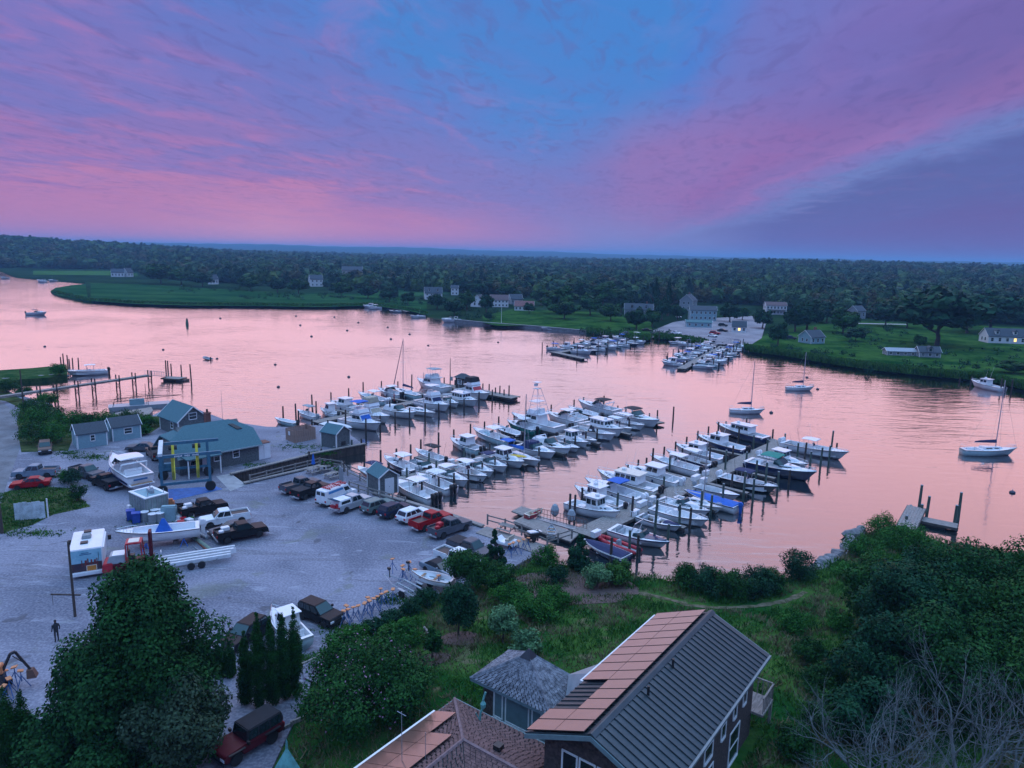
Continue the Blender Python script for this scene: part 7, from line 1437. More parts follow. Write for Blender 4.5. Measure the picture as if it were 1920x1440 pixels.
    for x, y in ((4.6, -.55), (7.6, -.5)): part('vent_pipe', MB().tube((x, y, zr-.35), (x, y, zr+.30), .07, None, 8), BLACK, t)
    fr = (Vector((x0, -yw, zb)), Vector((x1, -yw, zb)), Vector((x1, -yw, 8.4)), Vector((x0, -yw, 8.4))); gf = (Vector((x0, yw, zb)), Vector((x0, -yw, zb)), Vector((x0, -yw, 8.4)), Vector((x0, yw, 8.4)))
    for u0, u1, v0, v1 in ((.60, .645, .62, .88), (.74, .775, .66, .88), (.86, .90, .66, .88), (.72, .83, .20, .52), (.42, .50, .62, .88), (.44, .52, .20, .50)): wall_window(t, fr, u0, u1, v0, v1, True, TRIM, GLASSR)
    for u0 in (.18, .34, .50, .66): wall_window(t, gf, u0, u0+.12, .52, .90, False, TRIM, GLASSR)
    b = part('balcony', MB().box((14.6, -2.4, 5.0), (2.0, 2.6, .14)), WOOD, t); rl = MB()
    for k in range(9): rl.box((15.55, -3.65+.3*k, 5.55), (.05, .05, 1.0))
    for k in range(7): rl.box((13.75+.3*k, -3.65, 5.55), (.05, .05, 1.0))
    rl.box((15.55, -2.4, 6.08), (.09, 2.6, .07)).box((14.6, -3.65, 6.08), (2.0, .09, .07)); part('railing', rl, WOOD, b); part('post', MB().box((15.5, -3.6, 3.7), (.16, .16, 2.6)), WOOD, b)
def solar_material():
    m = bpy.data.materials.new('solar_glass'); m.use_nodes = True; t = m.node_tree; b = t.nodes['Principled BSDF']; tc = nn(t, 'ShaderNodeTexCoord'); n = nn(t, 'ShaderNodeTexNoise'); t.links.new(tc.outputs['Object'], n.inputs['Vector']); n.inputs['Scale'].default_value = 1.5
    t.links.new(mixc(t, n.outputs[0], (.16, .115, .095), (.21, .15, .125)), b.inputs['Base Color']); b.inputs['Metallic'].default_value = .65; b.inputs['Roughness'].default_value = .28; b.inputs['Coat Weight'].default_value = 1.; b.inputs['Coat Roughness'].default_value = .08; return m
main_house()
def pavilion():
    t = thing('pavilion', 'shingled hip roofed garden room with tall white framed windows', 'building', HO, HRZ); ax, bx_, ay, by = 4.35, 8.05, 4.85, 10.6; ze, za = 6.4, 8.2; cx, cy_ = (ax+bx_)/2, (ay+by)/2; ap = (cx, cy_); WS = pm('cedar_roof_shingle', (.10, .11, .135), .9, var=.4, scale=3.5, col2=(.26, .27, .30), bump=.4, bscale=25)
    k = .22; P = [(ax, ay, ze), (bx_, ay, ze), (bx_, by, ze), (ax, by, ze)]; T = [(cx-k, cy_-k, za-.15), (cx+k, cy_-k, za-.15), (cx+k, cy_+k, za-.15), (cx-k, cy_+k, za-.15)]
    rf = part('roof', MB().hexa([(x, y, z-.1) for x, y, z in P]+[(x, y, z-.04) for x, y, z in T]), BLACK, t)
    for i in range(4): shingles(t, P[i], P[(i+1) % 4], T[(i+1) % 4], T[i], WS, .26, .2, seed=i)
    m = MB()
    for i in range(4): m.tube(P[i], T[i], .07, None, 4)
    part('hip_cap', m, WS, rf); part('finial', MB().box((cx, cy_, za+.02), (.75, .75, .46), tx=.12, ty=.12), pm('lead_cap', (.02, .022, .03), .5), rf)
    part('fascia_board', MB().box((cx, ay+.03, ze-.12), (bx_-ax, .05, .16)).box((cx, by-.03, ze-.12), (bx_-ax, .05, .16)).box((ax+.03, cy_, ze-.12), (.05, by-ay, .16)).box((bx_-.03, cy_, ze-.12), (.05, by-ay, .16)), pm('teal_grey_trim', (.13, .20, .22), .6), rf)
    wx, wy0, wy1 = 5.0, 5.4, 10.1; part('wall', MB().box(((wx+7.6)/2, (wy0+wy1)/2, 4.4), (7.6-wx, wy1-wy0, 3.9)), SHINGD, t); fc = (Vector((wx, wy1, 4.0)), Vector((wx, wy0, 4.0)), Vector((wx, wy0, 6.3)), Vector((wx, wy1, 6.3))); part('window_surround', MB().pane(fc, .16, 1.0, .0, .98, .03), pm('teal_grey_trim', (.13, .20, .22), .6), t); part('sill', MB().pane(fc, .15, 1.0, -.14, .03, .14), TRIM, t)
    for u0, u1 in ((.19, .30), (.37, .70), (.77, .88)): wall_window(t, fc, u0, u1, .10, .92, False, TRIM, GLASSR)
    cr = part('link_roof', MB().add([(8.0, 5.0, 6.5), (5.6, 4.8, 6.45), (6.6, 3.4, 8.45), (6.9, 5.4, 7.4), (8.3, 3.5, 8.4)], [(0, 4, 3), (3, 4, 2), (3, 2, 1)]), pm('flat_metal', (.26, .30, .32), .5, .4), t)
    fl = (Vector((7.6, wy0, 4.0)), Vector((7.6, wy1, 4.0)), Vector((7.6, wy1, 6.3)), Vector((7.6, wy0, 6.3))); wall_window(t, fl, .3, .7, .1, .9, True, TRIM, GLASSR)
pavilion()
def low_wing():
    t = thing('low_wing', 'low wing with red brown hip roof and solar panels in front of the pavilion', 'building', HO, HRZ); ze, zr = 5.5, 7.0; yo, xo = 10.85, 3.27; px_, py_ = -.66, 6.86; xn = -9.0
    BR = pm('red_brown_shingle', (.115, .060, .055), .9, var=.3, scale=4, col2=(.19, .105, .095), bump=.4, bscale=24)
    part('wall', MB().box(((xn+xo)/2-.2, (yo+3.5)/2, 3.7), (xo-xn-.9, yo-3.5-.8, 3.4)), SHINGD, t)
    V = [(xo, yo, ze), (xn, yo, ze), (xn, py_, zr), (px_, py_, zr), (xo, 3.0, ze), (px_, 3.0, zr), (-4.6, 3.0, ze), (xn, 2.9, ze), (-4.6, 2.92, ze)]
    rf = part('roof', MB().add([(a, b, c-.03) for a, b, c in V], [(0, 1, 2, 3), (4, 0, 3, 5), (3, 6, 5), (2, 7, 8, 3)]), BLACK, t)
    shingles(t, V[1], V[0], V[3], V[2], BR, .32, .2, seed=11); shingles(t, V[0], V[4], V[5], V[3], BR, .32, .2, seed=12); shingles(t, (-4.6, 3.0, ze), (-4.59, 3.0, ze), V[5], V[3], BR, .32, .2, seed=14); shingles(t, V[7], V[8], V[3], V[2], BR, .32, .2, seed=15)
    m = MB().tube(V[0], V[3], .10, None, 5).tube(V[3], V[2], .10, None, 5).tube(V[3], V[5], .10, None, 5); part('ridge_cap', m, pm('ridge_shingle', (.20, .13, .13), .9, var=.25, scale=5), rf)
    part('gutter', MB().box(((xn+xo)/2-.8, yo+.08, ze+.0), (xo-xn-1.6, .16, .16)), TRIM, t); part('fascia_board', MB().box((xo+.03, 6.8, ze-.08), (.06, 8, .2)).box(((xn+xo)/2, yo+.0, ze-.1), (xo-xn, .06, .16)), pm('grey_green_trim', (.15, .22, .23), .6), t)
    s = sqrt((yo-py_)**2+(zr-ze)**2); e = Vector((0, (yo-py_)/s, (ze-zr)/s)); nr = Vector((0, (zr-ze)/s, (yo-py_)/s)); PV = bpy.data.materials['solar_glass']
    for i in range(8):
        for r_ in range(2):
            if r_ == 0 and i < 2: continue
            o0 = Vector((1.5-i*1.05, yo, ze))-e*(.15+1.66*(2-r_))+nr*.14; a = Vector((-1.02, 0, 0)); b = e*1.62
            part('solar_panel', MB().hexa([o0, o0+a, o0+a+b, o0+b, o0+nr*.04, o0+a+nr*.04, o0+a+b+nr*.04, o0+b+nr*.04]), PV, t)
    part('roof_vent', MB().box((.1, 5.2, 6.95), (.4, .4, .25)).box((-2.4, 5.4, 6.7), (.35, .35, .3)), BLACK, t); part('vent_pipe', MB().tube((-2.9, 4.9, 6.0), (-2.9, 4.9, 7.1), .07).tube((-3.4, 5.6, 6.3), (-3.4, 5.6, 7.0), .1), BLACK, t)
    part('antenna', MB().tube((-3.2, 8.6, 6.2), (-3.2, 8.6, 9.2), .025, None, 4).tube((-3.2, 8.3, 9.1), (-3.2, 8.9, 9.1), .02, None, 4).tube((-2.6, 7.6, 6.6), (-2.6, 7.6, 8.2), .02, None, 4), STEEL, t)
low_wing()
t = thing('weather_vane', 'green metal crane sculpture standing on the low roof', 'sculpture', hloc(2.2, 8.1, 5.9), 0.6); VG = pm('verdigris', (.10, .30, .28), .6, var=.3); part('figure', MB().path([(0, 0, 0), (.05, 0, .5), (.25, 0, .8), (.2, 0, 1.2), (.35, 0, 1.6)], .06, 6).lathe([(0, -.3), (.14, -.1), (.16, .1), (0, .35)], 8, (.2, 0, .85)), VG, t); part('leg', MB().tube((0, 0, 0), (-.2, .1, .5), .03), VG, t)
t = thing('turret', 'small turret with verdigris copper spire and shingled skirt', 'turret', hloc(-6.2, 13.6, 0)); part('skirt_roof', MB().lathe([(1.5, 4.2), (.62, 5.55)], 4), SHING, t); part('spire', MB().lathe([(.64, 5.55), (.34, 6.1), (.07, 6.6), (.05, 7.0), (0, 7.2)], 4), VG, t); part('wall', MB().box((0, 0, 2.7), (1.7, 1.7, 3.2), rz=pi/4), SHINGD, t)
# ---------------------------------------------------------------- houses across the river
def far_house(lb, px, L, Wd, h, rh, rz, wall, roof, wins=3, floors=1, dormers=0, chim=False, porch=False, gabwin=True, lit=False, z=1.1, name='house'):
    t = thing(name, lb, 'house', G(*px, z), radians(rz), 'houses across the river', .84); r = gable(t, L, Wd, h, rh, wall, roof, .35, .15); f = wfaces(L, Wd, h)
    for fl in range(floors):
        v0 = (.30+fl)/floors; v1 = (.74+fl)/floors
        for i in range(wins):
            u = (i+.5)/wins; lg = lit and fl == 0 and i == wins//2; wall_window(t, f['front'], u-.42/L*1.3, u+.42/L*1.3, v0, v1, True, TRIM, pm('lit_window', (.8, .55, .2), .4, emit=(1., .62, .18, 1.6)) if lg else GLASS)
        for q in ('left', 'right'): wall_window(t, f[q], .25, .38, v0, v1); wall_window(t, f[q], .60, .73, v0, v1)
    for i in range(dormers):
        x = L*((i+.5)/dormers-.5); d = part('dormer', MB().box((x, -Wd*.33, h+rh*.45), (1.5, 1.8, 1.5)), wall, r); part('dormer_roof', MB().yz([(-.0, 0), (0, 0)], 0, 0) if False else MB().add([(x-.95, -Wd*.33-1.1, h+rh*.45+.7), (x+.95, -Wd*.33-1.1, h+rh*.45+.7), (x, -Wd*.33-1.1, h+rh*.45+1.5), (x-.95, 0, h+rh*.45+.7), (x+.95, 0, h+rh*.45+.7), (x, 0, h+rh*.45+1.5)], [(0, 1, 2), (0, 2, 5, 3), (1, 4, 5, 2)]), roof, r)
        part('dormer_window', MB().box((x, -Wd*.33-.91, h+rh*.45), (.9, .04, 1.0)), GLASS, r)
    if chim: part('chimney', MB().box((L*.28, .6, h+rh+.3), (.9, .9, 2.0)), BRICK, r)
    if porch:
        p = part('porch_roof', MB().box((0, -Wd/2-1.2, h*.55), (L*.9, 2.4, .15)), roof, t)
        for i in range(5): part('porch_post', MB().box((-L*.42+i*L*.21, -Wd/2-2.2, h*.27), (.15, .15, h*.55)), TRIM, p)
    return t
far_house('large white twin gabled house behind the wooded point', (812, 561), 13, 9, 5, 4.2, 12, CLAPW, ROOFD, 4, 2, 2); far_house('narrow white two storey house behind the point', (853, 553), 6, 6, 6, 2.2, 0, CLAPW, ROOFD, 2, 2); far_house('white gabled house half hidden by trees left of the lawn', (898, 575), 7, 9, 4, 4, 70, CLAPW, ROOFD, 2); far_house('white house with brown hip like roof facing the river', (936, 575), 12, 8, 5, 3, 3, CLAPW, pm('brown_roof', (.13, .085, .085), .9, var=.2), 5, 2); far_house('white cottage with red roof beside the far lawn', (983, 582), 12, 7, 3, 3, -5, CLAPW, pm('red_roof', (.22, .10, .09), .9, var=.2), 5); far_house('grey house tucked behind the red roofed cottage', (966, 570), 9, 7, 4, 3, 20, CLAPG, ROOFD)
far_house('long grey shingled house with cross gable and porch', (1197, 592), 17, 9, 4, 3.4, -8, CLAPG, ROOFD, 4, 1, 2, True, True); far_house('tall grey house with steep gable behind the marina', (1290, 582), 10, 9, 7, 4, 60, CLAPG, ROOFD, 3, 2, 0, True); far_house('blue two storey marina building in the far yard', (1316, 600), 15, 8, 6, 2.2, -6, CLAPB, ROOFD, 6, 2); far_house('low blue shed with awning beside the far marina building', (1309, 613), 13, 5, 2.6, 1, -6, CLAPB, pm('teal_roof', (.06, .16, .17), .8), 4, name='shed'); far_house('small white cottage with one lit window in the far yard', (1385, 622), 6.5, 5, 2.8, 2.4, -14, CLAPW, ROOFD, 3, 1, 0, False, False, True, True); far_house('white two storey building with balconies behind the far yard', (1452, 589), 13, 8, 6, 2, -5, CLAPW, pm('brown_roof', (.13, .085, .085), .9), 6, 2, 0, False, True); far_house('small blue grey cottage on the right river meadow', (1521, 643), 8, 7, 3, 2.6, 25, CLAPB, ROOFD, 3, 1, 0, True); far_house('long low grey roofed barn on the right meadow', (1686, 666), 11, 4, 1.8, 1.0, -4, CLAPG, pm('tin_roof', (.30, .34, .37), .6), 4, name='barn'); far_house('little dormered shed right of the long low barn', (1738, 669), 7.5, 5, 2.2, 1.8, -8, CLAPG, ROOFD, 3, 1, 1, name='shed'); far_house('long white house with three dormers and one lit window', (1893, 643), 23, 8, 3.4, 3.2, -6, CLAPW, ROOFD, 7, 1, 3, True, False, True, True)
far_house('tan house standing among the far treetops', (661, 520), 22, 12, 8, 4, 10, pm('tan_wall', (.35, .32, .30), .8), ROOFD, 5, 2, z=6.); far_house('white house half hidden in the far woods', (592, 537), 12, 9, 7, 4, 30, CLAPW, ROOFD, 3, 2, z=1.5); far_house('white farmhouse beside the far hay field, left of two', (222, 519), 13, 9, 5, 4, 20, CLAPW, ROOFD, 4); far_house('white barn beside the far hay field, right of two', (240, 519), 8, 8, 5, 5, 70, CLAPW, ROOFD, 2); far_house('tiny white gable in the far left woods', (400, 533), 7, 6, 5, 4, 60, CLAPW, ROOFD, 2, z=2.); far_house('grey house behind the far right meadow', (1605, 597), 8, 7, 5, 3, 30, CLAPG, ROOFD, 2, 1)
# far seawall, flagpole, far pier
for i, (a, b, lb) in enumerate((((905, 607), (1000, 614), 'dark stone seawall under the far houses'), ((1000, 614), (1100, 623), 'dark seawall below the far lawn'), ((835, 600), (905, 607), 'low seawall at the wooded point'))):
    A = G(*a, .6); Bq = G(*b, .6); t = thing('seawall', lb, 'wall', (A+Bq)/2, heading(A, Bq), 'far seawalls'); t.location.z = 0; part('wall', MB().box((0, 0, .2), ((Bq-A).length, .7, 2.2)), STONE, t); part('coping', MB().box((0, 0, 1.35), ((Bq-A).length, .9, .15)), CONC, t)
dock('far_pier', 'small grey pier at the marsh end of the far shore', (728, 575), (765, 584), 2.0, .9, 4, group='small piers'); dock('far_pier', 'boat ramp pier between the two far docks', (1340, 641), (1345, 634), 2.5, 1.0, 4, group='small piers')
for i, (x, yt, yb, lb) in enumerate(((940, 573, 606, 'white flagpole on the far lawn by the river'), (1335, 593, 626, 'white pole in front of the far blue building'))):
    p = G(x, yb, 1.2); single('flagpole', MB().tube((0, 0, 0), (0, 0, height_at(p, x, yt)-1.2), .12, .06, 5).lathe([(0, -.15), (.15, 0), (0, .15)], 6, (0, 0, height_at(p, x, yt)-1.1)), TRIM, lb, 'pole', p, 0, 'far flagpoles')
# ---------------------------------------------------------------- trees along the far shore (base px, width px, height px, kind)
FT_ = [(1058, 598, 54, 34, 'o', 'low spreading tree alone on the far lawn'), (1050, 588, 70, 46, 'o', 'big rounded tree behind the far lawn'), (1106, 592, 52, 40, 'o', 'dark rounded tree right of the far lawn tree'), (1145, 602, 46, 32, 'o', 'bushy tree beside the grey gabled house'), (1193, 618, 42, 38, 'd', 'dense tree at the water side of the grey house'), (1228, 590, 22, 62, 'c', 'tall spruce, left of the far pair'), (1252, 592, 22, 60, 'c', 'tall spruce, right of the far pair'), (1240, 600, 36, 40, 'd', 'dark tree below the spruce pair'), (1222, 612, 34, 30, 'o', 'bush like tree at the far yard edge'), (1368, 604, 38, 32, 'd', 'dark round tree beside the far marina building'), (1392, 600, 28, 22, 'o', 'small tree behind the lit cottage'), (1756, 648, 128, 92, 'd', 'huge spreading tree on the right meadow'), (1855, 622, 90, 62, 'd', 'large tree behind the white dormered house, right'), (1812, 625, 70, 55, 'd', 'large tree behind the white dormered house, left'), (1512, 620, 62, 52, 'p', 'tall pine group behind the blue grey cottage'), (1490, 622, 40, 46, 'p', 'pine left of the blue grey cottage'), (1580, 625, 52, 40, 'o', 'leafy tree right of the blue grey cottage'), (1604, 640, 36, 22, 'd', 'dark rounded bush tree on the meadow'), (1458, 648, 34, 40, 'd', 'dark tree at the meadow water edge'), (1430, 616, 40, 34, 'd', 'dark tree beside the far yard exit'), (1723, 652, 22, 20, 'o', 'leaning bush near the huge tree'), (302, 532, 50, 30, 'o', 'rounded tree beyond the marsh, left'), (340, 534, 44, 26, 'o', 'rounded tree beyond the marsh, middle'), (380, 537, 46, 24, 'd', 'rounded tree beyond the marsh, right'), (470, 545, 44, 24, 'o', 'tree at the marsh edge, first of several'), (520, 549, 40, 26, 'd', 'tree at the marsh edge, second of several'), (560, 551, 44, 26, 'o', 'tree at the marsh edge, third of several'), (640, 556, 44, 26, 'o', 'tree at the marsh edge, fourth of several'), (690, 560, 36, 24, 'd', 'tree at the marsh edge, fifth of several'), (730, 566, 34, 26, 'd', 'dark bush tree left of the far pier'), (765, 572, 30, 24, 'd', 'dark cedar at the wooded point'), (820, 580, 36, 28, 'd', 'tree in front of the twin gabled house'), (852, 592, 40, 30, 'd', 'tree at the tip of the wooded point'), (875, 582, 36, 34, 'o', 'tree between the white houses, left'), (912, 585, 34, 32, 'd', 'tree between the white houses, right'), (868, 552, 44, 30, 'd', 'dark tree above the white gabled house'), (905, 556, 46, 30, 'd', 'dark tree above the hip roofed house'), (950, 560, 40, 26, 'o', 'tree behind the red roofed cottage'), (992, 588, 24, 20, 'd', 'small dark tree before the red roofed cottage'), (915, 601, 16, 16, 'd', 'little clipped tree on the seawall lawn'), (1015, 572, 40, 30, 'o', 'tree at the lawn back edge, left'), (1165, 585, 40, 36, 'd', 'tree behind the grey gabled house, left'), (1130, 575, 60, 44, 'o', 'large tree behind the far lawn, right'), (1090, 566, 60, 38, 'd', 'large dark tree behind the far lawn, middle'), (1270, 600, 30, 26, 'd', 'tree left of the far yard entrance'), (1660, 612, 60, 36, 'd', 'dark tree at the meadow back edge, left'), (1700, 615, 50, 36, 'd', 'dark tree at the meadow back edge, right'), (1550, 605, 50, 36, 'd', 'tree behind the cottage pines'), (1900, 700, 46, 18, 'o', 'low willow bush on the right bank')]
for i, (x, y, w, h, k, lb) in enumerate(FT_):
    p = G(x, y, 1.15); d = sqrt(p.x**2+p.y**2+900); s = d/FPX*1.0
    tree('broadleaf_tree' if k in 'od' else 'conifer_tree', lb, p, h*s*1.05, w*s, dict(o=L_OAK, d=L_DARK, c=L_PINE, p=L_PINE)[k], dict(o='round', d='round', c='cone', p='round')[k], 200+i, 2600 if w < 80 else 3200, .13 if k != 'c' else .16, 34, group='trees along the far shore', var=(i % 4) if w < 80 else 9, crown_lo=.12 if w < 80 else .2)
# reeds and scrub on the far banks
rg = np.random.default_rng(5); RP = []
for x in np.arange(1398, 1990, .5):
    y = float(np.interp(x, SHX, SHY)); 
    for k in range(3): q = G(x+rg.uniform(-1, 1), y-rg.uniform(.2, 5.5), .8); RP.append((q.x, q.y, .6))
for x in np.arange(1100, 1345, .6):
    y = float(np.interp(x, SHX, SHY))
    if 1326 < x < 1345 or 1218 < x < 1228: continue
    for k in range(3): q = G(x+rg.uniform(-1, 1), y-rg.uniform(.2, 5.), .8); RP.append((q.x, q.y, .6))
scatter_blades('reed_bed', 'dark green reed fringe along the far banks', 'reeds', RP, 1.5, .28, L_REED, 4, .25, 5)
MP = []
for x in np.arange(100, 800, .8):
    y = float(np.interp(x, [100, 165, 250, 350, 480, 600, 700, 770, 800], [549, 564, 569.5, 572.5, 573.5, 575.5, 572.5, 583, 591]))
    for k in range(2): q = G(x+rg.uniform(-1, 1), y-rg.uniform(.0, 2.5), .8); MP.append((q.x, q.y, .7))
scatter_blades('marsh_fringe', 'ragged marsh grass edge along the far left shore', 'marsh grass', MP, 1.3, .5, L_REED, 6, .3, 4)
# low scrub on the meadows: one mass
SB = []
for x, y, n_, sx, sy in ((1640, 640, 26, 60, 14), (1800, 668, 34, 110, 14), (1870, 690, 26, 70, 10), (1560, 668, 20, 40, 8), (1470, 655, 16, 30, 8), (1700, 692, 26, 90, 6), (1620, 622, 20, 60, 5), (560, 556, 40, 110, 6), (400, 545, 24, 90, 5), (760, 565, 24, 50, 8), (1130, 622, 22, 60, 6), (890, 590, 24, 40, 10), (1240, 626, 16, 18, 5)):
    for _ in range(n_):
        q = G(x+rg.uniform(-sx, sx), y+rg.uniform(-sy, sy), 1.2); r_b = rg.uniform(.5, 1.5)*(1.6 if q.y > 300 else 1.); SB.append((q.x, q.y, 1.2+r_b*.25, r_b))
V_, F_ = leaf_quads(rg, SB, 16000, .30); tag(link('meadow_scrub', npmesh('meadow_scrub', V_, F_, L_DARK)), 'low dark scrub dotted over the far meadows and banks', 'scrub', None, 'stuff')
# ---------------------------------------------------------------- near trees
def t_at(px, yb, yt): p = GT(px, yb); return p, height_at(p, px, yt)-p.z
big = thing('maple_tree', 'big dense dark maple at the lower left', 'tree', (-21.2, 36.6, LOT)); link('crown', crown_mesh('crown', 301, 6.0, 5.4, 5.7, 140, 125000, .115, L_MAPLE, 'egg', 6.2), big); link('trunk', limbs_mesh('trunk', np.random.default_rng(4), 4.5, 10, .38, .6, 7, BARK, 2), big)
big2 = thing('maple_tree', 'smaller paler maple leaning beside the off-road car', 'tree', (-18.0, 34.4, LOT)); link('crown', crown_mesh('crown', 302, 2.7, 2.6, 3.1, 34, 26000, .115, leafm('pale_maple_leaf', (.028, .058, .032), (.060, .10, .055)), 'round', 4.2), big2); link('trunk', limbs_mesh('trunk', np.random.default_rng(5), 2.8, 5.8, .2, .6, 6, BARK, 2), big2)
for i, (x, yb, yt, w) in enumerate(((463, 1318, 1180, 1.5), (488, 1326, 1146, 1.6), (512, 1322, 1149, 1.5), (534, 1312, 1139, 1.45), (555, 1304, 1133, 1.45), (432, 1268, 1204, 1.1), (418, 1268, 1213, .9), (400, 1260, 1222, .8), (22, 1452, 1286, 2.2), (52, 1440, 1292, 1.8))):
    p, h = t_at(x, yb, yt); t = thing('arborvitae', f'tall clipped column cypress, {ORD[i]} of the row beside the drive' if i < 8 else ('left' if i == 8 else 'right')+' column cypress in the lower left corner', 'tree', p, 0, 'column cypresses')
    link('foliage', crown_mesh('foliage', 320+i, w/2*.92, w/2*.92, h/2, 110, 17000, .055, L_CEDAR, 'column', h/2), t); part('stem', MB().tube((0, 0, -.2), (0, 0, h*.8), .09, .03, 6), BARK, t)
p, h = t_at(688, 1350, 1222); ft = thing('flowering_tree', 'wide shrubby tree with pale pink blossom in front of the low wing', 'tree', p); link('crown', crown_mesh('crown', 341, 4.4, 3.9, h*.5, 70, 40000, .10, L_OAK, 'round', h*.56), ft); link('blossom', crown_mesh('blossom', 342, 4.45, 3.95, h*.51, 70, 900, .075, L_BLOOM, 'round', h*.57), ft); link('trunk', limbs_mesh('trunk', np.random.default_rng(6), h*.3, h*.85, .2, .62, 8, BARKG, 3), ft)
for i, (x, yb, yt, wpx, kd, mt_, lb) in enumerate(((926, 1068, 993, 46, 'cone', L_PINE, 'small dark spruce at the edge of the yard'), (1087, 1068, 1000, 66, 'cone', L_DARK, 'dark juniper at the foot of the right dock'), (935, 1118, 1052, 70, 'round', L_OAK, 'leafy tree right of the parked white pickup'), (860, 1192, 1088, 84, 'round', L_DARK, 'tall rounded tree over a ring of mulch'), (880, 1108, 1034, 92, 'round', L_OAK, 'tree spreading over the parked cars'), (943, 1205, 1132, 62, 'round', L_PALE, 'silver leaved tree in the garden'), (810, 1238, 1172, 34, 'round', L_OAK, 'little sapling in a mulch ring'))):
    p, h = t_at(x, yb, yt); w = wpx*sqrt(p.x**2+p.y**2+700)/FPX; t = thing('garden_tree', lb, 'tree', p, 0, 'garden trees'); link('crown', crown_mesh('crown', 350+i, w/2, w/2, h*.46, 30, int(2600+900*w*w*.5), .10 if kd == 'round' else .12, mt_, kd, h*.54), t); link('trunk', limbs_mesh('trunk', np.random.default_rng(70+i), h*.35, h*.9, .09, .6, 5, BARK, 2), t)
SH = [(1020, 1060, 56, 34, L_SHRUB, 'rounded shrub with pale flowers by the yard rail', L_BLOOM), (1045, 1092, 46, 30, L_DARK, 'clipped dark shrub in the mulch bed', None), (1118, 1100, 54, 44, L_PALE, 'pale tufted ornamental grass, left of two', None), (1160, 1096, 48, 46, L_REED, 'bright tufted ornamental grass, right of two', None), (985, 1225, 60, 38, L_PALE, 'pale bush behind the pavilion roof', None), (765, 1212, 64, 44, L_SHRUB, 'leafy shrub inside the planted bed', None), (735, 1205, 50, 34, L_SHRUB, 'green shrub at the planted bed corner', None), (640, 1222, 56, 34, L_SHRUB, 'green shrub at the lower hedge end', None), (672, 1206, 50, 30, L_SHRUB, 'green shrub second along the hedge', None), (700, 1186, 46, 22, L_DARK, 'low hedge bush, third along the yard edge', None), (735, 1168, 46, 24, L_DARK, 'low hedge bush, fourth along the yard edge', None), (768, 1150, 46, 26, L_DARK, 'low hedge bush, fifth along the yard edge', None), (800, 1136, 46, 30, L_DARK, 'low hedge bush, sixth along the yard edge', None), (690, 1240, 60, 34, L_SHRUB, 'shrub with pink blossom beside the drive edge', L_BLOOM), (640, 1258, 50, 30, L_SHRUB, 'small shrub with pink blossom near the gravel bay', L_BLOOM), (1000, 1160, 90, 40, L_SHRUB, 'broad bramble patch on the upper meadow, left', None), (960, 1135, 80, 36, L_SHRUB, 'broad bramble patch beside the silver tree', None), (1040, 1140, 80, 36, L_SHRUB, 'broad bramble patch on the upper meadow, middle', None),
      (1292, 1108, 74, 46, L_OAK, 'waterside hedge bush, first from the left', None), (1332, 1114, 74, 46, L_DARK, 'waterside hedge bush, second from the left', None), (1372, 1118, 76, 46, L_OAK, 'waterside hedge bush, third from the left', None), (1412, 1118, 74, 48, L_DARK, 'waterside hedge bush, fourth from the left', None), (1446, 1112, 60, 44, L_OAK, 'waterside hedge bush, fifth from the left', None), (1497, 1088, 64, 50, L_DARK, 'rounded bush alone at the water edge', None), (1655, 1010, 70, 34, L_SHRUB, 'grassy bush on the stone point', None), (1620, 1045, 70, 34, L_SHRUB, 'green bush behind the stones', None), (1700, 1030, 90, 36, L_SHRUB, 'green bush at the foot of the short pier', None), (1600, 1085, 70, 24, L_SHRUB, 'green bush on the slope above the stones, left', None), (1575, 1180, 60, 26, L_SHRUB, 'green bush beyond the house gable', None), (1520, 1240, 60, 36, L_OAK, 'bush beyond the house, upper', None), (1545, 1300, 70, 44, L_OAK, 'bush beyond the house, lower', None), (1480, 1180, 70, 30, L_SHRUB, 'low scrub right of the footpath', None), (1490, 1420, 70, 50, L_OAK, 'bush below the balcony', None), (1560, 1380, 90, 60, L_OAK, 'bush under the bare branches, left', None), (135, 910, 34, 26, L_DARK, 'dark bush beside the steel blue pickup', None), (145, 940, 30, 28, L_CEDAR, 'clipped dark bush on the verge', None), (120, 905, 24, 20, L_SHRUB, 'small bush at the red sedan tail', None)]
for i, (x, y, w, h, mt_, lb, bl) in enumerate(SH):
    p = GT(x, y); k = sqrt(p.x**2+p.y**2+800)/FPX; shrub(lb, None, w*k*1.05, h*k*1.1, mt_, 400+i, int(700+w*h*1.5), .085 if mt_ not in (L_PALE, L_REED) else .11, 12, 'garden shrubs', base=p, bloom=bl)
# shoreline scrub by the sheds and on the left bank
for i, (x, y, w, h) in enumerate(((60, 800, 60, 40), (95, 795, 60, 42), (130, 805, 60, 40), (70, 830, 60, 40), (110, 830, 60, 40), (60, 775, 50, 30), (90, 760, 40, 26), (160, 800, 50, 30), (200, 798, 50, 28), (240, 796, 50, 28), (280, 800, 40, 26), (15, 735, 40, 26), (112, 702, 36, 22), (45, 742, 30, 18), (270, 815, 26, 22))):
    p = G(x, y, LOT); k = sqrt(p.x**2+p.y**2+800)/FPX; shrub(f'wild green scrub by the road and sheds, {ORD[i]} clump', None, w*k, h*k*.8, (L_SHRUB, L_OAK)[i % 2], 460+i, 3600, .12, 12, 'bank scrub', base=p)
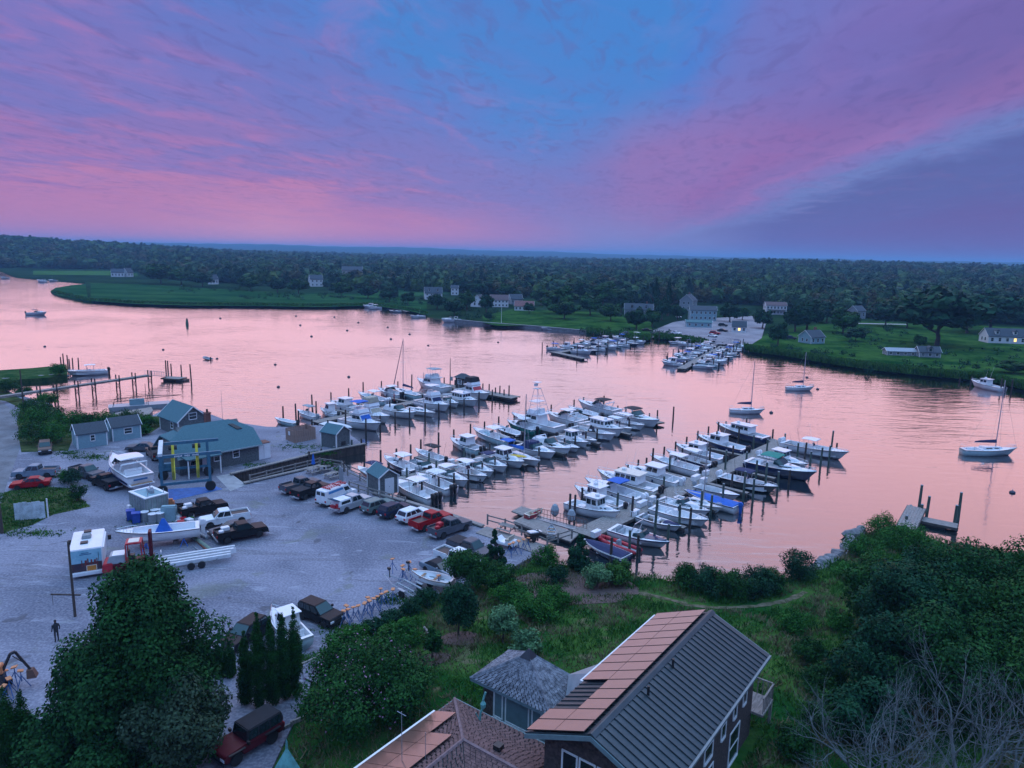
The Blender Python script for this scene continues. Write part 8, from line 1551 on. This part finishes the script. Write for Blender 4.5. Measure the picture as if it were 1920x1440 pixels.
# thicket on the right
TH = [(1640, 1185, 1060, 110), (1720, 1190, 1040, 120), (1800, 1195, 1035, 120), (1885, 1200, 1040, 120), (1690, 1255, 1095, 130), (1780, 1270, 1090, 140), (1870, 1280, 1090, 140), (1640, 1330, 1170, 130), (1750, 1360, 1180, 150), (1870, 1380, 1180, 160), (1640, 1400, 1300, 110), (1950, 1330, 1130, 150), (1960, 1230, 1060, 120)]
for i, (x, yb, yt, w) in enumerate(TH):
    p, h = t_at(x, yb, yt); k = sqrt(p.x**2+p.y**2+700)/FPX; h *= 1.12; t = thing('thicket_tree', f'dense dark tree of the riverside thicket, {ORD[i]} counted from the water inland', 'tree', p, 0, 'thicket trees'); link('crown', crown_mesh('crown', 500+i, w*k*.62, w*k*.58, h*.54, 24, 17000, .12, (L_OAK, L_DARK, L_MAPLE)[i % 3], 'round', h*.52), t); link('trunk', limbs_mesh('trunk', np.random.default_rng(500+i), h*.4, h*.9, .12, .7, 5, BARK, 1), t)
def bare_tree(lb, loc, H, seed, spread=1.):
    rg = random.Random(seed); t = thing('bare_tree', lb, 'tree', loc, 0, 'leafless trees'); tr = MB(); br = MB(); tw = MB()
    def grow(p, d, L, r, lev):
        q = p
        for k in range(4):
            e = q+d*L/4; d = (d+Vector((rg.gauss(0, .2), rg.gauss(0, .2), rg.gauss(.03, .12)))).normalized(); r2 = r*.88; (tr if lev == 0 else br if lev < 3 else tw).tube(q, e, r, r2, 7 if lev < 2 else 4, False); q = e; r = r2
            if lev < 4 and (k > 0 or lev == 0) and rg.random() < (.8 if lev < 3 else .45):
                a = rg.random()*6.28; ax = d.orthogonal().normalized(); ax.rotate(Matrix.Rotation(a, 3, d)); nd = (d*.75+ax*rg.uniform(.5, 1.0)*spread+Vector((0, 0, .12))).normalized(); grow(q, nd, L*rg.uniform(.55, .85), r*.62, lev+1)
        if lev < 4:
            for s in (1, -1): nd = (d+Vector((rg.gauss(0, .35), rg.gauss(0, .35), .1))).normalized(); grow(q, nd, L*.7, r*.75, lev+1)
    for k in range(3): a = k*2.1+seed; grow(Vector((0, 0, -.2)), Vector((.45*cos(a)*spread, .45*sin(a)*spread, 1)).normalized(), H*.30, .15, 0)
    for n_, m in (('trunk', tr), ('branch', br), ('twig', tw)):
        o = part(n_, m, BARKG, t, fix=False)
        if n_ != 'trunk': o['kind'] = 'stuff'
    return t
bare_tree('pale leafless tree before the thicket, left', (19.6, 32.2, 3.0), 9.5, 3, 1.3); bare_tree('pale leafless tree before the thicket, right', (24.0, 32.0, 3.0), 12.0, 8, 1.3)
# meadow grass and stones
N = 60000; gxr = rg.uniform(-13, 62, N); gyr = rg.uniform(26, 76, N); ok = sd_poly(LAWNP, gxr, gyr) > .6
rel = np.stack([gxr-HO.x, gyr-HO.y]); hx = .594*rel[0]+.804*rel[1]; hy = -.804*rel[0]+.594*rel[1]; ok &= ~(((hx > -1) & (hx < 14.5) & (np.abs(hy) < 3.6)) | ((hx > 4.2) & (hx < 8.1) & (hy > 0) & (hy < 10.7)) | ((hx > -9) & (hx < 3.4) & (hy > 0) & (hy < 11)))
pth = [GT(*q) for q in [(1055, 1110), (1110, 1112), (1170, 1110), (1230, 1118), (1290, 1135), (1350, 1140), (1420, 1137), (1470, 1128), (1510, 1110)]]
for a, b in zip(pth[:-1], pth[1:]):
    e = b-a; tt = np.clip(((gxr-a.x)*e.x+(gyr-a.y)*e.y)/(e.x**2+e.y**2), 0, 1); ok &= ((gxr-a.x-e.x*tt)**2+(gyr-a.y-e.y*tt)**2) > .6
clump = np.sin(gxr*.7+2*np.sin(gyr*.45))*np.sin(gyr*.6+1.3*np.sin(gxr*.3)); gzr = zrise(gxr, gyr)
for nm, sel, mt_, hh, lb in (('meadow_grass', clump > .1, pm('green_blade', (.016, .090, .012), .8, spec=.05, var=.3, scale=.5, col2=(.065, .17, .03)), .34, 'long green grass on the garden slope'), ('dry_grass', clump <= .1, pm('straw_blade', (.075, .085, .030), .85, spec=.05, var=.3, scale=.6, col2=(.22, .18, .10)), .30, 'dry straw coloured grass on the garden slope')):
    s_ = ok & sel; scatter_blades(nm, lb, 'grass', np.c_[gxr[s_], gyr[s_], gzr[s_]-.03], hh, .045, mt_, 9, .5, 3)
N = 5000; vp = polypx([(0, 925), (60, 912), (128, 915), (170, 950), (100, 965), (60, 985), (0, 1000), (-60, 1010), (-60, 940)]); b = np.array(vp); xx = rg.uniform(b[:, 0].min(), b[:, 0].max(), N); yy = rg.uniform(b[:, 1].min(), b[:, 1].max(), N); o_ = sd_poly(vp, xx, yy) > .1; scatter_blades('verge_grass', 'short grass on the verge by the hoarding', 'grass', np.c_[xx[o_], yy[o_], np.full(o_.sum(), LOT)], .16, .05, MATS['green_blade'], 3, .5, 3)
yw = []
for x, y, n_, sx, sy in ((600, 850, 160, 30, 4), (560, 838, 120, 40, 5), (180, 858, 200, 60, 5), (300, 990, 160, 60, 8), (60, 1000, 160, 60, 8), (250, 975, 80, 12, 8), (640, 1180, 160, 40, 12), (740, 1125, 140, 40, 12), (480, 872, 80, 30, 4), (130, 850, 120, 40, 5), (560, 1235, 160, 30, 10)):
    for _ in range(n_):
        q = G(x+rg.normal(0, sx*.5), y+rg.normal(0, sy*.5), LOT); yw.append((q.x, q.y, LOT))
scatter_blades('yard_weeds', 'weeds growing through the gravel yard', 'weeds', yw, .16, .05, MATS['green_blade'], 13, .6, 4)
mulch = pm('bark_mulch', (.11, .07, .06), .95, var=.3, scale=4, bump=.5)
for nm, x, y, r in (('mulch_bed', 1075, 1100, 4.2), ('mulch_bed', 862, 1196, 1.1), ('mulch_bed', 812, 1238, .9)):
    p = GT(x, y); mm = MB(); C_ = []
    for k in range(5):
        rr_ = r*(k+.001)/4; C_.append([(p.x+rr_*cos(a)*1.4, p.y+rr_*sin(a), lawn_z(p.x+rr_*cos(a)*1.4, p.y+rr_*sin(a))+.05) for a in np.linspace(0, 2*pi, 20)])
    struct(nm, mm.loft(C_).mesh(nm, mulch))
# stones on the point
for i, (x, y, s) in enumerate(((1602, 1003, 1.15), (1594, 1015, .9), (1585, 1028, .8), (1575, 1040, .9), (1560, 1048, .8), (1545, 1058, 1.1), (1614, 993, .7), (1590, 1035, .6), (1530, 1066, .7))):
    bm = bmesh.new(); bmesh.ops.create_icosphere(bm, subdivisions=2, radius=1); r2 = random.Random(i)
    for v in bm.verts: v.co = Vector((v.co.x*s*1.1, v.co.y*s*.8, v.co.z*s*.7))*(1+r2.uniform(-.16, .16))
    me = bpy.data.meshes.new('boulder'); bm.to_mesh(me); bm.free(); me.materials.append(STONE); tag(link('boulder', me, None, G(x, y, .35), i*.7), f'grey shoreline boulder, {ORD[i]} in the row on the stone point' if i else 'large squared boulder at the tip of the stone point', 'boulder', 'shore boulders')
# planted bed edging and drive kerb
def edging(lb, pts, h=.25):
    Q = [GT(*p) for p in pts]; t = thing('timber_edging', lb, 'edging', Q[0], 0, 'timber edgings')
    for a, b in zip(Q[:-1], Q[1:]): c = (a+b)/2-Q[0]; part('sleeper', MB().box((c.x, c.y, c.z+.06), ((b-a).length, .14, h), rz=heading(a, b)), WOOD, t)
edging('timber edging around the planted bed', [(745, 1217), (775, 1205), (803, 1187), (795, 1180)]); edging('low kerb along the yard side of the garden', [(600, 1232), (650, 1195), (700, 1172), (755, 1150)]); edging('stone kerb of the gravel bay beside the cypress row', [(566, 1248), (597, 1234), (640, 1262)]); edging('kerb along the drive below the cypress row', [(510, 1378), (545, 1360), (575, 1342)])
sheet('gravel_bay', polypx([(566, 1249), (597, 1235), (640, 1262), (610, 1290), (570, 1272)], 1.3), 1.38, GRAVEL)
